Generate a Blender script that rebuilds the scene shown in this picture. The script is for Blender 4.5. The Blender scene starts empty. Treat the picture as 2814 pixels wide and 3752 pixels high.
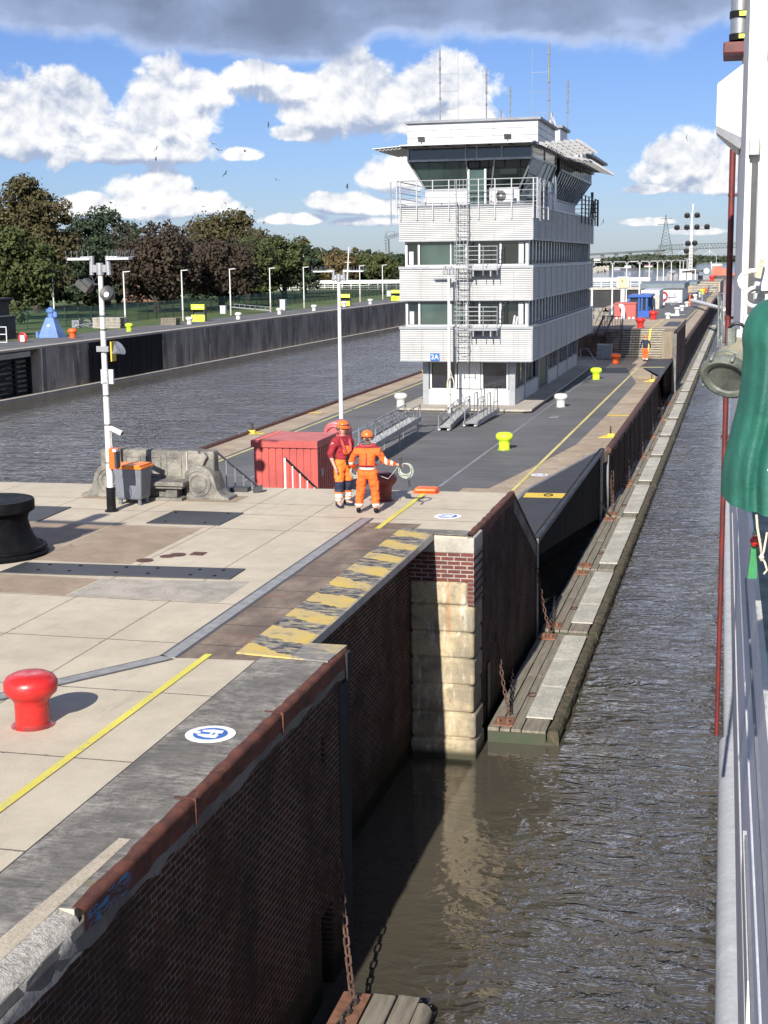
import bpy, bmesh, math, random
from mathutils import Vector, Matrix
import numpy as np
R = math.radians
random.seed(7)
scene = bpy.context.scene
COL = scene.collection

# ---------------------------------------------------------------- camera
CAM_Z = 5.5
YAW, PITCH, ROLL, FOC = R(14.2732), R(10.1375), R(-0.7412), 5178.8      # focal length in photo pixels (2814 x 3752)
c0, s0, cp, sp = math.cos(YAW), math.sin(YAW), math.cos(PITCH), math.sin(PITCH)
FW = Vector((-s0 * cp, c0 * cp, -sp)); r0 = Vector((c0, s0, 0)); u0 = r0.cross(FW)
RT = r0 * math.cos(ROLL) + u0 * math.sin(ROLL); UP = RT.cross(FW)
CAM = Vector((0, 0, CAM_Z))
cam = bpy.data.cameras.new('camera'); camo = bpy.data.objects.new('camera', cam); COL.objects.link(camo)
m = Matrix((RT, UP, -FW)).transposed().to_4x4(); m.translation = CAM; camo.matrix_world = m
cam.sensor_fit = 'VERTICAL'; cam.sensor_height = 36; cam.sensor_width = 27
cam.lens = FOC / 3752 * 36; cam.clip_start = 0.1; cam.clip_end = 20000
scene.camera = camo

def ray(x, y):
    return FW * FOC + RT * (x - 1407) - UP * (y - 1876)
def onz(x, y, z):                        # a photo pixel carried onto the plane z
    d = ray(x, y); return CAM + d * ((z - CAM_Z) / d.z)
def ony(x, y, Y):
    d = ray(x, y); return CAM + d * (Y / d.y)
def onx(x, y, X):
    d = ray(x, y); return CAM + d * (X / d.x)
D = 1.6962
def dz(x, y, z): return onz(x * D, y * D, z)
def dy(x, y, Y): return ony(x * D, y * D, Y)

# ---------------------------------------------------------------- light and exposure
SUN_EL = R(29.5); SUN_DIR = Vector((0.03, 1, 0)).normalized() * math.cos(SUN_EL) + Vector((0, 0, -math.sin(SUN_EL)))
sl = bpy.data.lights.new('sun', 'SUN'); sl.energy = 4.2; sl.angle = R(0.5); sl.color = (1, 0.945, 0.87)
so = bpy.data.objects.new('sun', sl); COL.objects.link(so); so.location = (-5, -40, 40)
so.rotation_euler = SUN_DIR.to_track_quat('-Z', 'Y').to_euler()
scene.view_settings.view_transform = 'Standard'; scene.view_settings.look = 'None'
scene.view_settings.exposure = 1.0; scene.view_settings.gamma = 1
scene.view_settings.use_curve_mapping = False
scene.cycles.max_bounces = 6; scene.cycles.transparent_max_bounces = 8
scene.cycles.sample_clamp_indirect = 6; scene.cycles.caustics_reflective = False; scene.cycles.caustics_refractive = False

# ---------------------------------------------------------------- node graph helper
class S:
    def __init__(s, g, v): s.g, s.v = g, v
    def _m(s, op, o): return s.g.math(op, s, o)
    def __add__(s, o): return s._m('ADD', o)
    __radd__ = __add__
    def __mul__(s, o): return s._m('MULTIPLY', o)
    __rmul__ = __mul__
    def __sub__(s, o): return s._m('SUBTRACT', o)
    def __rsub__(s, o): return s.g.math('SUBTRACT', o, s)
    def __truediv__(s, o): return s._m('DIVIDE', o)
class G:
    def __init__(s, tree): s.t = tree; s.n = tree.nodes; s.l = tree.links
    def put(s, sock, v):
        if isinstance(v, S): s.l.new(v.v, sock)
        elif isinstance(v, (tuple, list)) and sock.type == 'RGBA': sock.default_value = tuple(v) + ((1,) if len(v) == 3 else ())
        else: sock.default_value = v
    def math(s, op, a, b=0.0, c=None, clamp=False):
        n = s.n.new('ShaderNodeMath'); n.operation = op; n.use_clamp = clamp
        s.put(n.inputs[0], a); s.put(n.inputs[1], b)
        if c is not None: s.put(n.inputs[2], c)
        return S(s, n.outputs[0])
    def mx(s, a, b): return s.math('MAXIMUM', a, b)
    def mn(s, a, b): return s.math('MINIMUM', a, b)
    def ab(s, a): return s.math('ABSOLUTE', a)
    def sm(s, x, lo, hi, o0=0.0, o1=1.0):
        n = s.n.new('ShaderNodeMapRange'); n.interpolation_type = 'SMOOTHSTEP'
        s.put(n.inputs[0], x); s.put(n.inputs[1], lo); s.put(n.inputs[2], hi); s.put(n.inputs[3], o0); s.put(n.inputs[4], o1)
        return S(s, n.outputs[0])
    def noise(s, v, scale=1.0, detail=4.0, rough=0.55, dist=0.0):
        n = s.n.new('ShaderNodeTexNoise'); n.inputs['Scale'].default_value = scale; n.inputs['Detail'].default_value = detail
        n.inputs['Roughness'].default_value = rough; n.inputs['Distortion'].default_value = dist
        s.put(n.inputs['Vector'], v); return S(s, n.outputs[0])
    def vor(s, v, scale, feature='F1', out=0):
        n = s.n.new('ShaderNodeTexVoronoi'); n.feature = feature; n.inputs['Scale'].default_value = scale
        s.put(n.inputs['Vector'], v); return S(s, n.outputs[out])
    def sep(s, v):
        n = s.n.new('ShaderNodeSeparateXYZ'); s.put(n.inputs[0], v); return [S(s, o) for o in n.outputs]
    def comb(s, x, y, z):
        n = s.n.new('ShaderNodeCombineXYZ')
        for i, v in enumerate((x, y, z)): s.put(n.inputs[i], v)
        return S(s, n.outputs[0])
    def vmul(s, v, k):
        n = s.n.new('ShaderNodeVectorMath'); n.operation = 'MULTIPLY'; s.put(n.inputs[0], v); n.inputs[1].default_value = k
        return S(s, n.outputs[0])
    def mix(s, f, a, b, mode='MIX'):
        n = s.n.new('ShaderNodeMix'); n.data_type = 'RGBA'; n.blend_type = mode
        s.put(n.inputs[0], f); s.put(n.inputs[6], a); s.put(n.inputs[7], b); return S(s, n.outputs[2])
    def pos(s): return S(s, s.n.new('ShaderNodeNewGeometry').outputs['Position'])
    def obj(s): return S(s, s.n.new('ShaderNodeTexCoord').outputs['Object'])
    def rnd(s): return S(s, s.n.new('ShaderNodeObjectInfo').outputs['Random'])

# ---------------------------------------------------------------- sky: clear-air model with cumulus banks set in azimuth and elevation
def azel(x, y):
    d = ray(x * D, y * D).normalized(); return math.degrees(math.atan2(d.x, d.y)), math.degrees(math.asin(d.z))
world = bpy.data.worlds.new('World'); scene.world = world; world.use_nodes = True
wt = world.node_tree; wt.nodes.clear(); g = G(wt)
sky = wt.nodes.new('ShaderNodeTexSky'); sky.sky_type = 'NISHITA'; sky.sun_disc = False
sky.sun_elevation = SUN_EL; sky.sun_rotation = R(180); sky.air_density = 1.0; sky.dust_density = 0.25; sky.ozone_density = 2.0
tcw = S(g, wt.nodes.new('ShaderNodeTexCoord').outputs['Generated'])
X, Y_, Z = g.sep(tcw)
AZ = g.math('ARCTAN2', X, Y_) * 57.2958
EL = g.math('ARCSINE', Z) * 57.2958
P = g.comb(AZ, EL, 0.0)
n1 = g.noise(P, 0.55, 9, 0.58, 0.25)
n1u = g.noise(g.comb(AZ - 0.12, EL + 0.32, 0.0), 0.55, 9, 0.58, 0.25)
n3 = g.noise(g.comb(AZ, EL, 3.7), 1.9, 6, 0.6)
vb = g.vor(g.comb(AZ + n1 * 0.9, EL + n1 * 0.9, 0.0), 1.5)
def bank(blobs, sh=0.0):
    out = None
    for cx, cy, rx, ry, lo in blobs:
        a, e = azel(cx, cy); k = 57.2958 / 3053
        dv = EL - (e - sh)
        up = g.math('GREATER_THAN', dv, 0.0)
        iv = up * (1 / (ry * k)) + (1.0 - up) * (1 / (lo * k))
        du = (AZ - a) * (1 / (rx * k)); dvv = dv * iv
        b = 1.0 - g.math('SQRT', du * du + dvv * dvv)
        out = b if out is None else g.math('SMOOTH_MAX', out, b, 0.15)
    return out
CB = [(60, 300, 190, 165, 62), (150, 250, 100, 110, 100), (370, 260, 125, 135, 100), (430, 200, 70, 70, 60), (290, 330, 250, 80, 32), (520, 335, 60, 22, 16),
            (325, 430, 120, 78, 42), (440, 445, 90, 40, 28), (200, 440, 70, 30, 20), (290, 460, 260, 30, 16),
            (700, 250, 110, 80, 62), (800, 230, 150, 120, 80), (960, 200, 145, 85, 60), (560, 165, 110, 42, 34), (650, 190, 120, 45, 40), (640, 290, 70, 26, 20), (1000, 260, 110, 60, 50),
            (850, 385, 80, 62, 40), (760, 445, 110, 34, 22), (700, 435, 60, 30, 20), (640, 475, 80, 20, 12), (840, 450, 100, 30, 20), (820, 480, 130, 14, 10),
            (1500, 360, 125, 85, 66), (1440, 330, 60, 40, 40), (1560, 400, 150, 40, 26), (1400, 410, 60, 14, 10), (1390, 480, 70, 12, 9), (1510, 500, 80, 9, 8),
            (-400, 300, 330, 120, 60), (-900, 350, 300, 150, 60), (2300, 300, 380, 150, 80), (3000, 250, 450, 200, 90)]
CUM = bank(CB); CUP = bank(CB[:26], 0.55)
DRK = bank([(250, -70, 520, 260, 172), (620, 10, 330, 200, 120), (900, -55, 620, 260, 145), (1350, -60, 520, 260, 152), (-500, -150, 900, 300, 220), (2300, -200, 900, 300, 240)])
n5 = g.noise(g.comb(AZ, EL * 1.2, 8.1), 0.30, 3, 0.5)
fc = CUM * 1.05 + (n1 - 0.5) * 1.5 + (n3 - 0.5) * 0.20 - (vb - 0.4) * 0.16 - 0.05
ac = g.sm(fc, 0.0, 0.26)
n4 = g.noise(g.comb(AZ * 0.55, EL, 1.3), 0.42, 4, 0.5)
fd = DRK * 1.1 + (n4 - 0.5) * 1.3 + (n3 - 0.5) * 0.10
ad = g.sm(fd, 0.02, 0.42) * g.sm(EL, 11.5, 13.5, 1.0, 0.0)
under = g.sm((CUP - CUM) * 1.0 + (n1u - n1) * 0.5, -0.05, 0.55)
relief = (n1 - n1u) * 2.1 + (0.42 - vb) * 0.20 + (n3 - 0.5) * 0.22 + (n5 - 0.5) * 1.1 + 0.72 - under * 0.62
lit = g.sm(relief, 0.05, 0.95)
ccol = g.mix(lit, (0.205, 0.245, 0.335), (0.545, 0.54, 0.53))
dcol = g.mix(g.sm(fd + (n3 - 0.5) * 0.25 + (n4 - 0.5) * 1.2, 0.1, 1.3), (0.185, 0.235, 0.35), (0.105, 0.132, 0.195))
hi = g.noise(g.vmul(tcw, (3.0, 3.0, 6.0)), 1.0, 6, 0.6)
added_clouds = g.sm(hi, 0.42, 0.58) * g.sm(EL, 12.0, 16.0) * g.sm(EL, 22.0, 34.0, 1.0, 0.0)  # bright clouds above the view, added to light up the water's reflections
sk = g.mix(1.0, S(g, sky.outputs[0]), (0.280, 0.345, 0.545), 'MULTIPLY')
bg = wt.nodes.new('ShaderNodeBackground'); bg.inputs[1].default_value = 0.1; g.put(bg.inputs[0], sk)
em = wt.nodes.new('ShaderNodeBackground'); g.put(em.inputs[0], g.mix(g.sm(EL, 11.5, 14.0), g.mix(ad, ccol, dcol), g.mix(g.sm(hi, 0.5, 0.8), (1.45, 1.50, 1.64), (0.72, 0.79, 0.97)))); em.inputs[1].default_value = 1.0
cover = g.mx(g.mx(ac * 0.97, ad * 0.96) * g.sm(EL, 0.1, 0.9), added_clouds * 0.9)
ms = wt.nodes.new('ShaderNodeMixShader'); g.put(ms.inputs[0], cover)
wt.links.new(bg.outputs[0], ms.inputs[1]); wt.links.new(em.outputs[0], ms.inputs[2])
wo = wt.nodes.new('ShaderNodeOutputWorld'); wt.links.new(ms.outputs[0], wo.inputs[0])

# ---------------------------------------------------------------- materials
M = {}
def newmat(name, rough=0.6, metal=0.0, spec=0.5):
    mt = bpy.data.materials.new(name); mt.use_nodes = True; nt = mt.node_tree; g = G(nt)
    b = nt.nodes['Principled BSDF']; b.inputs['Roughness'].default_value = rough; b.inputs['Metallic'].default_value = metal
    b.inputs['Specular IOR Level'].default_value = spec
    g.b = b; M[name] = mt; return g
def setc(g, c): g.put(g.b.inputs['Base Color'], c)
def bump(g, h, strength=0.3, dist=0.02):
    n = g.n.new('ShaderNodeBump'); n.inputs['Strength'].default_value = strength; n.inputs['Distance'].default_value = dist
    g.put(n.inputs['Height'], h); g.l.new(n.outputs[0], g.b.inputs['Normal'])
def simple(name, c, c2=None, scale=4.0, rough=0.55, metal=0.0, bmp=0.0, spec=0.5, thr=(0.35, 0.7), stretch=(1, 1, 1), fine=0.12):
    g = newmat(name, rough, metal, spec); v = g.obj()
    if stretch != (1, 1, 1): v = g.vmul(v, stretch)
    n = g.noise(v, scale, 6, 0.6)
    c2 = c2 or tuple(x * 0.78 for x in c)
    col = g.mix(g.sm(n, thr[0], thr[1]), c, c2)
    f = g.noise(v, scale * 14, 3, 0.6)
    col = g.mix(1.0, col, g.mix(g.sm(f, 0.2, 0.8), (1 - fine,) * 3, (1 + fine,) * 3), 'MULTIPLY')
    setc(g, col)
    g.put(g.b.inputs['Roughness'], g.sm(n, 0.2, 0.8, max(rough - 0.1, 0.02), min(rough + 0.1, 1)))
    if bmp: bump(g, f + n, bmp, 0.01)
    return g
simple('white_paint', (0.62, 0.62, 0.605), (0.52, 0.51, 0.49), 2.0, 0.4, thr=(0.45, 0.85))
simple('white_metal', (0.52, 0.53, 0.535), (0.43, 0.44, 0.45), 3.0, 0.35)
simple('panel_white', (0.47, 0.48, 0.495), (0.41, 0.42, 0.44), 0.4, 0.4)
simple('grey_metal', (0.33, 0.345, 0.36), (0.25, 0.26, 0.27), 3.0, 0.4, 0.3)
simple('galv', (0.38, 0.39, 0.40), (0.28, 0.29, 0.30), 6.0, 0.42, 0.55)
simple('alu', (0.30, 0.305, 0.31), (0.22, 0.225, 0.23), 5.0, 0.45, 0.5)
simple('dark_metal', (0.035, 0.037, 0.04), (0.06, 0.058, 0.055), 3.0, 0.5)
simple('black_paint', (0.009, 0.0095, 0.011), (0.015, 0.015, 0.017), 5.0, 0.38, spec=0.12)
simple('capstan_black', (0.006, 0.0065, 0.008), (0.011, 0.011, 0.012), 4.0, 0.5, spec=0.03, bmp=0.1)
simple('blade_white', (0.40, 0.40, 0.395), (0.33, 0.33, 0.32), 3.0, 0.5)
simple('black_rubber', (0.028, 0.03, 0.033), (0.045, 0.045, 0.048), 2.0, 0.62, bmp=0.15)
simple('plate_steel', (0.036, 0.038, 0.042), (0.055, 0.055, 0.056), 1.6, 0.6, bmp=0.2, thr=(0.4, 0.75))
simple('red_gloss', (0.56, 0.022, 0.02), (0.45, 0.018, 0.016), 3.0, 0.22, bmp=0.08)
simple('red_dull', (0.19, 0.022, 0.022), (0.12, 0.02, 0.018), 5.0, 0.5)
simple('shed_red', (0.44, 0.082, 0.066), (0.33, 0.06, 0.05), 1.5, 0.5)
simple('roof_red', (0.52, 0.13, 0.105), (0.42, 0.10, 0.085), 1.2, 0.55)
simple('pink_red', (0.45, 0.12, 0.125), (0.33, 0.07, 0.075), 4.0, 0.5)
simple('ship_red', (0.145, 0.02, 0.016), (0.07, 0.013, 0.011), 4.0, 0.5, bmp=0.1)
simple('lime', (0.60, 0.86, 0.03), (0.52, 0.76, 0.03), 3.0, 0.4)
simple('sign_lime', (0.70, 0.90, 0.05), (0.62, 0.82, 0.05), 3.0, 0.5)
simple('orange', (0.86, 0.13, 0.018), (0.72, 0.10, 0.015), 3.0, 0.45)
simple('lid_orange', (0.80, 0.22, 0.015), (0.68, 0.17, 0.015), 3.0, 0.45)
simple('bin_grey', (0.145, 0.16, 0.185), (0.11, 0.12, 0.14), 1.5, 0.5)
simple('blue_tower', (0.10, 0.19, 0.42), (0.075, 0.145, 0.32), 1.5, 0.5)
simple('blue_cab', (0.02, 0.09, 0.36), (0.015, 0.06, 0.26), 1.5, 0.4)
simple('sign_blue', (0.02, 0.115, 0.42), (0.02, 0.10, 0.36), 3.0, 0.5)
simple('yellow', (0.70, 0.50, 0.06), (0.56, 0.40, 0.07), 5.0, 0.6, thr=(0.45, 0.75))
simple('yellow_pale', (0.66, 0.60, 0.28), (0.60, 0.54, 0.25), 3.0, 0.5)
simple('sign_yellow', (0.80, 0.78, 0.06), (0.7, 0.68, 0.06), 3.0, 0.5)
simple('rust', (0.115, 0.042, 0.027), (0.06, 0.026, 0.02), 5.0, 0.7, bmp=0.5, thr=(0.3, 0.7))
concrete_repair = simple('repair', (0.43, 0.37, 0.28), (0.36, 0.31, 0.235), 3.0, 0.9, bmp=0.4, fine=0.25)
simple('riser', (0.15, 0.125, 0.085), (0.10, 0.085, 0.06), 2.0, 0.9, bmp=0.4)
simple('galv_worn', (0.27, 0.27, 0.265), (0.20, 0.20, 0.20), 6.0, 0.6)
simple('bridge_steel', (0.07, 0.09, 0.095), (0.055, 0.07, 0.075), 0.05, 0.7)
simple('rust_light', (0.22, 0.105, 0.062), (0.12, 0.055, 0.034), 7.0, 0.8, bmp=0.5)
simple('chain_rust', (0.11, 0.058, 0.042), (0.055, 0.03, 0.024), 9.0, 0.75)
simple('chain_dark', (0.02, 0.018, 0.017), (0.04, 0.03, 0.026), 9.0, 0.7)
simple('timber', (0.23, 0.205, 0.16), (0.13, 0.118, 0.092), 2.2, 0.8, bmp=0.4, stretch=(5, 0.5, 3))
simple('grating', (0.47, 0.455, 0.40), (0.34, 0.33, 0.29), 1.6, 0.95, bmp=0.5, spec=0.1, fine=0.3)
simple('moss_log', (0.11, 0.075, 0.05), (0.045, 0.05, 0.025), 4.0, 0.9, bmp=0.9, thr=(0.35, 0.6))
simple('algae', (0.035, 0.05, 0.025), (0.06, 0.055, 0.04), 3.0, 0.7, bmp=0.4)
simple('rope', (0.45, 0.50, 0.40), (0.34, 0.40, 0.32), 9.0, 0.8)
simple('rope_beige', (0.62, 0.57, 0.43), (0.5, 0.45, 0.33), 9.0, 0.8)
simple('stone', (0.235, 0.22, 0.185), (0.10, 0.097, 0.088), 2.2, 0.85, bmp=0.6, thr=(0.35, 0.65), fine=0.25)
simple('pale_stone', (0.42, 0.39, 0.33), (0.30, 0.28, 0.24), 2.0, 0.85, bmp=0.5)
simple('concrete_dark', (0.17, 0.16, 0.145), (0.09, 0.085, 0.08), 0.9, 0.85, bmp=0.4)
simple('grass', (0.038, 0.078, 0.011), (0.085, 0.105, 0.022), 0.22, 0.9, bmp=0.2, fine=0.3)
simple('bark', (0.055, 0.042, 0.032), (0.03, 0.024, 0.02), 3.0, 0.9, bmp=0.6)
simple('skin', (0.52, 0.28, 0.20), (0.46, 0.235, 0.165), 20.0, 0.5)
simple('hair', (0.035, 0.022, 0.014), (0.05, 0.03, 0.02), 30.0, 0.6)
simple('cloth_orange', (0.93, 0.135, 0.016), (0.78, 0.10, 0.013), 5.0, 0.8, bmp=0.5)
simple('cloth_orange_pale', (0.93, 0.20, 0.025), (0.80, 0.15, 0.02), 5.0, 0.8, bmp=0.5)
simple('cloth_red', (0.30, 0.018, 0.028), (0.21, 0.012, 0.02), 6.0, 0.9, bmp=0.5)
simple('vest_red', (0.42, 0.055, 0.06), (0.33, 0.04, 0.045), 6.0, 0.8, bmp=0.3)
simple('navy', (0.016, 0.022, 0.05), (0.011, 0.014, 0.034), 6.0, 0.85, bmp=0.3)
simple('reflective', (0.80, 0.78, 0.74), (0.68, 0.66, 0.63), 8.0, 0.5)
simple('helmet', (0.93, 0.16, 0.025), (0.85, 0.13, 0.02), 5.0, 0.3)
simple('brick_far', (0.26, 0.12, 0.085), (0.19, 0.085, 0.065), 3.0, 0.85)
simple('dark_brick', (0.055, 0.048, 0.045), (0.03, 0.028, 0.03), 2.0, 0.85, bmp=0.4)
simple('fence_green', (0.012, 0.055, 0.04), (0.01, 0.04, 0.03), 3.0, 0.5)
simple('tarp', (0.018, 0.125, 0.088), (0.013, 0.085, 0.062), 2.6, 0.6, bmp=0.35, thr=(0.3, 0.75), fine=0.2)
simple('ship_green', (0.02, 0.095, 0.05), (0.015, 0.07, 0.038), 2.0, 0.5)
simple('green_bright', (0.03, 0.22, 0.07), (0.025, 0.16, 0.05), 4.0, 0.5)
simple('ship_white', (0.60, 0.595, 0.57), (0.55, 0.545, 0.52), 0.8, 0.35)
simple('bronze', (0.22, 0.235, 0.20), (0.085, 0.095, 0.085), 7.0, 0.55, 0.4, bmp=0.4)
simple('brass', (0.42, 0.385, 0.265), (0.22, 0.205, 0.15), 6.0, 0.5, 0.4, bmp=0.4)
simple('steel_can', (0.46, 0.47, 0.45), (0.36, 0.36, 0.34), 5.0, 0.32, 0.8, stretch=(4, 4, 0.4))
simple('hut_grey', (0.13, 0.16, 0.18), (0.10, 0.125, 0.14), 1.0, 0.5)
simple('hill_far', (0.045, 0.065, 0.05), (0.06, 0.078, 0.058), 0.02, 1.0)
simple('barge_orange', (0.45, 0.13, 0.07), (0.36, 0.10, 0.055), 0.4, 0.6)
simple('gull', (0.05, 0.05, 0.055), (0.03, 0.03, 0.03), 3.0, 0.8)
simple('slate', (0.06, 0.06, 0.065), (0.04, 0.04, 0.045), 1.0, 0.7)
simple('lead_grey', (0.2, 0.21, 0.23), (0.15, 0.16, 0.18), 1.0, 0.5)

g = newmat('tarp', 0.6, 0, 0.4); v = g.obj(); n = g.noise(v, 2.6, 6, 0.6); f = g.noise(v, 60, 3, 0.6); w_ = g.noise(g.vmul(v, (9, 9, 1.4)), 1.0, 5, 0.65, 0.8)
col = g.mix(g.sm(n, 0.3, 0.7), (0.018, 0.122, 0.086), (0.012, 0.080, 0.058))
col = g.mix(g.sm(w_, 0.5, 0.75) * 0.35, col, (0.035, 0.16, 0.12))
vd = g.vor(g.vmul(v, (1.0, 1.0, 0.62)), 9.0); rr = g.noise(v, 7.0, 1, 0.5)
col = g.mix(g.math('LESS_THAN', vd, g.sm(rr, 0.5, 0.8, 0.0, 0.11)), col, (0.62, 0.64, 0.60))
col = g.mix(g.sm(g.noise(v, 3.3, 4, 0.6), 0.66, 0.72) * g.sm(g.sep(v)[2], 8.9, 8.75) * 0.6, col, (0.16, 0.14, 0.10))
wr = g.noise(v, 5.0, 4, 0.6, 1.2)
setc(g, col); bump(g, w_ * 0.25 + f * 0.12 + n * 0.8 + wr * 0.5, 0.6, 0.03)
def glassy(name, c, rough=0.03, spec=0.9):
    g = newmat(name, rough, 0, spec); v = g.obj()
    setc(g, g.mix(g.sm(g.noise(v, 0.7, 2, 0.5), 0.3, 0.7), c, tuple(x * 0.6 for x in c)))
    bump(g, g.noise(v, 0.8, 1, 0.5), 0.02, 0.05)
glassy('glass_dark', (0.012, 0.02, 0.019)); glassy('glass_green', (0.050, 0.085, 0.074)); glassy('glass_tint', (0.018, 0.018, 0.024), 0.08)
glassy('glass_interior', (0.035, 0.05, 0.05), 0.06, 0.6)
glassy('lens', (0.34, 0.33, 0.30), 0.25, 0.9)
M['lens'].node_tree.nodes['Principled BSDF'].inputs['Metallic'].default_value = 0.25

g = newmat('clad_white', 0.5, 0, 0.4); p = g.pos(); x, y, z = g.sep(p)
n = g.noise(p, 0.6, 5, 0.6); s_ = g.noise(g.comb(x * 2.6, y * 2.6, z * 0.16), 1.0, 6, 0.7); f = g.noise(p, 6.0, 4, 0.6)
col = g.mix(g.sm(n, 0.35, 0.7), (0.525, 0.525, 0.51), (0.455, 0.455, 0.44))
col = g.mix(g.sm(s_, 0.53, 0.72) * 0.45, col, (0.26, 0.25, 0.225)); col = g.mix(g.sm(f, 0.62, 0.75) * 0.2, col, (0.3, 0.29, 0.27)); setc(g, col)
g = newmat('rust_edge', 0.75, 0, 0.25); p = g.pos(); x, y, z = g.sep(p)
n = g.noise(p, 3.5, 7, 0.7); s_ = g.noise(g.vmul(p, (6, 1.2, 6)), 2.0, 5, 0.7); f = g.noise(p, 34, 4, 0.75)
col = g.mix(g.sm(n, 0.33, 0.66), (0.145, 0.052, 0.032), (0.065, 0.028, 0.022)); col = g.mix(g.sm(s_, 0.55, 0.7) * 0.7, col, (0.20, 0.095, 0.055)); col = g.mix(g.sm(f, 0.66, 0.72) * 0.7, col, (0.36, 0.30, 0.25))
br = g.noise(g.vmul(p, (3, 3, 14)), 1.6, 5, 0.7, 0.6)
col = g.mix(g.sm(br, 0.50, 0.56) * g.sm(y, 11.45, 11.2) * g.sm(z, -0.03, -0.05) * g.sm(y, 10.45, 10.55), col, (0.05, 0.19, 0.36)); setc(g, col); bump(g, n + f * 0.5, 0.6, 0.012)
def worn_paint(name, c, c2, chip, rough=0.3, amt=0.62):
    g = newmat(name, rough, 0, 0.5); v = g.obj(); x, y, z = g.sep(v); n = g.noise(v, 5.0, 6, 0.65); f = g.noise(v, 16.0, 5, 0.75); s_ = g.noise(g.vmul(v, (2, 2, 9)), 2.2, 5, 0.7)
    col = g.mix(g.sm(n, 0.35, 0.7), c, c2)
    col = g.mix(g.sm(s_, amt - 0.04, amt + 0.06) * 0.7, col, tuple(t * 0.45 for t in c))
    col = g.mix(g.sm(f, amt + 0.02, amt + 0.07), col, chip)
    col = g.mix(g.sm(z, 0.0, 0.07, 0.75, 0.0) * g.sm(n, 0.25, 0.6), col, (0.07, 0.06, 0.05))
    setc(g, col); bump(g, f + n, 0.15, 0.01); g.put(g.b.inputs['Roughness'], g.sm(s_, 0.3, 0.7, rough - 0.06, rough + 0.3))
worn_paint('red_gloss', (0.54, 0.022, 0.02), (0.42, 0.018, 0.016), (0.16, 0.05, 0.04), 0.25, 0.62)
worn_paint('bollard_white', (0.62, 0.61, 0.58), (0.52, 0.51, 0.48), (0.25, 0.17, 0.12), 0.4)
worn_paint('bollard_lime', (0.60, 0.86, 0.03), (0.50, 0.74, 0.03), (0.24, 0.30, 0.05), 0.4)
worn_paint('bollard_orange', (0.86, 0.13, 0.018), (0.72, 0.10, 0.015), (0.32, 0.06, 0.02), 0.4)
worn_paint('pole_white', (0.62, 0.62, 0.605), (0.52, 0.51, 0.49), (0.20, 0.19, 0.18), 0.4, 0.60)
def worn_line(name, c, base, amt):
    g = newmat(name, 0.7, 0, 0.3); p = g.pos(); n = g.noise(p, 3.5, 6, 0.75); f = g.noise(p, 22, 4, 0.75); big = g.noise(p, 0.5, 3, 0.5)
    k = g.sm(n + (f - 0.5) * 0.8 + (big - 0.5) * 0.5, amt, amt + 0.10)
    col = g.mix(g.sm(big, 0.3, 0.7), c, tuple(t * 0.82 for t in c)); setc(g, g.mix(k * 0.85, col, base))
worn_line('line_bright', (0.64, 0.57, 0.10), (0.40, 0.355, 0.27), 0.56)
worn_line('line_pale', (0.62, 0.54, 0.20), (0.12, 0.115, 0.11), 0.60)

# quay concrete with sawn joints
def concrete(name, c1, c2, jx=(), jy=(), joint=(0.10, 0.085, 0.07), amp=0.10, jw=0.013):
    g = newmat(name, 0.85, 0, 0.3); p = g.pos(); x, y, z = g.sep(p)
    big = g.noise(p, 0.45, 5, 0.6); med = g.noise(p, 2.3, 6, 0.65, 0.3); fine = g.noise(p, 55, 3, 0.7)
    col = g.mix(g.sm(big, 0.3, 0.72), c1, c2)
    k = (g.sm(med, 0.25, 0.75) - 0.5) * amp * 1.5 + (g.sm(fine, 0.25, 0.75) - 0.5) * amp * 2.6 + 1.0
    st = g.noise(g.vmul(p, (0.5, 3.0, 1)), 1.6, 5, 0.7)
    k = k - g.sm(st, 0.60, 0.78) * amp * 1.3
    col = g.mix(1.0, col, g.comb(k, k, k), 'MULTIPLY')
    blot = g.noise(p, 0.8, 7, 0.7, 1.0); col = g.mix(g.sm(blot, 0.60, 0.70) * amp * 3.0, col, tuple(t * 0.62 for t in c2))
    spot = g.noise(p, 4.5, 3, 0.6); col = g.mix(g.sm(spot, 0.74, 0.76) * 0.5, col, tuple(t * 0.45 for t in c2))
    trk = g.noise(g.vmul(p, (3.2, 0.22, 1)), 1.0, 4, 0.6, 0.4); col = g.mix(g.sm(trk, 0.58, 0.72) * amp * 2.2, col, tuple(t * 0.7 for t in c2))
    wob = (g.noise(p, 6, 2, 0.5) - 0.5) * 0.012
    msk = None
    edge = g.sm(g.noise(p, 7.0, 4, 0.7), 0.56, 0.72) * 0.05
    for a in jx:
        l = g.math('LESS_THAN', g.ab(x - a + wob), edge * 0.6 + jw * 0.8); msk = l if msk is None else g.mx(msk, l)
    for a in jy:
        l = g.math('LESS_THAN', g.ab(y - a + wob), edge * 0.6 + jw * 1.1); msk = l if msk is None else g.mx(msk, l)
    if msk is not None: col = g.mix(msk * 0.9, col, joint)
    setc(g, col); bump(g, fine * 0.5 + med, 0.25, 0.01)
    return g
concrete('quay_concrete', (0.50, 0.440, 0.336), (0.43, 0.375, 0.285), (-9.03, -10.7, -12.9, -15.2, -17.6), (11.43, 13.9, 16.38, 18.7, 21.1, 27.33, 29.0, 30.4), amp=0.11)
concrete('aggregate_brown', (0.33, 0.26, 0.185), (0.27, 0.205, 0.145), amp=0.2)
concrete('aggregate_grey', (0.37, 0.335, 0.275), (0.32, 0.295, 0.25), amp=0.28)
concrete('lower_concrete', (0.40, 0.325, 0.235), (0.30, 0.235, 0.165), (), tuple(46.5 + 3.3 * i for i in range(16)), amp=0.2, jw=0.02)
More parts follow.
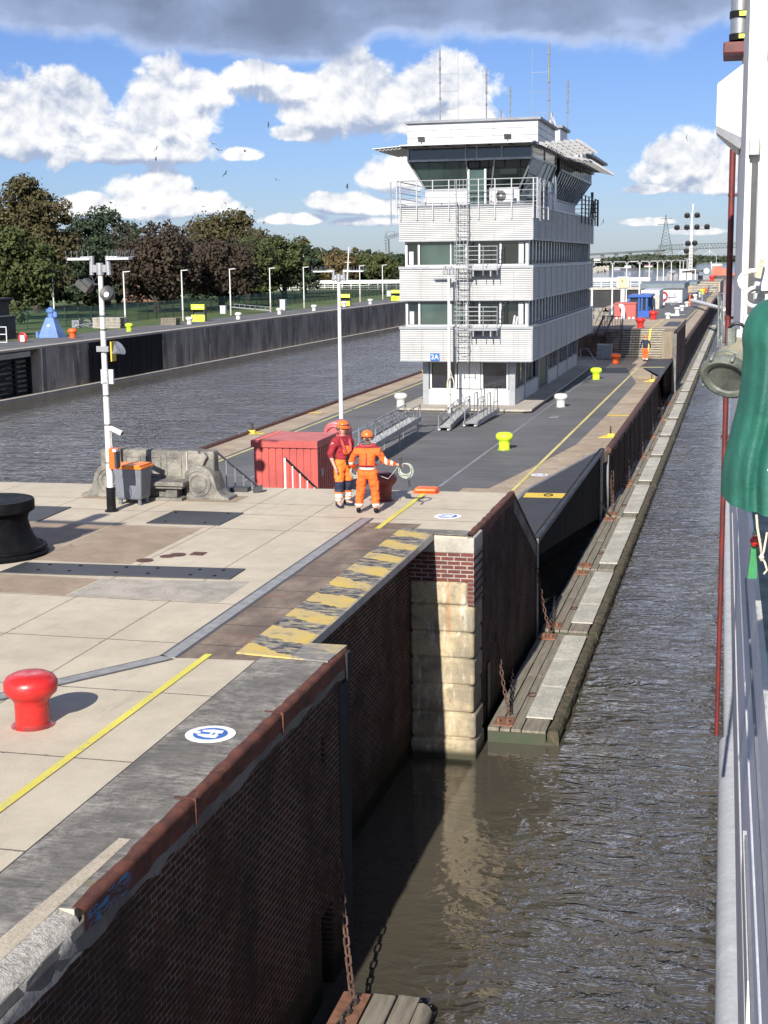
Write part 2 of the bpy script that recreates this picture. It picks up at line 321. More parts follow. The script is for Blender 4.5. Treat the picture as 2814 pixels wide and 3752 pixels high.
concrete('stairs_stone', (0.34, 0.30, 0.215), (0.24, 0.205, 0.145), amp=0.25)
concrete('far_kerb', (0.40, 0.36, 0.30), (0.32, 0.29, 0.24), amp=0.2)

# stained bed beside the channel
g = newmat('stained_bed', 0.85, 0, 0.3); p = g.pos(); x, y, z = g.sep(p)
n = g.noise(g.vmul(p, (1.2, 0.6, 1)), 1.3, 6, 0.65); f = g.noise(p, 40, 3, 0.7)
col = g.mix(g.sm(n, 0.3, 0.6), (0.26, 0.205, 0.155), (0.135, 0.102, 0.08))
col = g.mix(g.sm(g.noise(g.vmul(p, (0.7, 2.2, 1)), 1.1, 4, 0.6), 0.55, 0.75) * 0.75, col, (0.19, 0.075, 0.045))
k = (f - 0.5) * 0.5 + 1.0; col = g.mix(1.0, col, g.comb(k, k, k), 'MULTIPLY')
jm = g.math('LESS_THAN', g.math('ABSOLUTE', g.math('FRACT', (y - 18.1) / 1.16) - 0.5), 0.013)
setc(g, g.mix(jm * 0.85, col, (0.03, 0.025, 0.02))); bump(g, n + f * 0.3, 0.3, 0.01)

# weathered coping, raked across
g = newmat('coping_weathered', 0.9, 0, 0.25); p = g.pos(); x, y, z = g.sep(p)
rk = g.noise(g.vmul(p, (2.2, 15, 1)), 1.0, 8, 0.8, 1.2); bl = g.noise(p, 0.9, 5, 0.65); ms_ = g.noise(p, 1.6, 5, 0.6); f = g.noise(p, 60, 2, 0.6)
mt_ = g.noise(p, 3.2, 7, 0.72, 0.8); fl = g.noise(p, 14, 5, 0.75)
col = g.mix(g.sm(rk * 0.45 + mt_ * 0.35 + fl * 0.2, 0.40, 0.60), (0.085, 0.080, 0.072), (0.34, 0.32, 0.28))
col = g.mix(g.sm(bl, 0.42, 0.6) * 0.7, col, (0.11, 0.103, 0.093))
col = g.mix(g.sm(g.noise(p, 1.15, 6, 0.7, 1.5), 0.58, 0.66) * 0.55, col, (0.30, 0.275, 0.225))
col = g.mix(g.sm(ms_, 0.58, 0.72) * g.sm(x, -6.15, -5.7) * 0.7, col, (0.15, 0.14, 0.055))
spk = g.sm(g.noise(p, 9, 4, 0.8), 0.66, 0.74)
col = g.mix(spk * 0.8, col, (0.42, 0.40, 0.36))
col = g.mix(g.sm(g.ab(x + 6.47), 0.012, 0.02, 1, 0), col, (0.03, 0.03, 0.03))
setc(g, col); bump(g, rk * 0.5 + mt_ + f * 0.2, 0.5, 0.015)

# rough broken concrete edge
g = newmat('broken_concrete', 0.95, 0, 0.2); p = g.pos()
n = g.noise(p, 13, 7, 0.75, 0.8); b_ = g.noise(p, 2.2, 4, 0.6)
setc(g, g.mix(g.sm(n, 0.3, 0.6), (0.40, 0.375, 0.33), (0.80, 0.76, 0.68))); bump(g, n + g.noise(p, 40, 4, 0.7) * 0.4, 1.0, 0.09)

# hazard plate
g = newmat('hazard', 0.7, 0, 0.4); p = g.pos(); x, y, z = g.sep(p)
w = g.math('FRACT', (y + x * 0.55 + (g.noise(p, 1.4, 6, 0.7) - 0.5) * 0.75 + 3.10) / 1.13)
worn = g.noise(g.vmul(p, (2.2, 5.5, 1)), 1.5, 8, 0.75, 0.5)
scr = g.noise(g.vmul(p, (1.2, 14, 1)), 1.6, 7, 0.75, 0.4)
blk = g.math('LESS_THAN', w, 0.50) * g.math('GREATER_THAN', worn, 0.47 - 0.0)
yl = g.mix(g.sm(g.noise(p, 1.1, 5, 0.7), 0.35, 0.65), (0.56, 0.40, 0.085), (0.46, 0.36, 0.17))
wb = g.mix(g.sm(worn, 0.47, 0.55), (0.22, 0.21, 0.19), (0.028, 0.028, 0.03))
col = g.mix(g.math('LESS_THAN', w, 0.50) * g.sm(worn, 0.38, 0.46), yl, wb)
col = g.mix(g.sm(g.noise(p, 5, 6, 0.75), 0.60, 0.68) * 0.6, col, (0.10, 0.085, 0.07))
col = g.mix(g.sm(x, -6.03, -5.97) * g.sm(worn, 0.35, 0.55) * 0.7, col, (0.24, 0.23, 0.21))
col = g.mix(g.sm(scr, 0.54, 0.64) * 0.55, col, (0.30, 0.27, 0.21)); col = g.mix(g.sm(g.noise(p, 2.2, 6, 0.75), 0.55, 0.68) * 0.6, col, (0.085, 0.078, 0.066))
setc(g, col); bump(g, worn, 0.2, 0.01)

# asphalt paving
g = newmat('asphalt', 0.85, 0, 0.3); p = g.pos(); x, y, z = g.sep(p)
n = g.noise(p, 0.35, 6, 0.6); st = g.noise(g.vmul(p, (0.35, 1.6, 1)), 1.0, 6, 0.7); f = g.noise(p, 30, 3, 0.7)
col = g.mix(g.sm(n, 0.3, 0.7), (0.140, 0.138, 0.140), (0.102, 0.101, 0.103))
k = (g.sm(st, 0.3, 0.75) - 0.5) * 0.32 + (f - 0.5) * 0.6 + 1.0
setc(g, g.mix(1.0, col, g.comb(k, k, k), 'MULTIPLY')); bump(g, f + st, 0.25, 0.01)

# brick walls; uv taken along y and z (and along x for end faces)
def brick(name, c1, c2, mortar, sx=0.26, sz=0.085, stain=0.6, wash=(0.03, 0.028, 0.026), mort=0.09, along='y'):
    g = newmat(name, 0.95, 0, 0.06); p = g.pos(); x, y, z = g.sep(p)
    uv = g.comb(y if along == 'y' else x, z, 0.0)
    n = g.n.new('ShaderNodeTexBrick'); g.put(n.inputs['Vector'], uv)
    n.inputs['Scale'].default_value = 1.0; n.inputs['Mortar Size'].default_value = sz * mort; n.inputs['Brick Width'].default_value = sx; n.inputs['Row Height'].default_value = sz
    n.inputs['Mortar Smooth'].default_value = 0.1; n.inputs['Bias'].default_value = 0.0
    g.put(n.inputs['Color1'], c1); g.put(n.inputs['Color2'], c2)
    wn = g.noise(p, 1.4, 5, 0.7)
    g.put(n.inputs['Mortar'], g.mix(g.sm(wn, 0.42, 0.62), mortar, tuple(v * 0.4 for v in mortar)))
    col = S(g, n.outputs[0])
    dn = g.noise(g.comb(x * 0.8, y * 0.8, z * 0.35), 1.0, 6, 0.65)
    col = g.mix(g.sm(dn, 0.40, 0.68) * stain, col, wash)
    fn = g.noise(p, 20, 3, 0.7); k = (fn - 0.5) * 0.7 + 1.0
    col = g.mix(1.0, col, g.comb(k, k, k), 'MULTIPLY')
    tide = z + (g.noise(p, 1.7, 4, 0.6) - 0.5) * 0.5
    col = g.mix(g.sm(tide, -3.75, -4.05) * 0.55, col, (0.03, 0.03, 0.018)); col = g.mix(g.sm(tide, -4.25, -4.5) * 0.85, col, (0.012, 0.016, 0.010))
    col = g.mix(g.sm(g.noise(g.comb(x, y * 2.5, z * 0.25), 1.0, 4, 0.6), 0.60, 0.72) * 0.5, col, (0.10, 0.055, 0.04))
    setc(g, col); bump(g, S(g, n.outputs[1]) * 0.8 + fn * 0.25, 0.5, 0.015)
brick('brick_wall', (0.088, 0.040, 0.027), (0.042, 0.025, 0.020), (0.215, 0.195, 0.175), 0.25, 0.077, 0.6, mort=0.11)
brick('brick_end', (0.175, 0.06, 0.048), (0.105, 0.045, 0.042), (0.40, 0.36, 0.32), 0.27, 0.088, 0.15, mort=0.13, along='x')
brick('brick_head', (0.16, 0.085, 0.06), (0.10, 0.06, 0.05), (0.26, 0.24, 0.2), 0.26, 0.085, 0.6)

# sandstone pier
g = newmat('pier_stone', 0.85, 0, 0.3); p = g.pos(); x, y, z = g.sep(p)
n = g.noise(p, 1.7, 6, 0.65); n2 = g.noise(g.vmul(p, (3.5, 3.5, 0.8)), 1.3, 6, 0.7); f = g.noise(p, 26, 4, 0.7)
col = g.mix(g.sm(n, 0.33, 0.66), (0.46, 0.375, 0.235), (0.24, 0.205, 0.145))
col = g.mix(g.sm(n2, 0.50, 0.66) * 0.8, col, (0.60, 0.56, 0.47))
col = g.mix(g.sm(g.noise(p, 3.2, 6, 0.7), 0.52, 0.68) * 0.65, col, (0.14, 0.122, 0.09))
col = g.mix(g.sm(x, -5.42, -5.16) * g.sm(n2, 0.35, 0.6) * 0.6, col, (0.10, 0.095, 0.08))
rs = g.sm(g.ab(x + 5.66 + (g.noise(g.comb(0.0, 0.0, z), 2.0, 3, 0.6) - 0.5) * 0.12), 0.02, 0.07, 1, 0) * g.sm(z, -2.35, -1.9) * g.sm(f, 0.3, 0.6)
col = g.mix(rs * 0.6, col, (0.36, 0.14, 0.045))
k = (f - 0.5) * 0.5 + 1.0; col = g.mix(1.0, col, g.comb(k, k, k), 'MULTIPLY')
col = g.mix(g.sm(z, -4.42, -4.62), col, (0.045, 0.045, 0.028))
setc(g, col); bump(g, n + f * 0.5, 0.5, 0.02)

# lock wall far side: streaked dark concrete
def streaked(name, c1, c2, pale, ys=0.5, k1=0.6):
    g = newmat(name, 0.95, 0, 0.08); p = g.pos(); x, y, z = g.sep(p)
    a = g.noise(g.comb(x * ys, y * ys * 2, z * 0.22), 1.0, 6, 0.65); b_ = g.noise(p, 1.1, 6, 0.65); f = g.noise(p, 12, 4, 0.7)
    col = g.mix(g.sm(a, 0.3, 0.7), c1, c2)
    s2 = g.noise(g.comb(x, y * 2.2, z * 0.12), 1.0, 3, 0.5)
    col = g.mix(g.sm(s2, 0.60, 0.70) * k1 * g.sm(b_, 0.4, 0.6), col, pale)
    kk = (f - 0.5) * 0.5 + 1.0; col = g.mix(1.0, col, g.comb(kk, kk, kk), 'MULTIPLY')
    setc(g, col); bump(g, b_ + f * 0.3, 0.3, 0.03); return g
streaked('lock_wall', (0.36, 0.315, 0.265), (0.14, 0.122, 0.107), (0.58, 0.52, 0.44), 0.35, 0.9)
streaked('sheet_pile', (0.105, 0.082, 0.068), (0.06, 0.045, 0.04), (0.22, 0.18, 0.15), 1.2, 0.7)
streaked('panel_black', (0.028, 0.028, 0.029), (0.014, 0.014, 0.015), (0.05, 0.048, 0.046), 1.0, 0.5)
streaked('ship_hull', (0.66, 0.66, 0.67), (0.57, 0.57, 0.585), (0.5, 0.5, 0.51), 1.0, 0.4)
streaked('ship_belt', (0.43, 0.45, 0.47), (0.36, 0.38, 0.40), (0.55, 0.56, 0.57), 1.6, 0.5)
streaked('gate_dark', (0.05, 0.05, 0.052), (0.035, 0.035, 0.037), (0.07, 0.07, 0.07), 0.4, 0.3)
streaked('head_stone', (0.27, 0.225, 0.165), (0.17, 0.14, 0.105), (0.36, 0.31, 0.24), 1.0, 0.6)

# water: silty brown under small wind ripples, calmer in the lee of the wall
g = newmat('water', 0.06, 0, 0.5); p = g.pos(); x, y, z = g.sep(p)
g.b.inputs['IOR'].default_value = 1.333
setc(g, g.mix(g.sm(g.noise(p, 0.2, 3, 0.5), 0.3, 0.7), (0.080, 0.069, 0.050), (0.064, 0.057, 0.043)))
wv = g.comb(x + (g.noise(p, 0.5, 2, 0.5) - 0.5) * 1.6, y + (g.noise(p, 0.7, 2, 0.5) - 0.5) * 0.7, 0.0)
def ridge(n): return 1.0 - g.ab(n * 2.0 - 1.0)
a = g.noise(g.vmul(wv, (1.9, 3.7, 1)), 1.0, 3, 0.5, 0.6)
b_ = g.noise(g.vmul(wv, (0.45, 0.9, 1)), 1.0, 2, 0.5, 0.4)
c_ = g.noise(g.vmul(wv, (4.0, 8.0, 1)), 1.0, 2, 0.5, 0.5)
lee = g.sm(x - (y - 17.0) * 0.05 + (g.noise(p, 0.45, 4, 0.6) - 0.5) * 2.6, -5.0, -2.6, 0.10, 1.0)
near = g.math('GREATER_THAN', x, -7.0); nearb = g.math('LESS_THAN', y, 34.0)
lee = g.mx(lee, 1.0 - near * nearb)
gust = g.sm(g.noise(g.vmul(p, (0.25, 0.12, 1)), 1.0, 3, 0.5), 0.3, 0.65, 0.65, 1.1)
h = (a * 0.60 + b_ * 0.75 + c_ * 0.14) * lee * gust
bump(g, h, 1.0, 0.21)
g.b.inputs['IOR'].default_value = 1.75

# foliage
def leaf(name, c1, c2, c3):
    c1, c2, c3 = [tuple(v * k for v in c) for c, k in ((c1, .74), (c2, .80), (c3, .9))]
    g = newmat(name, 0.75, 0, 0.25); v = g.obj(); n = g.noise(v, 0.45, 4, 0.6); n2 = g.noise(v, 5.0, 2, 0.5)
    col = g.mix(g.sm(n, 0.35, 0.65), c1, c2); setc(g, g.mix(g.sm(n2, 0.5, 0.75), col, c3))
leaf('leaf_green', (0.050, 0.068, 0.022), (0.072, 0.088, 0.030), (0.105, 0.11, 0.036))
leaf('leaf_olive', (0.070, 0.062, 0.026), (0.085, 0.078, 0.032), (0.115, 0.08, 0.034))
leaf('leaf_dark', (0.028, 0.046, 0.024), (0.040, 0.060, 0.032), (0.060, 0.078, 0.038))
leaf('leaf_copper', (0.042, 0.030, 0.021), (0.058, 0.041, 0.027), (0.088, 0.068, 0.044))
leaf('leaf_autumn', (0.115, 0.082, 0.034), (0.15, 0.105, 0.042), (0.085, 0.085, 0.032))
leaf('leaf_bright', (0.050, 0.066, 0.020), (0.066, 0.082, 0.026), (0.10, 0.105, 0.034))
leaf('wood_far', (0.040, 0.056, 0.036), (0.056, 0.072, 0.042), (0.078, 0.085, 0.05))

# ---------------------------------------------------------------- building blocks
class MB:
    """collects faces in world (or local) coordinates and links them as one mesh object"""
    def __init__(s): s.v = []; s.f = []; s.m = []; s.s = []
    def add(s, vs, fs, mi=0, smooth=False):
        o = len(s.v); s.v += [tuple(v) for v in vs]
        for f in fs: s.f.append([i + o for i in f]); s.m.append(mi); s.s.append(smooth)
        return s
    def box(s, x0, y0, z0, x1, y1, z1, mi=0):
        x0, x1 = min(x0, x1), max(x0, x1); y0, y1 = min(y0, y1), max(y0, y1); z0, z1 = min(z0, z1), max(z0, z1)
        v = [(x0, y0, z0), (x1, y0, z0), (x1, y1, z0), (x0, y1, z0), (x0, y0, z1), (x1, y0, z1), (x1, y1, z1), (x0, y1, z1)]
        return s.add(v, [(0, 3, 2, 1), (4, 5, 6, 7), (0, 1, 5, 4), (1, 2, 6, 5), (2, 3, 7, 6), (3, 0, 4, 7)], mi)
    def obox(s, c, ax, ay, az, hx, hy, hz, mi=0):
        c = Vector(c); ax = Vector(ax).normalized(); ay = Vector(ay).normalized(); az = Vector(az).normalized()
        v = [c + ax * (hx * i) + ay * (hy * j) + az * (hz * k) for k in (-1, 1) for i, j in ((-1, -1), (1, -1), (1, 1), (-1, 1))]
        return s.add(v, [(0, 3, 2, 1), (4, 5, 6, 7), (0, 1, 5, 4), (1, 2, 6, 5), (2, 3, 7, 6), (3, 0, 4, 7)], mi)
    def prism(s, pts, z0, z1, mi=0):
        n = len(pts)
        if sum(pts[i][0] * pts[(i + 1) % n][1] - pts[(i + 1) % n][0] * pts[i][1] for i in range(n)) < 0: pts = pts[::-1]
        v = [(x, y, z0) for x, y in pts] + [(x, y, z1) for x, y in pts]
        return s.add(v, [tuple(range(n - 1, -1, -1)), tuple(range(n, 2 * n))] + [(i, (i + 1) % n, (i + 1) % n + n, i + n) for i in range(n)], mi)
    def slabx(s, pts, x0, x1, mi=0):          # outline in (y, z) given thickness along x
        n = len(pts)
        if sum(pts[i][0] * pts[(i + 1) % n][1] - pts[(i + 1) % n][0] * pts[i][1] for i in range(n)) < 0: pts = pts[::-1]
        v = [(x0, y, z) for y, z in pts] + [(x1, y, z) for y, z in pts]
        return s.add(v, [tuple(range(n - 1, -1, -1)), tuple(range(n, 2 * n))] + [(i, (i + 1) % n, (i + 1) % n + n, i + n) for i in range(n)], mi)
    def slaby(s, pts, y0, y1, mi=0):          # outline in (x, z)
        n = len(pts)
        if sum(pts[i][0] * pts[(i + 1) % n][1] - pts[(i + 1) % n][0] * pts[i][1] for i in range(n)) < 0: pts = pts[::-1]
        v = [(x, y0, z) for x, z in pts] + [(x, y1, z) for x, z in pts]
        return s.add(v, [tuple(range(n)), tuple(range(2 * n - 1, n - 1, -1))] + [((i + 1) % n, i, i + n, (i + 1) % n + n) for i in range(n)], mi)
    def tube(s, p0, p1, r0, r1=None, n=8, mi=0, caps=True):
        return s.path([p0, p1], [r0, r0 if r1 is None else r1], n, mi, caps)
    def path(s, pts, r, n=6, mi=0, caps=True, closed=False):
        pts = [Vector(p) for p in pts]; k = len(pts)
        if not isinstance(r, (list, tuple)): r = [r] * k
        vs = []; ref = None
        for i, p in enumerate(pts):
            if closed: t = pts[(i + 1) % k] - pts[i - 1]
            else: t = pts[min(i + 1, k - 1)] - pts[max(i - 1, 0)]
            t = t.normalized() if t.length > 1e-9 else Vector((0, 0, 1))
            if ref is None: ref = t.orthogonal().normalized()
            ref = (ref - t * ref.dot(t)); ref = ref.normalized() if ref.length > 1e-6 else t.orthogonal().normalized()
            b = t.cross(ref)
            vs += [p + (ref * math.cos(2 * math.pi * j / n) + b * math.sin(2 * math.pi * j / n)) * r[i] for j in range(n)]
        fs = [(i * n + j, i * n + (j + 1) % n, (i + 1) * n + (j + 1) % n, (i + 1) * n + j) for i in range(k - 1) for j in range(n)]
        if closed: fs += [((k - 1) * n + j, (k - 1) * n + (j + 1) % n, (j + 1) % n, j) for j in range(n)]
        elif caps: fs += [tuple(range(n - 1, -1, -1)), tuple(range((k - 1) * n, k * n))]
        return s.add(vs, fs, mi, n > 5)
    def lathe(s, prof, n=24, c=(0, 0, 0), mi=0, M4=None):      # profile (r, z)
        vs = []
        for r, z in prof:
            for j in range(n):
                a = 2 * math.pi * j / n; q = Vector((r * math.cos(a), r * math.sin(a), z))
                if M4 is not None: q = M4 @ q
                vs.append(q + Vector(c))
        k = len(prof); fs = [(i * n + j, i * n + (j + 1) % n, (i + 1) * n + (j + 1) % n, (i + 1) * n + j) for i in range(k - 1) for j in range(n)]
        fs += [tuple(range(n - 1, -1, -1)), tuple(range((k - 1) * n, k * n))]
        return s.add(vs, fs, mi, True)
    def quad(s, a, b, c, d, mi=0): return s.add([a, b, c, d], [(0, 1, 2, 3)], mi)
    def sheet(s, pts, z, mi=0):
        n = len(pts)
        if sum(pts[i][0] * pts[(i + 1) % n][1] - pts[(i + 1) % n][0] * pts[i][1] for i in range(n)) < 0: pts = pts[::-1]
        return s.add([(x, y, z) for x, y in pts], [tuple(range(n))], mi)
    def build(s, name, mats, parent=None, loc=None, bevel=0.0, sharp=40, world=True, split=False):
        if split:                                   # every loose piece becomes an object of its own
            up = list(range(len(s.v)))
            def find(q):
                while up[q] != q: up[q] = up[up[q]]; q = up[q]
                return q
            for f in s.f:
                for q in f[1:]: up[find(q)] = find(f[0])
            out = []
            for r_ in sorted(set(find(f[0]) for f in s.f)):
                b = MB(); mp = {}
                for f, mi, sm in zip(s.f, s.m, s.s):
                    if find(f[0]) != r_: continue
                    for q in f:
                        if q not in mp: mp[q] = len(b.v); b.v.append(s.v[q])
                    b.f.append([mp[q] for q in f]); b.m.append(mi); b.s.append(sm)
                out.append(b.build(name, mats, parent, loc, bevel, sharp, world))
            return out
        if parent is not None and world: o = parent.matrix_basis.translation if parent.parent is None else parent.parent.matrix_basis.translation + parent.matrix_basis.translation
        else: o = Vector(loc) if (loc is not None and world) else Vector((0, 0, 0))
        me = bpy.data.meshes.new(name)
        me.from_pydata([(v[0] - o.x, v[1] - o.y, v[2] - o.z) for v in s.v], [], s.f)
        if isinstance(mats, str): mats = [mats]
        for q in mats: me.materials.append(M[q])
        me.polygons.foreach_set('material_index', s.m); me.polygons.foreach_set('use_smooth', s.s); me.update()
        if any(s.s): me.set_sharp_from_angle(angle=R(sharp))
        ob = bpy.data.objects.new(name, me); COL.objects.link(ob)
        if parent is not None: ob.parent = parent
        elif loc is not None: ob.location = loc
        if bevel:
            bv = ob.modifiers.new('bevel', 'BEVEL'); bv.width = bevel; bv.segments = 2; bv.limit_method = 'ANGLE'; bv.angle_limit = R(35)
        return ob
def tag(o, label=None, cat=None, group=None, kind=None):
    if label: o['label'] = label
    if cat: o['category'] = cat
    if group: o['group'] = group
    if kind: o['kind'] = kind
    return o
def thing(name, label, cat, loc=(0, 0, 0), rz=0.0, group=None):
    o = bpy.data.objects.new(name, None); COL.objects.link(o); o.location = loc; o.rotation_euler = (0, 0, rz)
    o.empty_display_size = 0.2
    return tag(o, label, cat, group)
def st(o): o['kind'] = 'structure'; return o
def kids(o): return [c for c in COL.objects if c.parent == o]
def dup(root, loc, label, rz=None, group=None, scale=None):
    r = root.copy(); COL.objects.link(r); r.location = loc; r['label'] = label
    if rz is not None: r.rotation_euler = (0, 0, rz)
    if scale is not None: r.scale = scale if isinstance(scale, tuple) else (scale,) * 3
    if group: r['group'] = group
    for ch in kids(root):
        c = ch.copy(); COL.objects.link(c); c.parent = r
        for gch in kids(ch):
            d = gch.copy(); COL.objects.link(d); d.parent = c
    return r
# ================================================================ setting
ZL, HW, ZF = -1.95, -4.70, -0.93
st(MB().sheet([(-3000, -200), (3000, -200), (3000, 6500), (-3000, 6500)], HW).build('water', 'water'))

back = lambda x: 32.85 + (x + 5.2) * 0.0374
Q = [(-5.62, -8), (-5.62, 10.41), (-5.46, 10.41), (-5.46, 18.96), (-6.45, 18.96), (-6.45, 27.46), (-5.26, 27.46), (-5.26, back(-5.25)), (-19, back(-19)), (-60, 30.5), (-60, -8)]
st(MB().prism(Q, -0.33, 0.0).build('upper_quay', 'quay_concrete'))
st(MB().sheet([(-12.87, 23.66), (-10.87, 23.66), (-10.87, 27.25), (-12.87, 27.25)], 0.004).sheet([(-14.9, 21.15), (-10.95, 21.15), (-10.9, 22.4), (-14.9, 22.5)], 0.004)
   .sheet([(-15.15, 24.0), (-12.95, 24.0), (-12.95, 27.25), (-15.15, 27.25)], 0.004).sheet([(-15.15, 30.4), (-11.3, 30.45), (-11.25, 31.3), (-15.15, 31.3)], 0.004).build('brown_paving', 'aggregate_brown'))
st(MB().sheet([(-10.9, 21.15), (-8.2, 21.15), (-8.2, 22.7), (-10.86, 22.4)], 0.004).build('grey_paving', 'aggregate_grey'))
st(MB().sheet([(-6.47, -8), (-5.63, -8), (-5.63, 10.4), (-5.465, 10.4), (-5.465, 18.16), (-6.47, 18.3)], 0.004).build('worn_coping', 'coping_weathered'))
st(MB().sheet([(-5.98, 6), (-5.64, 6), (-5.6, 11.9), (-5.72, 11.9)], 0.008).build('repair_strip', 'repair'))
st(MB().sheet([(-7.66, 17.95), (-6.48, 18.05), (-6.45, 28.55), (-7.66, 28.5)], 0.004).build('stained_paving', 'stained_bed'))
# yellow safety lines painted on the ground
yl = MB(); yl.sheet([(-7.31, 5), (-7.20, 5), (-7.17, 18.2), (-7.28, 18.2)], 0.012); yl.sheet([(-7.29, 27.83), (-7.17, 27.83), (-7.18, 32.6), (-7.30, 32.6)], 0.012)
st(yl.build('yellow_line', 'line_bright'))

# lower quay: asphalt roadway between concrete margins
LQ = [(-21.15, 31), (-8.5, 31), (-6.62, 33.2), (-6.62, 45.2), (-5.02, 55.35), (-5.02, 89.25), (-6.45, 96.5), (-6.45, 106), (-5.0, 107), (-5.0, 300), (-20.1, 300), (-20.3, 219), (-20.7, 92)]
st(MB().prism(LQ, -2.4, ZL).build('lower_quay', 'lower_concrete'))
AS = [(-19.2, 33.5), (-8.8, 33.5), (-8.8, 45.2), (-7.95, 45.22), (-7.1, 51.1), (-6.4, 56.8), (-6.22, 66.9), (-6.1, 85), (-6.2, 86.2), (-7.62, 97.1), (-10.45, 96.7), (-19.3, 96.7), (-19.4, 61)]
st(MB().sheet(AS, ZL + 0.004).build('roadway', 'asphalt'))
st(MB().sheet([(-19, 129.2), (-6.2, 129.2), (-6.15, 296), (-19, 296)], ZL + 0.004).build('roadway', 'asphalt'))
gl = MB()
for a, b in (((-9.62, 45.3), (-9.25, 96.6)), ((-16.5, 45.3), (-16.2, 96))): gl.sheet([(a[0] - .06, a[1]), (a[0] + .06, a[1]), (b[0] + .06, b[1]), (b[0] - .06, b[1])], ZL + 0.010)
st(gl.build('drain_line', 'lead_grey'))
y2 = MB()
for a, b in (((-7.11, 44.9), (-6.85, 97)), ((-19.12, 45), (-18.88, 96)), ((-6.8, 129.3), (-6.0, 285)), ((-6.87, 110.2), (-6.8, 127))):
    z = (0.012 if 105 < a[1] < 129 else ZL + 0.012); y2.sheet([(a[0] - .06, a[1]), (a[0] + .06, a[1]), (b[0] + .06, b[1]), (b[0] - .06, b[1])], z)
y2.sheet([(-6.8, 97.2), (-5.0, 97.4), (-5.0, 97.9), (-6.8, 97.7)], ZL + 0.016)
st(y2.build('yellow_line', 'line_pale'))
ym = MB()
for x0, x1, y in ((-6.15, -5.1, 67.2), (-6.25, -5.2, 88.6), (-20.95, -20.1, 66.5), (-20.95, -20.2, 58.0)): ym.sheet([(x0, y), (x1, y), (x1, y + .55), (x0, y + .55)], ZL + 0.012)
st(ym.build('yellow_mark', 'yellow'))
# edge irons of the lower quay
ei = MB()
for pts in ([(-5.0, 55.35), (-5.0, 89.2)], [(-5.0, 129), (-5.0, 298)]):
    ei.path([(x, y, ZL - 0.02) for x, y in pts], 0.13, 8)
tag(ei.build('edge_iron', 'rust', loc=(-5, 55.35, ZL)), 'long rusty rounded edge iron along the top of the lower quay wall', 'edge iron')
ei = MB().path([(-21.1, 33, ZL), (-20.7, 92, ZL), (-20.25, 219, ZL), (-20.05, 298, ZL)], 0.13, 8)
tag(ei.build('edge_iron', 'rust', loc=(-21.1, 33, ZL)), 'rusty rounded edge iron along the left edge of the middle quay beside the far chamber', 'edge iron')

# ---------------------------------------------------------------- near lock wall of brick, with niche, weep holes and edge irons
w = thing('quay_wall', 'dark brick lock wall in the foreground with white mortar courses and a rusty edge iron', 'wall', (-5.4, 6, HW))
b = MB()
b.box(-8, -8, -6, -5.75, 18.95, -0.34)
for y0, y1, z0, z1 in ((-8, 17.42, -6, -0.34), (17.98, 18.95, -6, -0.34), (17.42, 17.98, -6, -4.72), (17.42, 17.98, -3.45, -1.28), (17.42, 17.98, -0.9, -0.34)): b.box(-5.75, y0, z0, -5.4, y1, z1)
b.box(-5.75, 17.42, -1.28, -5.4, 17.60, -0.9); b.box(-5.75, 17.74, -1.28, -5.4, 17.98, -0.9)
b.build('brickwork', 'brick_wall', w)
bnd = MB(); rng = random.Random(6); vs = []; nn = 90
for k in range(nn + 1):
    y = -8 + 26.9 * k / nn; o_ = rng.uniform(-.02, .015); vs += [(-5.6, y, -.12), (-5.395, y, -.12), (-5.378 + o_ * .3, y, -.2), (-5.38 + o_ * .3, y, -.37 + rng.uniform(-.03, .06)), (-5.45, y, -.42)]
bnd.add(vs, [(k * 5 + j, k * 5 + j + 1, k * 5 + j + 6, k * 5 + j + 5) for k in range(nn) for j in range(4)])
bnd.build('concrete_band', 'concrete_dark', w)
c = MB(); N = 70; pr = [(-5.62, 0.0), (-5.55, 0.0), (-5.46, -0.03), (-5.40, -0.11), (-5.375, -0.22), (-5.375, -0.36)]
vs = []; rng = random.Random(3)
for i in range(N + 1):
    y = -8 + 18.41 * i / N
    for j, (x, z) in enumerate(pr): vs.append((x + (rng.uniform(-.035, .02) if j > 0 else 0), y, z + (rng.uniform(-.035, .01) if j > 0 else 0.006)))
k = len(pr); c.add(vs, [(i * k + j, i * k + j + 1, (i + 1) * k + j + 1, (i + 1) * k + j) for i in range(N) for j in range(k - 1)], 0, True)
c.build('broken_edge', 'broken_concrete', w)
def edge_iron(y0, y1, x, z=0.0, seed=1, r=0.05, drop=0.22):
    e = MB(); rng = random.Random(seed); n = max(4, int((y1 - y0) / 0.22)); vs = []
    prof = [(-0.125, 0.010), (-r, 0.012)] + [(-r + r * math.sin(a), 0.012 - r + r * math.cos(a)) for a in [R(15 * t) for t in range(1, 7)]] + [(0.0, -drop * .6), (0.0, -drop), (-0.03, -drop - 0.01)]
    for i in range(n + 1):
        y = y0 + (y1 - y0) * i / n; wob = rng.uniform(-.006, .006); sag = rng.uniform(-.03, .02); tear = rng.uniform(-.02, .015)
        for px, pz in prof: vs.append((x + px + (wob if px > -r * .99 else tear), y, z + pz + (sag if pz < -.2 else 0)))
    k = len(prof); e.add(vs, [(i * k + j, i * k + j + 1, (i + 1) * k + j + 1, (i + 1) * k + j) for i in range(n) for j in range(k - 1)], 0, True)
    return e
e = edge_iron(10.42, 18.9, -5.37)
for y in (13.0, 15.9): e.box(-5.6, y - .015, -.27, -5.355, y + .015, .02)
e.build('edge_iron', 'rust_edge', w)
MB().box(-5.42, 18.45, -6, -5.375, 18.98, -0.45).box(-5.62, 18.75, -0.45, -5.34, 18.965, -0.03).build('corner_stones', 'gate_dark', w, bevel=0.04)

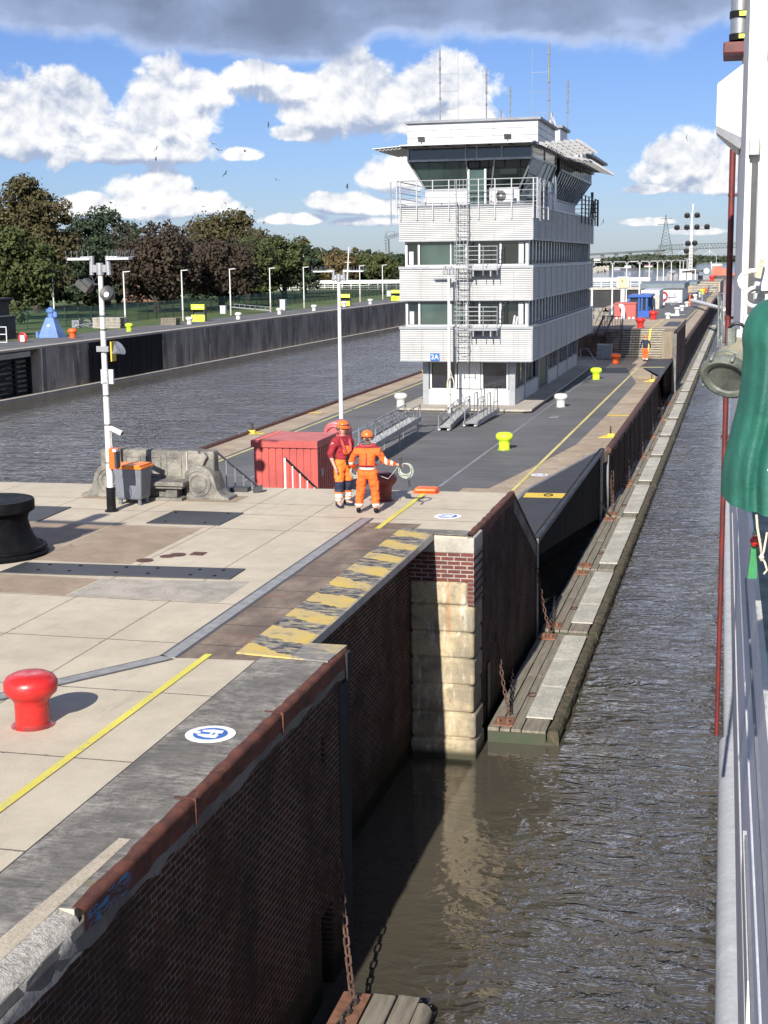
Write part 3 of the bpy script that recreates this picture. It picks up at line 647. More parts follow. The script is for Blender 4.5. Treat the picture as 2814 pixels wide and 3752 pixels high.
w = thing('recess_wall', 'dark brick wall set back in shade under the yellow and black striped plate', 'wall', (-6.45, 19, HW))
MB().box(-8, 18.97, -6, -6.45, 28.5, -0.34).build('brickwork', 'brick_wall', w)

# ---------------------------------------------------------------- pier of sandstone blocks under brick
w = thing('stone_pier', 'pale sandstone pier with brick courses and white cap at the end of the recess', 'pier', (-5.8, 27.45, HW))
b = MB(); zs = [-0.95, -1.46, -2.03, -2.58, -3.15, -3.73, -4.28, -6.0]; rng = random.Random(5)
xr = [-5.26, -5.12, -5.13, -5.12, -5.14, -5.10, -5.08]
for i in range(7):
    dy_ = rng.uniform(-.05, .03)
    b.box(-6.46, 27.42 + dy_, zs[i + 1] + .008, xr[i], 28.4, zs[i] - .008)
b.box(-6.44, 27.47, -6, -5.2, 28.3, -0.96)
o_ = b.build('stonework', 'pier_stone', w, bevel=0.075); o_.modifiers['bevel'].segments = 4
MB().box(-6.46, 27.44, -0.95, -5.125, 28.4, -0.36).box(-5.26, 27.45, -1.45, -5.125, 28.4, -0.95).build('brick_courses', 'brick_end', w)
MB().box(-6.46, 27.43, -0.36, -5.12, 28.4, -0.045).build('cap', 'pale_stone', w, bevel=0.02)

# ---------------------------------------------------------------- wing wall beside the pier, its top running down to the lower quay
w = thing('wing_wall', 'dark brick wing wall with a rusty rim sloping down to the lower quay', 'wall', (-5.3, 30, HW))
b = MB(); b.slabx([(27.6, -6), (36.9, -6), (36.9, -1.97), (33.0, -0.05), (27.6, -0.05)], -5.65, -5.2)
b.box(-9, 32.0, -6, -6.62, 34, -2.0)
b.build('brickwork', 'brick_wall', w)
e = edge_iron(27.5, 33.0, -5.17, 0.0, 4)
e.path([(-5.24, 33.0, -0.03), (-5.24, 36.95, -1.97)], 0.06, 8)
e.build('edge_iron', 'rust_edge', w)
MB().slabx([(33.0, -0.14), (36.9, -2.06), (36.9, -2.4), (33.0, -0.48)], -5.3, -5.185).build('concrete_band', 'concrete_dark', w)
MB().tube((-5.17, 36.93, -1.9), (-5.17, 36.93, -4.7), 0.035, n=8).build('corner_guard', 'galv', w)
MB().box(-5.2, 29.3, -4.45, -5.17, 29.62, -3.2).build('step_iron_slot', 'black_paint', w)

# head wall below the back edge of the upper quay
tag(MB().slaby([(-19, -6), (-6.4, -6), (-6.4, -0.34), (-19, -0.34)], 31.4, 32.0).build('head_wall', 'brick_head', loc=(-12, 32, -4)), 'brick wall under the back edge of the upper quay behind the red shed', 'wall')

# ---------------------------------------------------------------- striped plate over the recess
h = thing('striped_plate', 'steel plate with worn yellow and black hazard stripes overhanging the recess', 'plate', (-6.4, 18, 0))
HP = [(-6.84, 18.28), (-5.44, 18.12), (-5.40, 18.97), (-5.95, 18.97), (-5.95, 27.4), (-6.72, 27.9)]
MB().prism(HP, 0.012, 0.035).build('plate', 'hazard', h)
MB().box(-5.965, 18.98, -0.10, -5.945, 27.4, 0.030).build('edge_angle', 'grey_metal', h)
MB().prism([(-6.70, 27.93), (-5.95, 27.42), (-5.27, 27.40), (-5.27, 27.85)], 0.012, 0.03).build('end_plate', 'coping_weathered', h)

# channel
simple('channel_steel', (0.27, 0.27, 0.265), (0.20, 0.20, 0.20), 5.0, 0.65)
ch = thing('cable_channel', 'narrow grey steel channel let into the concrete and bent near the red bollard', 'channel', (-7.7, 18, 0))
b = MB(); b2 = MB()
for a, q in (((-7.74, 17.95), (-7.74, 29.0)), ((-8.76, 16.45), (-7.74, 17.95)), ((-9.9, 14.5), (-8.76, 16.45))):
    d = (Vector(q) - Vector(a)).normalized(); nn = Vector((-d.y, d.x))
    for off, wd, mb in ((0, .10, b), (0.125, .02, b2), (-0.125, .02, b2)):
        A = Vector(a) + nn * off; B = Vector(q) + nn * off
        mb.prism([tuple(A - nn * wd), tuple(A + nn * wd), tuple(B + nn * wd), tuple(B - nn * wd)], -0.02, 0.014 if mb is b else 0.009)
b.build('cover', 'channel_steel', ch); b2.build('frame', 'dark_metal', ch)

# hatches
def hatch(pts, label, bolts=()):
    t = thing('steel_hatch', label, 'hatch', (sum(p[0] for p in pts) / len(pts), sum(p[1] for p in pts) / len(pts), 0))
    MB().prism(pts, 0.004, 0.022).build('cover', 'plate_steel', t)
    b = MB()
    for x, y in bolts: b.lathe([(0.035, 0.0), (0.035, 0.034), (0.02, 0.04)], 8, (x, y, 0.0))
    if bolts: b.build('bolt', 'black_paint', t, split=True)
    return t
hatch([(-12.26, 27.55), (-12.24, 29.08), (-10.6, 29.08), (-10.62, 27.6)], 'dark steel hatch nearly square in the pale concrete in front of the stone bench', ((-12.1, 28.8), (-10.9, 28.9), (-11.9, 27.75), (-11, 27.75)))
hatch([(-16.4, 27.35), (-16.4, 29.05), (-14.78, 29.1), (-14.68, 27.35)], 'dark steel hatch beside the black capstan, partly in its shadow')
hatch([(-12.93, 22.5), (-12.87, 23.36), (-8.61, 23.62), (-8.6, 22.78)], 'long narrow dark steel cover with bolt pairs in the concrete', [(x, y) for x in (-12.3, -11.7, -10.8, -10.2, -9.4, -8.95) for y in (22.8 + (x + 12.3) * .045, 23.25 + (x + 12.3) * .045)])
for i, (x, y, l) in enumerate(((-10.74, 24.0, 'small round manhole cover, nearest of three beside the long steel cover'), (-10.33, 24.6, 'double round manhole cover, middle one of three beside the long steel cover'), (-9.97, 24.76, 'small square drain cover, farthest of three beside the long steel cover'))):
    b = MB()
    if i < 2: b.lathe([(.16, 0.003), (.16, 0.014), (.13, 0.017)], 16, (x, y, 0))
    if i == 1: b.lathe([(.14, 0.003), (.14, 0.012), (.12, 0.016)], 16, (x - .14, y - .17, 0))
    if i == 2: b.box(x - .13, y - .13, 0.003, x + .13, y + .13, 0.016)
    tag(b.build('drain_cover', 'rust', loc=(x, y, 0)), l, 'drain cover')

# mandatory life jacket signs painted on discs
def ground_sign(x, y, z, label, rz):
    t = thing('ground_sign', label, 'sign', (x, y, z), rz, 'round ground signs')
    MB().lathe([(.30, .006), (.30, .012)], 32).build('disc', 'reflective', t, world=False)
    MB().lathe([(.205, .012), (.205, .016)], 32).build('blue_disc', 'sign_blue', t, world=False)
    b = MB()
    for s in (-1, 1):
        b.prism([(s * .045, -.13), (s * .125, -.12), (s * .135, .02), (s * .09, .13), (s * .05, .13), (s * .045, .05)], .016, .020)
    b.box(-.045, -.10, .016, .045, -.06, .020); b.box(-.045, -.03, .016, .045, .0, .020); b.lathe([(.04, .016), (.04, .020)], 12, (0, .165, 0))
    b.build('pictogram', 'reflective', t, world=False)
    return t
ground_sign(-5.95, 14.95, 0.004, 'round blue life jacket sign on the grey coping by the brick wall', 1.5)
ground_sign(-6.08, 29.5, 0.0, 'round white and blue ground sign near the two men in orange', 1.5)
ground_sign(-6.72, 48.4, ZL, 'round white and blue ground sign on the lower quay beside the yellow line', 1.5)

# ---------------------------------------------------------------- black plate over the gate niche
gt = thing('niche_cover', 'black triangular deck plate with a yellow stripe above the dark gate niche', 'deck plate', (-5.6, 44, ZL))
MB().prism([(-5.2, 36.95), (-5.2, 55.3), (-6.6, 45.2), (-6.66, 43.0), (-6.66, 33.1), (-5.68, 33.1), (-5.68, 36.95)], ZL - 0.06, ZL + 0.02).build('deck', 'black_rubber', gt)
MB().prism([(-6.64, 45.2), (-5.24, 55.3), (-5.24, 55.9), (-6.75, 45.2), (-6.78, 43), (-6.66, 43.0)], ZL - .02, ZL + 0.016).build('rim', 'lead_grey', gt)
MB().sheet([(-6.57, 43.55), (-5.16, 43.62), (-5.14, 44.55), (-6.6, 44.45)], ZL + 0.026).build('stripe', 'yellow', gt)
b = MB(); pts = []
for i in range(24):
    a = 2 * math.pi * i / 24; pts.append((-5.83 + .13 * math.cos(a), 44.06 + .2 * math.sin(a), ZL + 0.034))
b.path(pts, 0.022, 4, closed=True); b.build('numeral', 'black_paint', gt)
b = MB(); b.slabx([(36.98, -1.9), (55.35, -1.9), (55.45, -4.72)] + [(55.4 - i * 1.85, -4.70 + 2.28 * (i / 9.95) ** 0.9) for i in range(1, 11)], -5.32, -5.2)
b.build('fascia', 'panel_black', gt)
MB().path([(-5.2, 36.95, ZL), (-5.2, 55.3, ZL)], 0.09, 8).build('edge_beam', 'black_paint', gt)
MB().box(-5.18, 54.2, -4.6, -5.1, 54.35, -2.1).box(-5.16, 55.5, -4.7, -4.98, 55.66, -1.98).build('guide_post', 'galv', gt)
w = thing('niche_wall', 'dark wall at the back of the gate niche under the black deck plate', 'wall', (-6.6, 40, HW))
MB().prism([(-6.63, 32), (-6.63, 45.2), (-5.05, 55.4), (-5.05, 57), (-8, 57), (-8, 32)], -6, -2.4).build('masonry', 'gate_dark', w)

# sheet pile walls
def pile_wall(y0, y1, x, label, top=ZL):
    b = MB(); y = y0; pts = []
    while y < y1:
        pts += [(x, y), (x, min(y + .22, y1)), (x - .2, min(y + .34, y1)), (x - .2, min(y + .56, y1))]; y += .68
    n = len(pts); vs = [(px, py, -6) for px, py in pts] + [(px, py, top - .1) for px, py in pts]
    b.add(vs, [(i, i + 1, i + 1 + n, i + n) for i in range(n - 1)])
    b.box(x - .5, y0, -6, x - .22, y1, top - .1)
    return tag(b.build('sheet_pile_wall', 'sheet_pile', loc=(x, y0, HW)), label, 'wall')
pile_wall(55.4, 89.2, -5.0, 'rust streaked sheet pile wall below the lower quay beside the pontoons')
pile_wall(129, 298, -5.0, 'distant sheet pile wall below the quay beyond the stairs')
b = MB(); rng = random.Random(9)
for i in range(11):
    y = 57 + i * 3.0 + rng.uniform(-.4, .4); b.tube((-4.95, y, -2.1), (-4.9, y + .1, -4.3), .03, n=5)
tag(b.build('fender_chains', 'chain_rust', loc=(-4.95, 57, HW), ), 'row of rusty fender chains hanging down the sheet pile wall', 'chains', kind='stuff')

# ---------------------------------------------------------------- pontoons (floating walkways) along the wall
def pontoon(y0, y1, label, x0=-5.06, x1=-3.55, grate=True, brackets=True, seed=0):
    t = thing('pontoon', label, 'pontoon', (x0 + .7, (y0 + y1) / 2, HW), 0, 'floating fender pontoons along the wall')
    rng = random.Random(seed); zt = -4.40
    b = MB(); xs = [x0, x0 + .26, x0 + .50, x0 + .73, -3.80]
    for i in range(4):
        if y1 - y0 > 4 and i < 3:
            ym = y0 + (y1 - y0) * rng.uniform(.3, .7); b.box(xs[i] + .01, y0, zt - .3, xs[i + 1] - .01, ym - .012, zt + rng.uniform(-.02, .02)); b.box(xs[i] + .01, ym + .012, zt - .3, xs[i + 1] - .01, y1 - rng.uniform(0, .15), zt + rng.uniform(-.02, .02))
        else: b.box(xs[i] + .01, y0, zt - .3, xs[i + 1] - .01, y1, zt - .01)
    b.build('planks', 'timber', t, bevel=.012)
    MB().box(x0 + .05, y0 - .02, HW - .4, -3.62, y1 + .02, zt - .24).build('float', 'algae', t)
    MB().box(x0 + .02, y0 - .035, HW - .3, -3.82, y0 - .003, zt - .06).build('end_board', 'algae', t)
    if grate:
        gm = MB(); n = max(1, round((y1 - y0 - 1.4) / 2.4)); L = (y1 - y0 - 1.2) / n
        for i in range(n): gm.box(-4.34, y0 + .8 + L * i, zt + .005, -3.76, y0 + .8 + L * (i + 1) - .03, zt + .045 + rng.uniform(-.006, .006))
        gm.build('grating', 'grating', t)
    lg = MB(); n = max(8, int((y1 - y0) / .18)) if y1 < 80 else 12; prof = [(-.10, -.34), (-.13, -.05), (-.08, .0), (.02, .01), (.10, -.03), (.13, -.14), (.12, -.34)]; vs = []
    for i in range(n + 1):
        for px, pz in prof: vs.append((-3.655 + px + rng.uniform(-.022, .022) * (1 if px > -.09 else .3), y0 + (y1 - y0) * i / n + rng.uniform(-.03, .03) * (0 < i < n), zt + pz + rng.uniform(-.03, .02)))
    k = len(prof); lg.add(vs, [(i * k + j, i * k + j + 1, (i + 1) * k + j + 1, (i + 1) * k + j) for i in range(n) for j in range(k - 1)] + [tuple(range(k)), tuple(range(n * k + k - 1, n * k - 1, -1))])
    lg.build('fender_log', 'moss_log', t)
    if brackets:
        for yy in (y0 + .42, y1 - .55):
            MB().box(x0 + .10, yy - .28, zt, x0 + .52, yy + .28, zt + .035).tube((x0 + .2, yy - .14, zt + .03), (x0 + .2, yy - .14, zt + .14), .035, n=6).tube((x0 + .4, yy - .14, zt + .03), (x0 + .4, yy - .14, zt + .14), .035, n=6).build('rust_plate', 'rust_light', t)
        MB().path([(x0 + .62 + .1 * math.cos(a), y0 + 2.4 + .14 * math.sin(a), zt + .035) for a in [R(40 * i) for i in range(9)]], .014, 5, closed=True).build('ring', 'rust', t)
    return t
pontoon(28.62, 36.72, 'nearest grating topped floating pontoon beside the brick wing wall')
names = ['second', 'third', 'fourth', 'fifth', 'sixth', 'seventh', 'eighth', 'ninth', 'tenth', 'eleventh', 'twelfth', 'thirteenth']
ys = [36.95, 44.62, 44.78, 54.15, 54.3, 62.3, 62.5, 70.9, 71.1, 79.1, 79.3, 87.6, 87.9, 97.2, 97.5, 106, 106.3, 115, 115.4, 127, 127.4, 150, 151, 178, 179, 210]
for i in range(13):
    pontoon(ys[2 * i], ys[2 * i + 1], '%s floating pontoon along the wall, counted from the brick wing wall' % names[i] if i < 12 else 'farthest long floating pontoon along the wall', seed=i, brackets=i < 8)
t = thing('pontoon', 'grey timber pontoon end with a rusty steel plate below the near brick wall', 'pontoon', (-4.6, 15, HW), 0, 'floating fender pontoons along the wall')
MB().box(-4.62, 8, -4.7, -4.3, 17.25, -4.36).box(-4.28, 8, -4.7, -3.98, 17.3, -4.37).build('planks', 'timber', t, bevel=.02)
MB().box(-5.02, 8, -4.75, -4.64, 17.18, -4.35).build('rust_plate', 'rust_light', t)
MB().path([(-3.92, 8 + i, -4.55) for i in range(9)] + [(-3.94, 17.2, -4.55)], .15, 10).build('fender_log', 'timber', t)

def chain(p0, p1, label, mat='chain_rust', sag=0.15, r=0.0135, L=0.15, name='chain', cat='chain'):
    p0, p1 = Vector(p0), Vector(p1); b = MB(); n = max(4, int((p1 - p0).length / (L * .78)))
    P_ = [p0.lerp(p1, i / n) + Vector((0, 0, -sag * 4 * (i / n) * (1 - i / n))) for i in range(n + 1)]
    for i in range(n):
        a, c = P_[i], P_[i + 1]; t = (c - a).normalized(); s1 = t.cross(Vector((0, 1, 0.3))).normalized(); s2 = t.cross(s1)
        side = s1 if i % 2 else s2; mid = (a + c) / 2; hl = L / 2 - r; w_ = L * .24
        b.path([mid + t * (hl * .55 * math.cos(q) + (hl * .45 if math.cos(q) > .01 else -hl * .45)) + side * (w_ * math.sin(q)) for q in [R(22.5 + 45 * k) for k in range(8)]], r, 5, closed=True)
    return tag(b.build(name, mat, loc=tuple(p1)), label, cat, 'mooring chains of the pontoons')
chain((-5.38, 18.3, -2.94), (-4.85, 17.0, -4.34), 'rusty chain hanging from a hole in the near brick wall to the pontoon end', r=.017, L=.18)
chain((-4.78, 17.1, -4.33), (-4.9, 15.6, -4.34), 'short dark chain lying over the rusty plate of the near pontoon', 'chain_dark', .0, .02, .17)
chain((-5.2, 30.53, -2.75), (-4.72, 29.45, -4.35), 'rusty chain from the wing wall down to the front bracket of the nearest pontoon')
chain((-5.05, 31.9, -4.0), (-4.70, 29.55, -4.35), 'short dark chain at the front bracket of the nearest pontoon', 'chain_dark')
chain((-5.18, 36.75, -2.5), (-4.72, 36.3, -4.35), 'rusty chain hanging from the foot of the sloping wall to the gap between pontoons')
chain((-5.0, 39.2, -4.0), (-4.70, 36.6, -4.35), 'dark chain at the joint of the first two pontoons', 'chain_dark')
chain((-5.18, 52.5, -3.1), (-4.72, 54.0, -4.35), 'dark chain hanging down the black fascia to the third pontoon', 'chain_dark')
chain((-5.0, 56.5, -2.8), (-4.70, 54.6, -4.35), 'rusty chain beside the galvanised guide post')
for i, y in enumerate((62.4, 71.0, 79.2, 87.8)):
    chain((-4.97, y + 1.6, -2.4), (-4.7, y + .3, -4.35), 'thin rusty chain at the %s pontoon joint below the sheet pile wall' % ('nearest', 'second', 'third', 'last')[i], r=.014, L=.2)

# second gate niche, stairs and upper platform
st(MB().prism([(-6.27, 96.6), (-5.0, 90.5), (-5.0, 97.3), (-6.8, 97.1)], ZL - .05, ZL + .012).prism([(-6.8, 98.0), (-5.0, 98.1), (-4.95, 105.8), (-6.5, 105.8)], ZL - .05, ZL + .012).build('dark_paving', 'black_rubber'))
w = thing('niche_wall', 'dark wall of the second gate niche below the stairs', 'wall', (-6, 97, HW))
MB().prism([(-5.1, 89.3), (-6.4, 96.5), (-6.4, 106), (-8, 106), (-8, 89.3)], -6, -2.4).build('masonry', 'gate_dark', w)
MB().path([(-5.0, 89.3, ZL), (-5.0, 105.8, ZL)], .1, 8).build('edge_beam', 'black_paint', w)
MB().box(-5.0, 105.5, -6, -4.7, 105.8, -0.1).build('guide_post', 'concrete_dark', w)
sw = thing('staircase', 'broad worn stone stairs with a yellow stripe leading up to the far platform', 'stairs', (-7.4, 107, ZL))
b = MB(); b2 = MB()
for i in range(12):
    zt = ZL + 1.95 / 12 * (i + 1); y = 106.95 + .29 * i
    b.box(-8.95, y + .015, ZL - .2, -5.8, 111, zt - .05); b2.box(-8.95, y - .02, zt - .05, -5.8, y + .32 if i < 11 else 111, zt)
b.build('risers', 'riser', sw); b2.build('treads', 'pale_stone', sw)
b = MB()
for i in range(12): b.box(-6.95, 106.925 + .29 * i, ZL + 1.95 / 12 * i + .01, -6.82, 106.95 + .29 * i, ZL + 1.95 / 12 * (i + 1)); b.box(-6.95, 106.95 + .29 * i, ZL + 1.95 / 12 * (i + 1) - .05, -6.82, 107.24 + .29 * i, ZL + 1.95 / 12 * (i + 1) + .006)
b.build('yellow_stripe', 'yellow', sw)
MB().box(-5.8, 106.3, -2.2, -4.95, 111, 0.01).build('side_block', 'head_stone', sw, bevel=.04)
st(MB().prism([(-20.5, 110.4), (-4.95, 110.4), (-4.95, 128.8), (-20.5, 127)], -0.4, 0.0).build('upper_platform', 'lower_concrete'))
w = thing('platform_wall', 'dark brick wall below the far platform left of the stairs', 'wall', (-10, 108, HW))
MB().box(-20.6, 108.2, -6, -8.97, 127, -0.41).box(-9.9, 106.6, -2, -8.97, 108.2, -0.02).build('brickwork', 'brick_head', w)
MB().box(-8.9, 111.05, -6, -4.97, 128.5, -0.41).box(-5.6, 106.0, -6, -4.98, 111, -2.2).build('head_masonry', 'brick_head', w)
hatch([(-6.2, 114.4), (-6.1, 122.4), (-5.05, 122.4), (-5.0, 114.4)], 'dark steel hatch on the far platform near the quay edge').location.z = 0
# third head far down the quay
sw = thing('staircase', 'far stone stairs with a yellow stripe at the end of the long quay', 'stairs', (-7.2, 296, ZL))
b = MB(); b2 = MB()
for i in range(6): b.box(-10.5, 296 + .6 * i, ZL - .2, -5.3, 300, ZL + 1.95 / 6 * (i + 1) - .14); b2.box(-10.5, 295.95 + .6 * i, ZL + 1.95 / 6 * (i + 1) - .14, -5.3, 300, ZL + 1.95 / 6 * (i + 1))
b.build('risers', 'riser', sw); b2.build('treads', 'pale_stone', sw)
MB().slabx([(295.9, ZL), (299.6, 0.03), (300, 0.03), (299.8, -.05), (296.2, ZL - .02)], -6.15, -5.95).build('yellow_stripe', 'yellow', sw)
st(MB().prism([(-19.4, 299.5), (-4.9, 299.5), (-4.9, 345), (-19.4, 345)], -6, 0.0).build('far_head', 'lower_concrete'))
# ================================================================ control tower building
BX0, BX1, BY0, BY1 = -16.52, -9.98, 68.7, 97.1
bd = thing('control_building', 'white ribbed lock control building with slanted glass cab, outside ladder and antennas', 'building', (-13.25, 83, ZL))
MB().prism([(-16.2, 67.95), (-10.3, 67.95), (-10.0, 68.2), (-10.0, 98), (-16.5, 98), (-16.5, 68.2)], ZL + .004, ZL + .10).prism([(-16.35, 67.8), (-10.2, 67.8), (-9.85, 68.05), (-9.85, 98), (-16.6, 98), (-16.6, 68.0)], ZL + .10, ZL + .19).build('plinth', 'far_kerb', bd)
# ground floor
GX0, GX1, GY0, GY1 = -15.66, -10.96, 69.9, 97.5
b = MB(); b.box(GX0 + .3, GY0 + .06, ZL + .19, GX1 - .3, GY0 + .2, -1.06)
for i in range(8): b.box(GX0 + .3, GY0 + .03, -1.92 + .1 * i + .14, GX1 - .3, GY0 + .06, -1.92 + .1 * i + .20)
for y0, y1 in ((70.2, 73.4), (73.4, 78.3), (82.2, 86.7), (86.9, 91.5), (91.6, 97.2)):
    b.box(GX1 - .2, y0 + .04, ZL + .19, GX1 - .05, y1 - .04, -1.06)
    for i in range(8): b.box(GX1 - .05, y0 + .05, -1.78 + .1 * i, GX1 - .02, y1 - .05, -1.72 + .1 * i)
b.box(GX0, GY0 + .3, ZL + .19, GX0 + .2, GY1, .5)
b.build('base_panel', 'clad_white', bd)
b = MB(); b.box(GX0, GY0, ZL + .19, GX0 + .3, GY0 + .3, .5); b.box(GX1 - .3, GY0, ZL + .19, GX1, GY0 + .3, .5)
for y in (73.4, 78.4, 82.1, 86.8, 91.5, 97.3): b.box(GX1 - .14, y - .1, ZL + .19, GX1 + .005, y + .1, .5)
b.build('post', 'grey_metal', bd, split=True)
MB().box(GX0 + .3, GY0 + .16, -1.06, GX1 - .25, GY1, .505).build('inner_wall', 'glass_tint', bd)
f = MB()
for x0, x1 in ((-15.21, -14.02), (-12.58, -11.4)):
    f.box(x0 - .07, GY0 + .06, -1.06, x1 + .07, GY0 + .12, -.95); f.box(x0 - .07, GY0 + .06, .35, x1 + .07, GY0 + .12, .5)
    f.box(x0 - .10, GY0 + .05, -.95, x0, GY0 + .12, .35); f.box(x1, GY0 + .05, -.95, x1 + .10, GY0 + .12, .35)
f.box(GX0 + .3, GY0 + .05, -1.07, GX1 - .3, GY0 + .17, -1.00)
wf = f.build('window_frame', 'white_metal', bd)
d = MB().box(-13.86, GY0 + .04, -.95, -13.31, GY0 + .13, .36).box(-13.27, GY0 + .04, -.95, -12.72, GY0 + .13, .36).build('white_panel', 'white_paint', bd, split=True)
f = MB()
for y0, y1 in ((70.25, 73.3), (73.5, 78.3), (82.2, 86.7), (86.9, 91.4), (91.6, 97.2)):
    n = 3
    for i in range(n + 1): y = y0 + (y1 - y0) * i / n; f.box(GX1 - .2, y - .04, -1.0, GX1 - .1, y + .04, .45)
    f.box(GX1 - .2, y0, -1.06, GX1 - .08, y1, -.98)
f.box(GX1 - .2, 78.5, ZL + .19, GX1 - .1, 82.0, ZL + .3)
f.build('window_frame', 'grey_metal', bd)
MB().box(GX1 - .12, 78.6, ZL + .2, GX1 - .08, 81.9, .4).build('door', 'dark_metal', bd)
# facade bands with ribs
for z0, z1 in ((0.51, 2.17), (3.48, 5.09), (6.35, 7.98)):
    b = MB(); b.box(BX0, BY0, z0, BX1, BY1, z1)
    n = 17; h = (z1 - z0 - .12) / n
    for i in range(n):
        z = z0 + h * (i + .5)
        for dx in (0, 1):
            za, zb_, o_ = z - h * .20, z + h * .36, .06
            if dx: b.box(BX1 - .01, BY0, za, BX1 + o_, BY1, zb_)
            else: b.box(BX0, BY0 - o_, za, BX1 + o_, BY0 + .01, zb_)
    bb = b.build('facade_band', 'clad_white', bd)
    t = MB(); t.box(BX0 - .04, BY0 - .085, z1 - .09, BX1 + .085, BY0 + .1, z1 + .04); t.box(BX1 - .1, BY0 + .1, z1 - .09, BX1 + .085, BY1, z1 + .04); t.box(BX1 + .0, BY0 - .075, z0, BX1 + .075, BY0 + .03, z1 - .09)
    t.box(BX0 - .02, BY0 - .045, z0 - .03, BX1 + .04, BY0 + .1, z0 + .02); t.box(BX1 - .1, BY0 + .1, z0 - .03, BX1 + .05, BY1, z0 + .02)
    for x in (-15.45, -14.35, -11.8, -10.85): t.box(x - .012, BY0 - .066, z0, x + .012, BY0, z1 - .09)
    for i in range(1, 13): y = BY0 + (BY1 - BY0) * i / 12.4; t.box(BX1 + .01, y - .03, z0, BX1 + .075, y + .03, z1 - .09)
    t.box(-12.88, BY0 - .066, z0, -12.84, BY0, z1 - .09)
    t.build('trim', 'grey_metal', bd)
# ribbon windows on two floors
for z0, z1 in ((2.18, 3.47), (5.10, 6.34)):
    gl = MB().box(-16.22, 68.98, z0, -10.22, BY1 - .3, z1).build('window', 'glass_dark', bd)
    f = MB()
    for x, wd in ((-16.23, .06), (-15.6, .05), (-14.0, .03), (-13.24, .05), (-12.58, .04), (-11.54, .05), (-10.27, .05)): f.box(x - wd, 68.93, z0, x + wd, 68.975, z1)
    f.box(-16.28, 68.92, z0, -10.2, 68.97, z0 + .10); f.box(-16.28, 68.93, z1 - .05, -10.2, 68.97, z1)
    f.build('frame', 'white_metal', gl, world=False).location = (13.25 * 0, 0, 0)
    o = kids(gl)[0]; o.location = -bd.location
    f = MB()
    for i in range(25): y = 69.0 + i * 1.165; f.box(-10.22, y - .05, z0, -10.16, y + .05, z1)
    f.box(-10.22, 69, z0, -10.15, BY1 - .3, z0 + .08)
    o = f.build('mullions', 'grey_metal', gl, world=False); o.location = -bd.location
    b = MB().box(-16.1, 68.972, z0 + .12, -15.88, 68.978, z0 + .75).box(-10.66, 68.972, z0 + .12, -10.42, 68.978, z1 - .1)
    if z0 < 3: b.add([(-10.95, 68.972, z0 + .12), (-10.85, 68.972, z0 + .12), (-10.80, 68.972, z0 + .55), (-10.88, 68.972, z0 + .55)], [(0, 1, 2, 3)]).add([(-10.82, 68.972, z0 + .12), (-10.72, 68.972, z0 + .12), (-10.68, 68.972, z0 + .5), (-10.75, 68.972, z0 + .5)], [(0, 1, 2, 3)])
    b.build('blind', 'panel_white', gl, split=True)
    o = MB().box(-15.5, 68.972, z0 + .11, -13.3, 68.977, z1 - .06).build('bright_pane', 'glass_green', gl, world=False); o.location = -bd.location
# balconies and ladder
for z in (2.10, 4.98):
    b = MB(); b.box(-12.95, 67.85, z - .06, -11.52, 68.62, z); 
    for x in (-12.7, -11.85): b.box(x - .03, 67.9, z - .35, x + .03, 68.6, z - .06)
    bal = b.build('balcony', 'grey_metal', bd)
    b = MB()
    for i in range(6): b.tube((-13.62, 67.85, z + .02 + .21 * i), (-11.52, 67.85, z + .02 + .21 * i), .016, n=5); b.tube((-11.52, 67.85, z + .02 + .21 * i), (-11.52, 68.65, z + .02 + .21 * i), .016, n=5)
    for x in (-12.93, -12.2, -11.52): b.tube((x, 67.85, z - .3), (x, 67.85, z + 1.1), .022, n=6)
    o = b.build('railing', 'galv', bal, world=False); o.location = -bd.location
b = MB()
for x in (-13.58, -13.02): b.tube((x, 68.25, .45), (x, 68.25, 9.2), .028, n=6)
z = .55
while z < 9.1: b.tube((-13.58, 68.25, z), (-13.02, 68.25, z), .016, n=5); z += .28
for z in (1.2, 2.2, 3.2, 4.2, 5.2, 6.2, 7.2, 8.0): 
    b.tube((-13.58, 68.25, z), (-13.58, 68.66, z), .02, n=4); b.tube((-13.02, 68.25, z), (-13.02, 68.66, z), .02, n=4)
lad = b.build('ladder', 'galv', bd)
b = MB(); z = 1.3
while z < 9.2:
    b.path([(-13.3 + .34 * math.cos(a), 68.25 - .62 * math.sin(a), z) for a in [R(18 * i) for i in range(11)]], .014, 4); z += .8
for a in (R(30), R(60), R(90), R(120), R(150)): b.tube((-13.3 + .34 * math.cos(a), 68.25 - .62 * math.sin(a), 1.3), (-13.3 + .34 * math.cos(a), 68.25 - .62 * math.sin(a), 9.2), .010, n=4)
o = b.build('safety_cage', 'galv', lad, world=False); o.location = -bd.location
MB().box(-14.98, 68.585, .53, -14.53, 68.64, .88).build('number_sign', 'sign_blue', bd)
def text(s, size, loc, rot, mat, name, parent=None, ext=0.004, align='CENTER'):
    cu = bpy.data.curves.new(name, 'FONT'); cu.body = s; cu.size = size; cu.extrude = ext; cu.align_x = align; cu.align_y = 'CENTER'
    t = bpy.data.objects.new(name, cu); COL.objects.link(t)
    dg = bpy.context.evaluated_depsgraph_get(); me = bpy.data.meshes.new_from_object(t.evaluated_get(dg)); bpy.data.objects.remove(t)
    o = bpy.data.objects.new(name, me); COL.objects.link(o); me.materials.clear(); me.materials.append(M[mat]); o.rotation_euler = rot; o.location = loc
    if parent is not None: o.parent = parent; o.location = Vector(loc) - parent.matrix_basis.translation
    return o
text('2A', .34, (-14.755, 68.578, .705), (R(90), 0, 0), 'white_paint', 'number', bd)
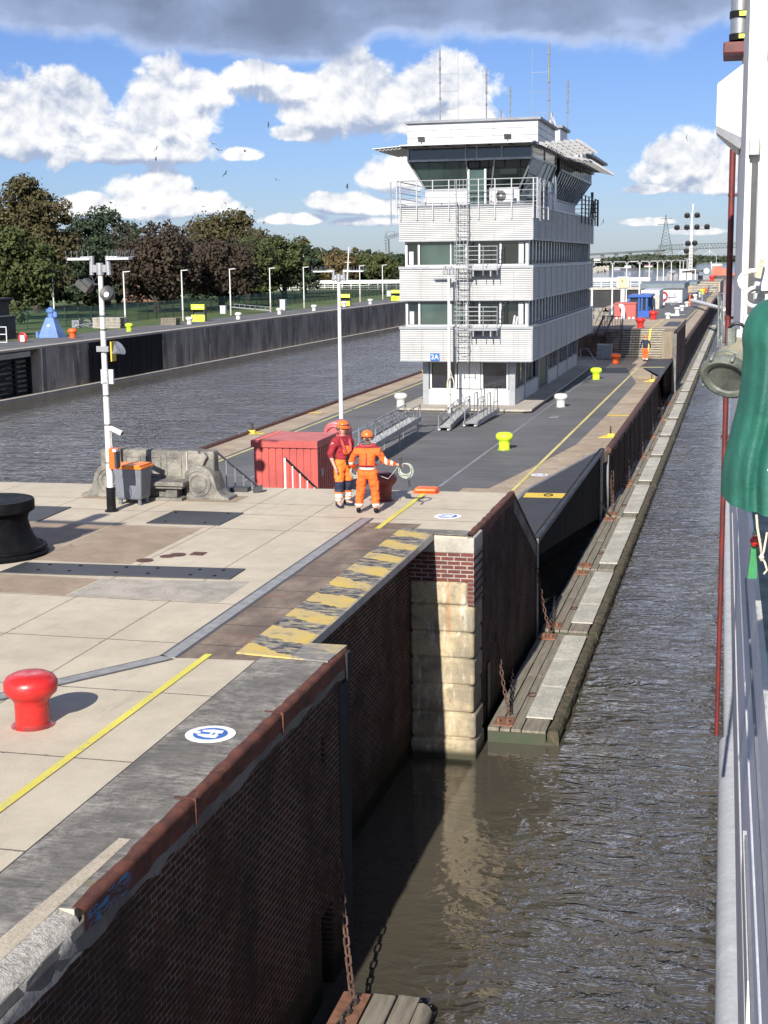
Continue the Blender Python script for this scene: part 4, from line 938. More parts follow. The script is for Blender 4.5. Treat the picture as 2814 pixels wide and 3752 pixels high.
# roof deck railing
b = MB()
for i in range(5): 
    z = 9.22 - i * .27
    b.path([(-16.6, 74, z), (-16.6, 68.55, z), (-9.72, 68.55, z), (-9.72, 74.5, z)], .017 if i else .026, 5)
for x in (-16.6, -16.42, -15.6, -14.8, -14.0, -12.55, -11.75, -10.95, -9.9, -9.72): b.box(x - .025, 68.52, 7.35, x + .025, 68.58, 9.24)
for y in (69.3, 71, 72.7, 74.4): b.box(-9.76, y - .03, 7.35, -9.68, y + .03, 9.24)
b3 = MB()
for i in range(5): b3.path([(-9.75, 88, 9.22 - i * .27), (-9.75, 97.9, 9.22 - i * .27), (-11.5, 97.9, 9.22 - i * .27)], .02, 5)
for y in (88, 90, 92, 94, 96, 97.4, 97.9): b3.box(-9.79, y - .04, 7.5, -9.71, y + .04, 9.24)
for x in (-16.85, -9.55): b.tube((x, 68.4, 7.2), (x, 68.4, 9.2), .03, n=6)
b.build('roof_railing', 'galv', bd); b3.build('rear_railing', 'dark_metal', bd)
MB().box(BX0 - .1, 68.55, 7.99, BX1 + .1, 70.4, 8.06).box(BX0, 70.4, 7.985, BX1, BY1, 8.03).build('roof_deck', 'lead_grey', bd)
b = MB()
b.path([(-9.9, 94.4, 8.0), (-9.9, 95.4, 9.5), (-9.9, 96.4, 8.0)], .05, 5); b.tube((-9.9, 95.4, 9.3), (-9.9, 95.4, 9.65), .09, n=8); b.box(-10.0, 95.7, 8.3, -9.8, 96.1, 9.1)
b.build('tripod', 'dark_metal', bd)
# control cabs: slanted glazing between sill and head
def frustum(b, p0, z0, p1, z1, mi=0):
    n = len(p0); b.add([(x, y, z0) for x, y in p0] + [(x, y, z1) for x, y in p1], [(i, (i + 1) % n, (i + 1) % n + n, i + n) for i in range(n)], mi)
sill = [(-15.5, 70.35), (-10.85, 70.35), (-10.75, 71.3), (-10.75, 76.6), (-15.6, 76.6), (-15.6, 71.3)]
head = [(-16.15, 69.2), (-10.06, 69.2), (-9.93, 72.6), (-9.9, 76.6), (-16.3, 76.6), (-16.25, 72.6)]
cb = MB(); cb.prism(sill, 8.06, 8.86); cb.build('cab_base', 'panel_white', bd)
gmb = MB(); frustum(gmb, sill, 8.86, head, 10.2); cab = gmb.build('cab_glazing', 'glass_dark', bd)
gmb = MB(); sx = [( -10.843, 70.36), (-10.735, 71.3), (-10.735, 76.55)]; hx = [(-10.05, 69.22), (-9.915, 72.6), (-9.885, 76.55)]
for i in range(2): gmb.quad((*sx[i], 8.2 if i else 8.3), (*sx[i + 1], 8.2), (*hx[i + 1], 10.19), (*hx[i], 10.19))
gmb.build('side_glazing', 'glass_green', bd)
def panel(b, x0, x1, t0, t1, mi=0, off=.02):      # piece of the slanted front between x fractions and height fractions
    def q(u, t):
        xa = -15.5 + 4.65 * u; xb = -16.15 + 6.09 * u; return (xa + (xb - xa) * t, 70.35 - 1.15 * t - off, 8.86 + 1.34 * t)
    b.quad(q(x0, t0), q(x1, t0), q(x1, t1), q(x0, t1), mi)
b = MB(); panel(b, .02, .46, .05, .93); b.build('front_pane', 'glass_green', bd)
b = MB(); panel(b, .72, .985, .05, .93); b.build('front_pane', 'glass_dark', bd)
fr = MB()
def bar(p, q, w_=.06): fr.tube(p, q, w_, n=4)
for (sx_, sy), (hx_, hy) in zip(sill[:4], head[:4]): bar((sx_, sy, 8.86), (hx_, hy, 10.2))
bar((-15.5, 70.35, 8.86), (-15.55, 70.3, 8.05), .05)
for u in (.47, .70): bar((-15.5 + 4.65 * u, 70.33, 8.86), (-16.15 + 6.09 * u, 69.18, 10.2), .05); bar((-15.5 + 4.65 * u, 70.3, 8.06), (-15.5 + 4.65 * u, 70.33, 8.86), .05)
for i in range(5):
    a, c = sill[i], sill[i + 1]; fr.tube((a[0], a[1], 8.86), (c[0], c[1], 8.86), .05, n=4); a, c = head[i], head[i + 1]; fr.tube((a[0], a[1], 10.2), (c[0], c[1], 10.2), .07, n=4)
    fr.tube((a[0], a[1], 10.82), (c[0], c[1], 10.82), .06, n=4); fr.tube((a[0], a[1], 10.2), (a[0], a[1], 10.82), .06, n=4)
for u in (.47, .56, .76): fr.tube((-16.15 + 6.09 * u, 69.2, 10.2), (-16.15 + 6.09 * u, 69.2, 10.82), .05, n=4)
for y in (73.8, 75.2, 76.6): fr.tube((-10.75, y, 8.2), (-9.9, y, 10.2), .05, n=4)
fr.tube((-9.9, 76.6, 10.2), (-10.75, 76.6, 8.06), .12, n=4)
fr.build('cab_frame', 'grey_metal', bd)
MB().prism([(x * 1.0, y + .06) for x, y in head], 10.2, 10.82).build('head_window', 'glass_tint', bd)
MB().box(-13.2, 69.62, 8.06, -12.45, 69.7, 10.12).build('cab_door', 'glass_green', bd)
b = MB()
for x in (-13.24, -12.41): b.box(x - .05, 69.58, 8.06, x + .05, 69.72, 10.15)
b.build('door_frame', 'white_metal', bd)
MB().box(-16.5, 69.0, 10.82, -9.85, 82, 10.95).box(-16.2, 82, 10.82, -9.9, 96.5, 10.93).build('cab_roof', 'lead_grey', bd)
# rear cab
s2 = [(-15.5, 80.5), (-10.75, 80.5), (-10.75, 93.2), (-15.5, 93.2)]; h2 = [(-16.2, 79.6), (-10.05, 79.6), (-10.05, 95.8), (-16.2, 95.8)]
gmb = MB(); frustum(gmb, s2, 8.75, h2, 10.2); gmb.prism([(x, y) for x, y in h2], 10.2, 10.8); gmb.build('rear_glazing', 'glass_interior', bd)
fr = MB()
for i in range(15):
    t = i / 14; fr.tube((-10.73, 80.5 + 12.7 * t, 8.75), (-10.03, 79.6 + 16.2 * t, 10.2), .045, n=4); fr.tube((-10.02, 79.6 + 16.2 * t, 10.2), (-10.02, 79.6 + 16.2 * t, 10.8), .03, n=4)
fr.tube((-10.02, 79.6, 10.2), (-10.02, 95.8, 10.2), .07, n=4); fr.tube((-10.73, 80.5, 8.75), (-10.73, 93.2, 8.75), .06, n=4)
fr.build('rear_frame', 'grey_metal', bd)
MB().prism(s2, 8.03, 8.75).build('rear_base', 'panel_white', bd)
b = MB().box(-15.5, 76.6, 8.03, -10.3, 80.4, 10.82)
b.build('link_body', 'panel_white', bd); 
MB().box(-10.3, 76.75, 8.9, -10.22, 77.5, 10.7).box(-10.3, 77.8, 8.9, -10.22, 78.5, 10.7).box(-10.3, 78.8, 8.9, -10.22, 79.5, 10.7).build('link_window', 'glass_interior', bd)
# sunshades
def blades(name, x0, x1, y0, y1, n, z0, z1, tilt=.16):
    b = MB()
    for i in range(n):
        y = y0 + (y1 - y0) * i / (n - 1); xo = x1 - .35 * ((i % 2) * 0)
        m_ = 7
        for j in range(m_):
            xa = x0 + (x1 - x0) * j / m_; xb = xa + (x1 - x0) / m_ * .86; za = z0 + (z1 - z0) * (j + .5) / m_
            b.obox(((xa + xb) / 2, y, za), (1, 0, -.35), (0, 1, .45), (.35, -.4, 1), (xb - xa) / 2, .17, .014)
    for x in (x0 + .1, (x0 + x1) / 2, x1 - .15): b.tube((x, y0 - .2, z0 + (z1 - z0) * (x - x0) / (x1 - x0) - .05), (x, y1 + .2, z0 + (z1 - z0) * (x - x0) / (x1 - x0) - .05), .03, n=4)
    for i in range(0, n, 3): y = y0 + (y1 - y0) * i / (n - 1); b.tube((x0, y, z0 - .06), (x1, y, z1 - .06), .025, n=4)
    return b.build(name, 'blade_white', bd)
blades('sunshade', -9.85, -7.8, 70.0, 77.6, 13, 10.9, 10.98)
blades('sunshade', -9.7, -8.15, 78.6, 92, 24, 10.92, 10.55)
b = MB(); b.obox((-13.05, 68.35, 10.9), (1, 0, 0), (0, 1, .10), (0, -.1, 1), 3.2, .62, .025); b.box(-16.3, 68.95, 10.84, -9.9, 69.2, 10.93)
b.obox((-17.0, 70.5, 10.86), (1, 0, .06), (0, 1, 0), (-.06, 0, 1), .85, 1.7, .02)
for i in range(6): b.obox((-16.5 - .2 * i, 71.0, 10.78 - .01 * i), (1, 0, .5), (0, 1, 0), (-.5, 0, 1), .09, 2.2, .01)
b.build('canopy', 'white_metal', bd)
b = MB()
for i in range(7): x = -16.2 + i * 1.04; b.box(x - .02, 67.75, 10.80, x + .02, 69.1, 10.86)
b.build('canopy_bracket', 'dark_metal', bd, split=True)
for x in (-15.35, -11.15): MB().obox((x, 68.6, 11.16), (1, .3, 0), (-.3, 1, .4), (0, -.4, 1), .17, .06, .12).box(x - .02, 68.6, 10.93, x + .02, 68.66, 11.1).build('floodlight', 'dark_metal', bd)
# penthouse and tower on the roof
b = MB().box(-16.27, 69.6, 10.95, -9.85, 76.0, 12.0)
ph = b.build('penthouse', 'panel_white', bd)
b = MB().box(-16.4, 69.45, 12.0, -9.7, 76.2, 12.06).box(-16.4, 69.45, 12.06, -9.7, 69.6, 12.12).box(-9.85, 69.6, 12.06, -9.7, 76.2, 12.12)
for z in (11.3, 11.65): b.box(-16.27, 69.585, z, -9.85, 69.602, z + .02); b.box(-9.852, 69.6, z, -9.835, 76, z + .02)
for x in (-14.1, -12.0): b.box(x, 69.585, 10.95, x + .02, 69.602, 12.0)
b.build('parapet', 'lead_grey', bd)
MB().box(-11.35, 77.2, 10.93, -9.75, 80.4, 12.22).box(-9.9, 82, 10.93, -9.1, 84, 11.35).build('stair_tower', 'panel_white', bd)
MB().box(-11.5, 77.05, 12.22, -9.6, 80.55, 12.36).build('tower_cap', 'lead_grey', bd)
MB().box(-10.6, 84, 10.93, -9.3, 96, 11.35).box(-10.7, 84, 11.35, -9.0, 96.2, 11.5).build('rear_roof_edge', 'lead_grey', bd)
def antenna(x, y, z0, z1, side=0, r=.035):
    b = MB(); h = z1 - z0
    b.tube((x, y, z0), (x, y, z0 + h * .55), r, n=6); b.tube((x, y, z0 + h * .55), (x, y, z1), r * 1.5, r * 1.3, n=6)
    for t in (.35, .56, .75, .88): b.tube((x, y, z0 + h * t - .05), (x, y, z0 + h * t + .05), r * 2.0, n=6)
    if side:
        xs = x + side * .9
        for t in (.2, .44, .67): b.tube((x, y, z0 + h * t), (xs, y, z0 + h * t), .016, n=4)
        b.tube((xs, y, z0 + .1), (xs, y, z0 + h * .95), .014, n=4)
    b.build('antenna', 'lead_grey', bd)
antenna(-14.8, 70.4, 12.0, 15.55, 1); antenna(-12.6, 71, 12.0, 14.65); antenna(-11.5, 71.5, 12.0, 13.8, 0, .03); antenna(-10.55, 78.6, 12.3, 16.75, -1, .045); antenna(-9.4, 77.5, 12.2, 14.7)
antenna(-12.2, 73, 12.0, 12.9, 0, .02)
b = MB(); b.lathe([(.02, 0), (.25, .03), (.38, .09), (.42, .14), (.38, .11), (.2, .05)], 20, (-10.35, 78.2, 12.72), 0, Matrix.Rotation(R(75), 3, 'Y')); b.tube((-10.4, 78.2, 12.36), (-10.4, 78.2, 12.75), .04, n=6)
b.build('satellite_dish', 'ship_white', bd)
# air conditioner beside the cab door
ac_ = thing('air_conditioner', 'white air conditioner unit with round fan on the roof deck below the cab window', 'air conditioner', (-11.45, 69.5, 8.06))
MB().box(-11.85, 69.3, 8.12, -11.0, 69.65, 8.78).build('casing', 'panel_white', ac_, bevel=.03)
f = MB().lathe([(.25, 0), (.25, .02), (.04, .03)], 20, (-11.58, 69.29, 8.45), 0, Matrix.Rotation(R(90), 3, 'X')); f.build('fan_grille', 'dark_metal', ac_)
MB().lathe([(.06, .03), (.05, .05)], 12, (-11.58, 69.275, 8.45), 0, Matrix.Rotation(R(90), 3, 'X')).build('hub', 'white_metal', ac_)
MB().box(-11.8, 69.35, 8.06, -11.7, 69.6, 8.12).box(-11.15, 69.35, 8.06, -11.05, 69.6, 8.12).build('foot', 'dark_metal', ac_, split=True)

# ================================================================ street lamps with twin flat heads
def tlamp(x, y, z, h, label, rz=0.0, extras=False, arm=0.75, r=.075, group='twin armed lamps on the quays'):
    t = thing('street_lamp', label, 'lamp', (x, y, z), rz, group)
    b = MB(); b.tube((0, 0, .55 if extras else 0), (0, 0, h - .25), r * 1.05, r * .72, 12); b.build('pole', 'pole_white', t, world=False)
    if extras:
        MB().lathe([(.15, 0), (.15, .03), (.105, .05), (.098, .55)], 16).build('base', 'black_paint', t, world=False)
    b = MB(); b.tube((0, 0, h - .38), (0, 0, h - .12), r * 1.15, n=12)
    for s in (-1, 1): b.box(s * .06, -.035, h - .32, s * .17, .035, h - .16); b.tube((s * .21, 0, h - .38), (s * .19, 0, h + .03), .055, n=10)
    b.build('bracket', 'galv', t, world=False)
    for s in (-1, 1):
        b = MB(); b.box(s * .2, -.10, h - .06, s * arm, .10, h - .01); b.box(s * .2, -.05, h - .01, s * .45, .05, h + .02); a = b.build('lamp_head', 'white_metal', t, world=False, bevel=.01)
        sp_ = MB(); sp_.box(s * .23, -.012, h - .002, s * (arm + .09), .012, h + .006)
        for yy in (-1, 1): sp_.box(s * .23, yy * .05 - .006, h - .002, s * (arm + .09), yy * .05 + .006, h + .004)
        for xx in (.26, (arm + .3) / 2, arm): sp_.box(s * xx - .01, -.055, h - .002, s * xx + .01, .055, h + .005)
        for i in range(14): xx = s * (.24 + (arm + .08 - .24) * i / 13); sp_.tube((xx, (i % 3 - 1) * .05, h), (xx * 1.005, (i % 3 - 1) * .11, h + .15), .005, n=3, caps=False)
        sp_.build('bird_spikes', 'galv', a, world=False)
    if extras:
        b = MB(); b.obox((-.38, -.05, h - .62), (1, 0, -.75), (0, 1, .0), (.75, 0, 1), .16, .13, .07); b.obox((-.29, 0, h - .55), (1, 0, -.75), (0, 1, 0), (.75, 0, 1), .11, .11, .05); b.tube((-.25, 0, h - .58), (0, 0, h - .58), .02, n=6)
        b.path([(-.27, 0, h - .42), (-.2, -.02, h - .42), (-.15, -.03, h - .52), (-.08, -.03, h - .43), (0, -.02, h - .40)], .009, 5); b.build('floodlight', 'dark_metal', t, world=False)
        b = MB(); mt = Matrix.Rotation(R(68), 3, 'X'); b.lathe([(.08, -.2), (.15, -.05), (.165, .06), (.15, .07), (.10, .05)], 18, (.17, -.03, h - .78), 0, mt); b.tube((0, 0, h - .72), (.15, 0, h - .72), .025, n=6); b.build('floodlight', 'dark_metal', t, world=False)
        b = MB(); b.lathe([(.055, -.05), (.06, .005)], 12, (.175, -.09, h - .80), 0, mt); b.build('lamp_lens', 'reflective', t, world=False)
        b = MB(); b.box(-.12, -.12, 3.58, .17, -.06, 3.70); b.lathe([(.02, -.12), (.05, -.05), (.16, .10), (.17, .12), (.15, .11)], 16, (.30, 0, 3.60), 0, Matrix.Rotation(R(58), 3, 'Y') @ Matrix.Rotation(R(0), 3, 'X')); b.build('loudspeaker', 'galv', t, world=False)
        b = MB(); b.box(-.13, .04, 2.86, .17, .09, 3.18); b.box(-.05, -.11, 2.9, .05, -.09, 2.92); b.build('sign_plate', 'panel_white', t, world=False)
        b = MB(); b.lathe([(.06, -.16), (.062, .12), (.07, .15)], 14, (.24, -.05, 1.83), 0, Matrix.Rotation(R(112), 3, 'Y')); b.tube((0, 0, 1.86), (.14, -.03, 1.88), .018, n=6); b.path([(.10, -.02, 1.86), (.08, 0, 1.7), (.09, .0, 1.45)], .008, 4)
        cm = b.build('camera', 'white_paint', t, world=False); MB().lathe([(.05, .0), (.05, .02)], 12, (.37, -.05, 1.78), 0, Matrix.Rotation(R(112), 3, 'Y')).build('lens_hood', 'dark_metal', cm, world=False)
        b = MB(); b.box(.06, -.13, .98, .24, .05, 1.44); bx = b.build('call_box', 'orange', t, world=False, bevel=.01)
        b = MB(); b.box(.20, -.135, 1.0, .255, .04, 1.36)
        b.build('keypad', 'dark_metal', bx, world=False); MB().box(.17, -.14, 1.37, .25, -.02, 1.43).build('label_plate', 'white_paint', bx, world=False)
        b = MB()
        for z_ in (4.35, 4.05, 2.6, 1.95, 1.1): b.lathe([(.088, 0), (.088, .02)], 14, (0, 0, z_))
        b.path([(.07, -.02, .95), (.12, -.02, .8), (.10, -.02, .68), (.07, -.02, .66)], .01, 5)
        b.build('cable_band', 'dark_metal', t, world=False, split=True)
    return t
tlamp(-13.65, 28.82, 0, 5.62, 'nearest twin armed lamp post with floodlights, camera and an orange call box', R(-4), True)
L2 = tlamp(-14.3, 50, ZL, 7.07, 'twin armed white lamp post behind the red shed', 0, False, .95, .085)
dup(L2, (-13.81, 67.48, ZL), 'twin armed white lamp post in front of the white control building')
rp = thing('rope_coil', 'coil of rope hanging on the lamp post in front of the control building', 'rope', (-13.8, 67.3, -.6))
b = MB()
for k in range(3): b.path([(-13.72 + (.15 + .015 * k) * math.cos(a) + .03, 67.28 - .02 * k, -.55 + (.38 + .02 * k) * math.sin(a)) for a in [R(20 * i) for i in range(18)]], .016, 5, closed=True)
b.path([(-13.75, 67.3, .3), (-13.6, 67.28, -.2), (-13.5, 67.3, -.7), (-13.5, 67.3, -1.2)], .014, 5)
b.build('coil', 'rope_beige', rp)

# ================================================================ mooring bollards
BP = [(.225, 0), (.225, .02), (.205, .03), (.205, .29), (.215, .32), (.25, .37), (.305, .42), (.325, .48), (.322, .55), (.285, .61), (.22, .645), (.13, .66), (.02, .665)]
def bollard(x, y, z, mat, label, s=1.0, group='mushroom shaped mooring bollards'):
    b = MB().lathe(BP, 28); b.lathe([(.26, -.003), (.26, .012), (.21, .014)], 20)
    o = b.build('mooring_bollard', mat, world=False); o.location = (x, y, z); o.scale = (s,) * 3
    return tag(o, label, 'bollard', group)
bollard(-8.2, 14.85, 0, 'red_gloss', 'glossy red mushroom bollard on the near concrete at the left')
bollard(-7.98, 31.3, 0, 'red_dull', 'dark red bollard standing behind the man in orange')
bollard(-9.0, 54.75, ZL, 'bollard_lime', 'lime bollard in the open asphalt of the lower quay, nearest the gangway', 1.05)
bollard(-8.82, 71.1, ZL, 'bollard_white', 'white bollard on the asphalt to the right of the control building front', 1.05)
bollard(-8.72, 87.7, ZL, 'bollard_lime', 'lime bollard beside the back half of the control building', 1.1)
bollard(-8.65, 100.7, ZL, 'bollard_orange', 'orange bollard on the lower quay in front of the stairs', 1.1)
bollard(-16.94, 70.4, ZL, 'bollard_white', 'white bollard left of the control building by the drain line', 1.05)
bollard(-7.79, 112.2, 0, 'red_gloss', 'red bollard on the platform above the stairs', 1.2)
p_ = onz(2150 + .3014 * 808, 900 + .3014 * 900, 0); bollard(p_.x, p_.y, 0, 'red_gloss', 'red bollard on the far platform next to the blue cabin', 1.2)
for (x, y, mt, l) in ((985, 893, 'white_paint', 'half hidden white bollard at the far platform edge'), (1158, 792, 'bollard_white', 'white bollard on the far roadway short of the boarding pole'), (1216, 742, 'bollard_white', 'white bollard beside the distant worker in orange'),
                      (1320, 662, 'bollard_white', 'white bollard far down the roadway, beyond the boarding pole'), (1362, 627, 'white_paint', 'small white bollard next to the farthest lime bollard'), (1402, 592, 'lime', 'farthest lime bollard near the distant stairs'), (1432, 575, 'orange', 'small far orange bollard at the foot of the distant stairs')):
    p_ = onz(2150 + .3014 * x, 900 + .3014 * y, ZL); bollard(p_.x, p_.y, ZL, mt, l, 1.15 if p_.y < 230 else 1.5)
p_ = onz(2150 + .3014 * 1068, 900 + .3014 * 850, ZL)
t = thing('hook_bollard', 'white double arm bollard lying low on the far roadway', 'bollard', tuple(p_))
MB().box(p_.x - .9, p_.y - .5, ZL, p_.x + .6, p_.y + .5, ZL + .22).lathe([(.25, 0), (.25, .7), (.42, .85), (.42, 1.0), (.1, 1.05)], 16, (p_.x + .3, p_.y, ZL)).build('body', 'white_paint', t)
MB().tube((p_.x - .7, p_.y, ZL + .1), (p_.x + 1.3, p_.y, ZL + .1), .06, n=6).build('bar', 'galv', t)
# mooring rings on the quay edge
def ring(x, y, z, label):
    t = thing('mooring_ring', label, 'mooring ring', (x, y, z))
    MB().prism([(x - .42, y - .5), (x + .3, y - .3), (x + .3, y + .5), (x - .25, y + .45)], z + .008, z + .03).box(x - .08, y - .1, z + .02, x + .2, y + .12, z + .14).build('base_plate', 'yellow', t)
    MB().path([(x + .02, y + .05 + .16 * math.cos(a), z + .26 + .18 * math.sin(a)) for a in [R(30 * i) for i in range(12)]], .025, 6, closed=True).build('ring', 'rust', t)
ring(-5.3, 59.4, ZL, 'rusty ring on yellow base at the right quay edge beyond the black plate')
ring(-5.3, 86.5, ZL, 'rusty ring on yellow base at the right quay edge level with the building rear')
ring(-20.84, 58.4, ZL, 'rusty ring on yellow base at the left quay edge behind the red shed')
ring(-20.6, 92, ZL, 'small rusty ring at the left quay edge just left of the building')

# big capstan
cp_ = thing('capstan', 'large black iron capstan with wide top and flared foot at the left edge', 'capstan', (-13.85, 24.0, 0))
MB().lathe([(1.0, 0), (1.02, .06), (.97, .12), (.88, .16)], 48).build('base_ring', 'capstan_black', cp_, world=False)
MB().lathe([(.93, .14), (.84, .22), (.76, .34), (.70, .50), (.66, .66), (.67, .76), (.72, .83), (.785, .86), (.80, .875), (.80, 1.05), (.78, 1.075), (.3, 1.09), (.02, 1.09)], 48).build('drum', 'capstan_black', cp_, world=False)
b = MB(); b.path([(.95 * math.cos(a), .95 * math.sin(a), .14) for a in [R(10 * i) for i in range(36)]], .05, 6, closed=True); b.build('foot_rim', 'capstan_black', cp_, world=False)
# tall mast just outside the view whose shadow crosses the concrete
t = thing('signal_mast', 'tall grey mast with a short yard, its shadow crossing the concrete by the capstan', 'mast', (-14.08, 15.2, 0))
MB().tube((0, 0, 0), (0, 0, 7.45), .22, .18, 14).build('pole', 'lead_grey', t, world=False)
MB().box(-1.0, -.08, 6.85, 1.0, .08, 6.95).box(-.75, -.1, 6.25, .75, .1, 6.5).build('yard', 'lead_grey', t, world=False)

# ================================================================ bench, grit bin
bn = thing('stone_bench', 'weathered stone bench with scrolled ends and panelled back, standing at the water side', 'bench', (-13.4, 31, 0))
def scroll(cx, s):
    b = MB(); n = 28
    pts = [(cx - s * .33, 0.0), (cx - s * .33, .34)]
    pts += [(cx - s * .02 + .40 * s * math.cos(a) * 1.0, .40 + .40 * math.sin(a)) for a in [R(150 - 10 * i) for i in range(15)]]
    pts += [(cx + s * .45, .22), (cx + s * .55, .10), (cx + s * .72, .07), (cx + s * .74, 0)]
    b.slaby(pts, 30.62, 31.22)
    b.slaby([(cx - s * .30, .7), (cx + s * .06, .78), (cx + s * .12, .92), (cx + s * .18, 1.0), (cx + s * .10, 1.09), (cx - s * .02, 1.06), (cx - s * .05, 1.13), (cx - s * .30, 1.15)], 30.72, 31.2)
    b.build('scroll_end', 'stone', bn, bevel=.02)
    b = MB()
    for r_ in (.30, .20): b.path([(cx - s * .02 + r_ * math.cos(a), 30.615, .39 + r_ * math.sin(a)) for a in [R(12 * i) for i in range(30)]], .022, 6, closed=True)
    b.build('scroll_ring', 'stone', bn)
scroll(-12.25, 1); scroll(-14.55, -1)
b = MB(); b.box(-14.85, 30.85, 0, -11.95, 31.2, 1.12)
b.build('back', 'stone', bn, bevel=.05)
b = MB()
for x in (-14.2, -13.68, -13.16):
    for x0, x1, z0, z1 in ((0, .40, .95, .98), (0, .40, .50, .53), (0, .03, .53, .95), (.37, .40, .53, .95)): b.box(x + x0, 30.825, z0, x + x1, 30.855, z1)
b.build('back_panels', 'stone', bn)
MB().box(-14.42, 30.25, .36, -12.5, 30.84, .46).box(-14.36, 30.31, .29, -12.56, 30.84, .36).box(-13.0, 30.4, .07, -12.72, 30.84, .29).box(-14.2, 30.4, .07, -13.9, 30.84, .29).box(-14.3, 30.5, .07, -12.85, 30.84, .29).box(-14.36, 30.33, 0, -12.58, 30.84, .07).build('seat', 'stone', bn, bevel=.015)
MB().box(-14.405, 30.835, .46, -14.38, 30.848, 1.10).box(-12.64, 30.835, .46, -12.615, 30.848, 1.10).build('joint', 'pale_stone', bn, split=True)
bi = thing('grit_bin', 'grey grit bin with orange lid on short legs beside the lamp post', 'bin', (-13.6, 29.9, 0))
MB().add([(-13.91, 29.66, .13), (-13.27, 29.60, .13), (-13.27, 30.14, .13), (-13.91, 30.2, .13), (-13.96, 29.60, .86), (-13.22, 29.54, .86), (-13.22, 30.2, .86), (-13.96, 30.26, .86)], [(0, 3, 2, 1), (4, 5, 6, 7), (0, 1, 5, 4), (1, 2, 6, 5), (2, 3, 7, 6), (3, 0, 4, 7)]).build('body', 'bin_grey', bi, bevel=.04)
b = MB()
for x, y in ((-13.84, 29.74), (-13.34, 29.68), (-13.34, 30.08), (-13.84, 30.12)): b.tube((x, y, 0), (x, y, .15), .045, n=10)
b.build('leg', 'bin_grey', bi, split=True)
MB().prism([(-14.0, 29.57), (-13.2, 29.50), (-13.18, 30.22), (-14.0, 30.30)], .85, .90).prism([(-13.62, 29.53), (-13.24, 29.50), (-13.22, 30.16), (-13.6, 30.2)], .90, .945).prism([(-13.96, 29.62), (-13.68, 29.56), (-13.66, 30.2), (-13.96, 30.24)], .90, .93).build('lid', 'lid_orange', bi, bevel=.015)

# ================================================================ red shed, railings, drum, cushion
sh = thing('storage_shed', 'red corrugated steel storage shed with flat roof behind the quay edge', 'shed', (-12.5, 38.5, ZL))
SX0, SX1, SY0, SY1 = -13.4, -11.56, 37.75, 39.85
b = MB(); b.box(SX0, SY0, ZL + .05, SX1, SY1, .30)
for i in range(9): x = SX0 + .08 + i * .208; b.box(x, SY0 - .03, ZL + .1, x + .15, SY0, .30)
for i in range(10): y = SY0 + .08 + i * .21; b.box(SX1, y, ZL + .1, SX1 + .03, y + .15, .30)
b.build('walls', 'shed_red', sh)
b = MB(); b.box(SX0 - .06, SY0 - .08, .30, SX1 + .07, SY0 - .02, .50); b.box(SX1 + .01, SY0 - .02, .30, SX1 + .07, SY1 + .05, .50); b.box(SX0 - .06, SY0 - .02, .30, SX0, SY1 + .05, .50); b.build('fascia', 'shed_red', sh)
b = MB().box(SX0, SY0 - .02, .44, SX1 + .01, SY1, .49)
for i in range(12): y = SY0 + .1 + i * .17; b.box(SX0 + .05, y, .49, SX0 + .17, y + .09, .51)
b.build('roof', 'roof_red', sh)
MB().box(SX1 + .03, 38.1, -.55, SX1 + .045, 38.35, -.35).box(SX1 + .03, 38.0, -1.3, SX1 + .05, 38.1, -1.2).build('fitting', 'galv', sh, split=True)
rr = thing('reel_cover', 'round topped pinkish red cover showing above the red shed roof', 'cover', (-12.9, 43, ZL))
b = MB(); q0 = dy(697, 926, 43.0); q1 = dy(745, 926, 43.0); zt_ = dy(718, 911, 43.0).z; xm = (q0.x + q1.x) / 2; hw = (q1.x - q0.x) / 2
pts = [(xm - hw, ZL + .02)] + [(xm - hw * math.cos(a), zt_ - .38 + .38 * math.sin(a)) for a in [R(15 * i) for i in range(13)]] + [(xm + hw, ZL + .02)]
b.slaby(pts, 43.0, 43.9); b.build('shell', 'pink_red', rr, bevel=.06)
b = MB(); b.path([(xm - .8 * hw * math.cos(a), 42.99, zt_ - .50 + .36 * math.sin(a)) for a in [R(15 * i) for i in range(13)]], .05, 6); b.build('rim', 'pink_red', rr)
def handrail(x0, y0, z0, x1, y1, z1, label, mat='galv', n=8, post='galv'):
    t = thing('handrail', label, 'handrail', (x0, y0, z0 - 1.0)); d0, d1 = Vector((x0, y0, z0)), Vector((x1, y1, z1))
    MB().tube(d0, d1, .03, n=8).tube(d0 - Vector((0, 0, .75)), d1 - Vector((0, 0, .75)), .018, n=6).build('rail', mat, t)
    b = MB()
    for i in range(n): p = d0.lerp(d1, i / (n - 1)); b.tube(p, p - Vector((0, 0, .98)), .018 if i not in (0, n - 1) else .028, n=6)
    b.build('bars', post, t)
handrail(-12.42, 32.3, .90, -11.95, 35.3, -.82, 'grey stair railing beside the right scroll of the stone bench')
handrail(-10.78, 32.6, .75, -10.4, 35.6, -.95, 'white post stair railing in front of the red shed', 'dark_metal', 8, 'white_paint')
b = MB().box(-11.95, 31.85, .004, -11.5, 32.15, .10).obox((-11.25, 31.9, .08), (1, .4, .3), (-.4, 1, 0), (0, 0, 1), .12, .1, .06)
tag(b.build('rubber_mat', 'black_rubber', loc=(-11.6, 32, 0)), 'black rubber scraps lying at the quay edge in front of the red shed', 'rubber')
cu = thing('edge_cushion', 'bright orange rounded bumper lying on the quay edge at the end of the yellow line', 'bumper', (-7.2, 32.55, 0))
MB().box(-7.5, 32.35, .02, -6.95, 32.75, .13).build('pad', 'orange', cu, bevel=.06)
MB().box(-7.52, 32.36, .004, -6.93, 32.74, .02).build('base', 'orange', cu)

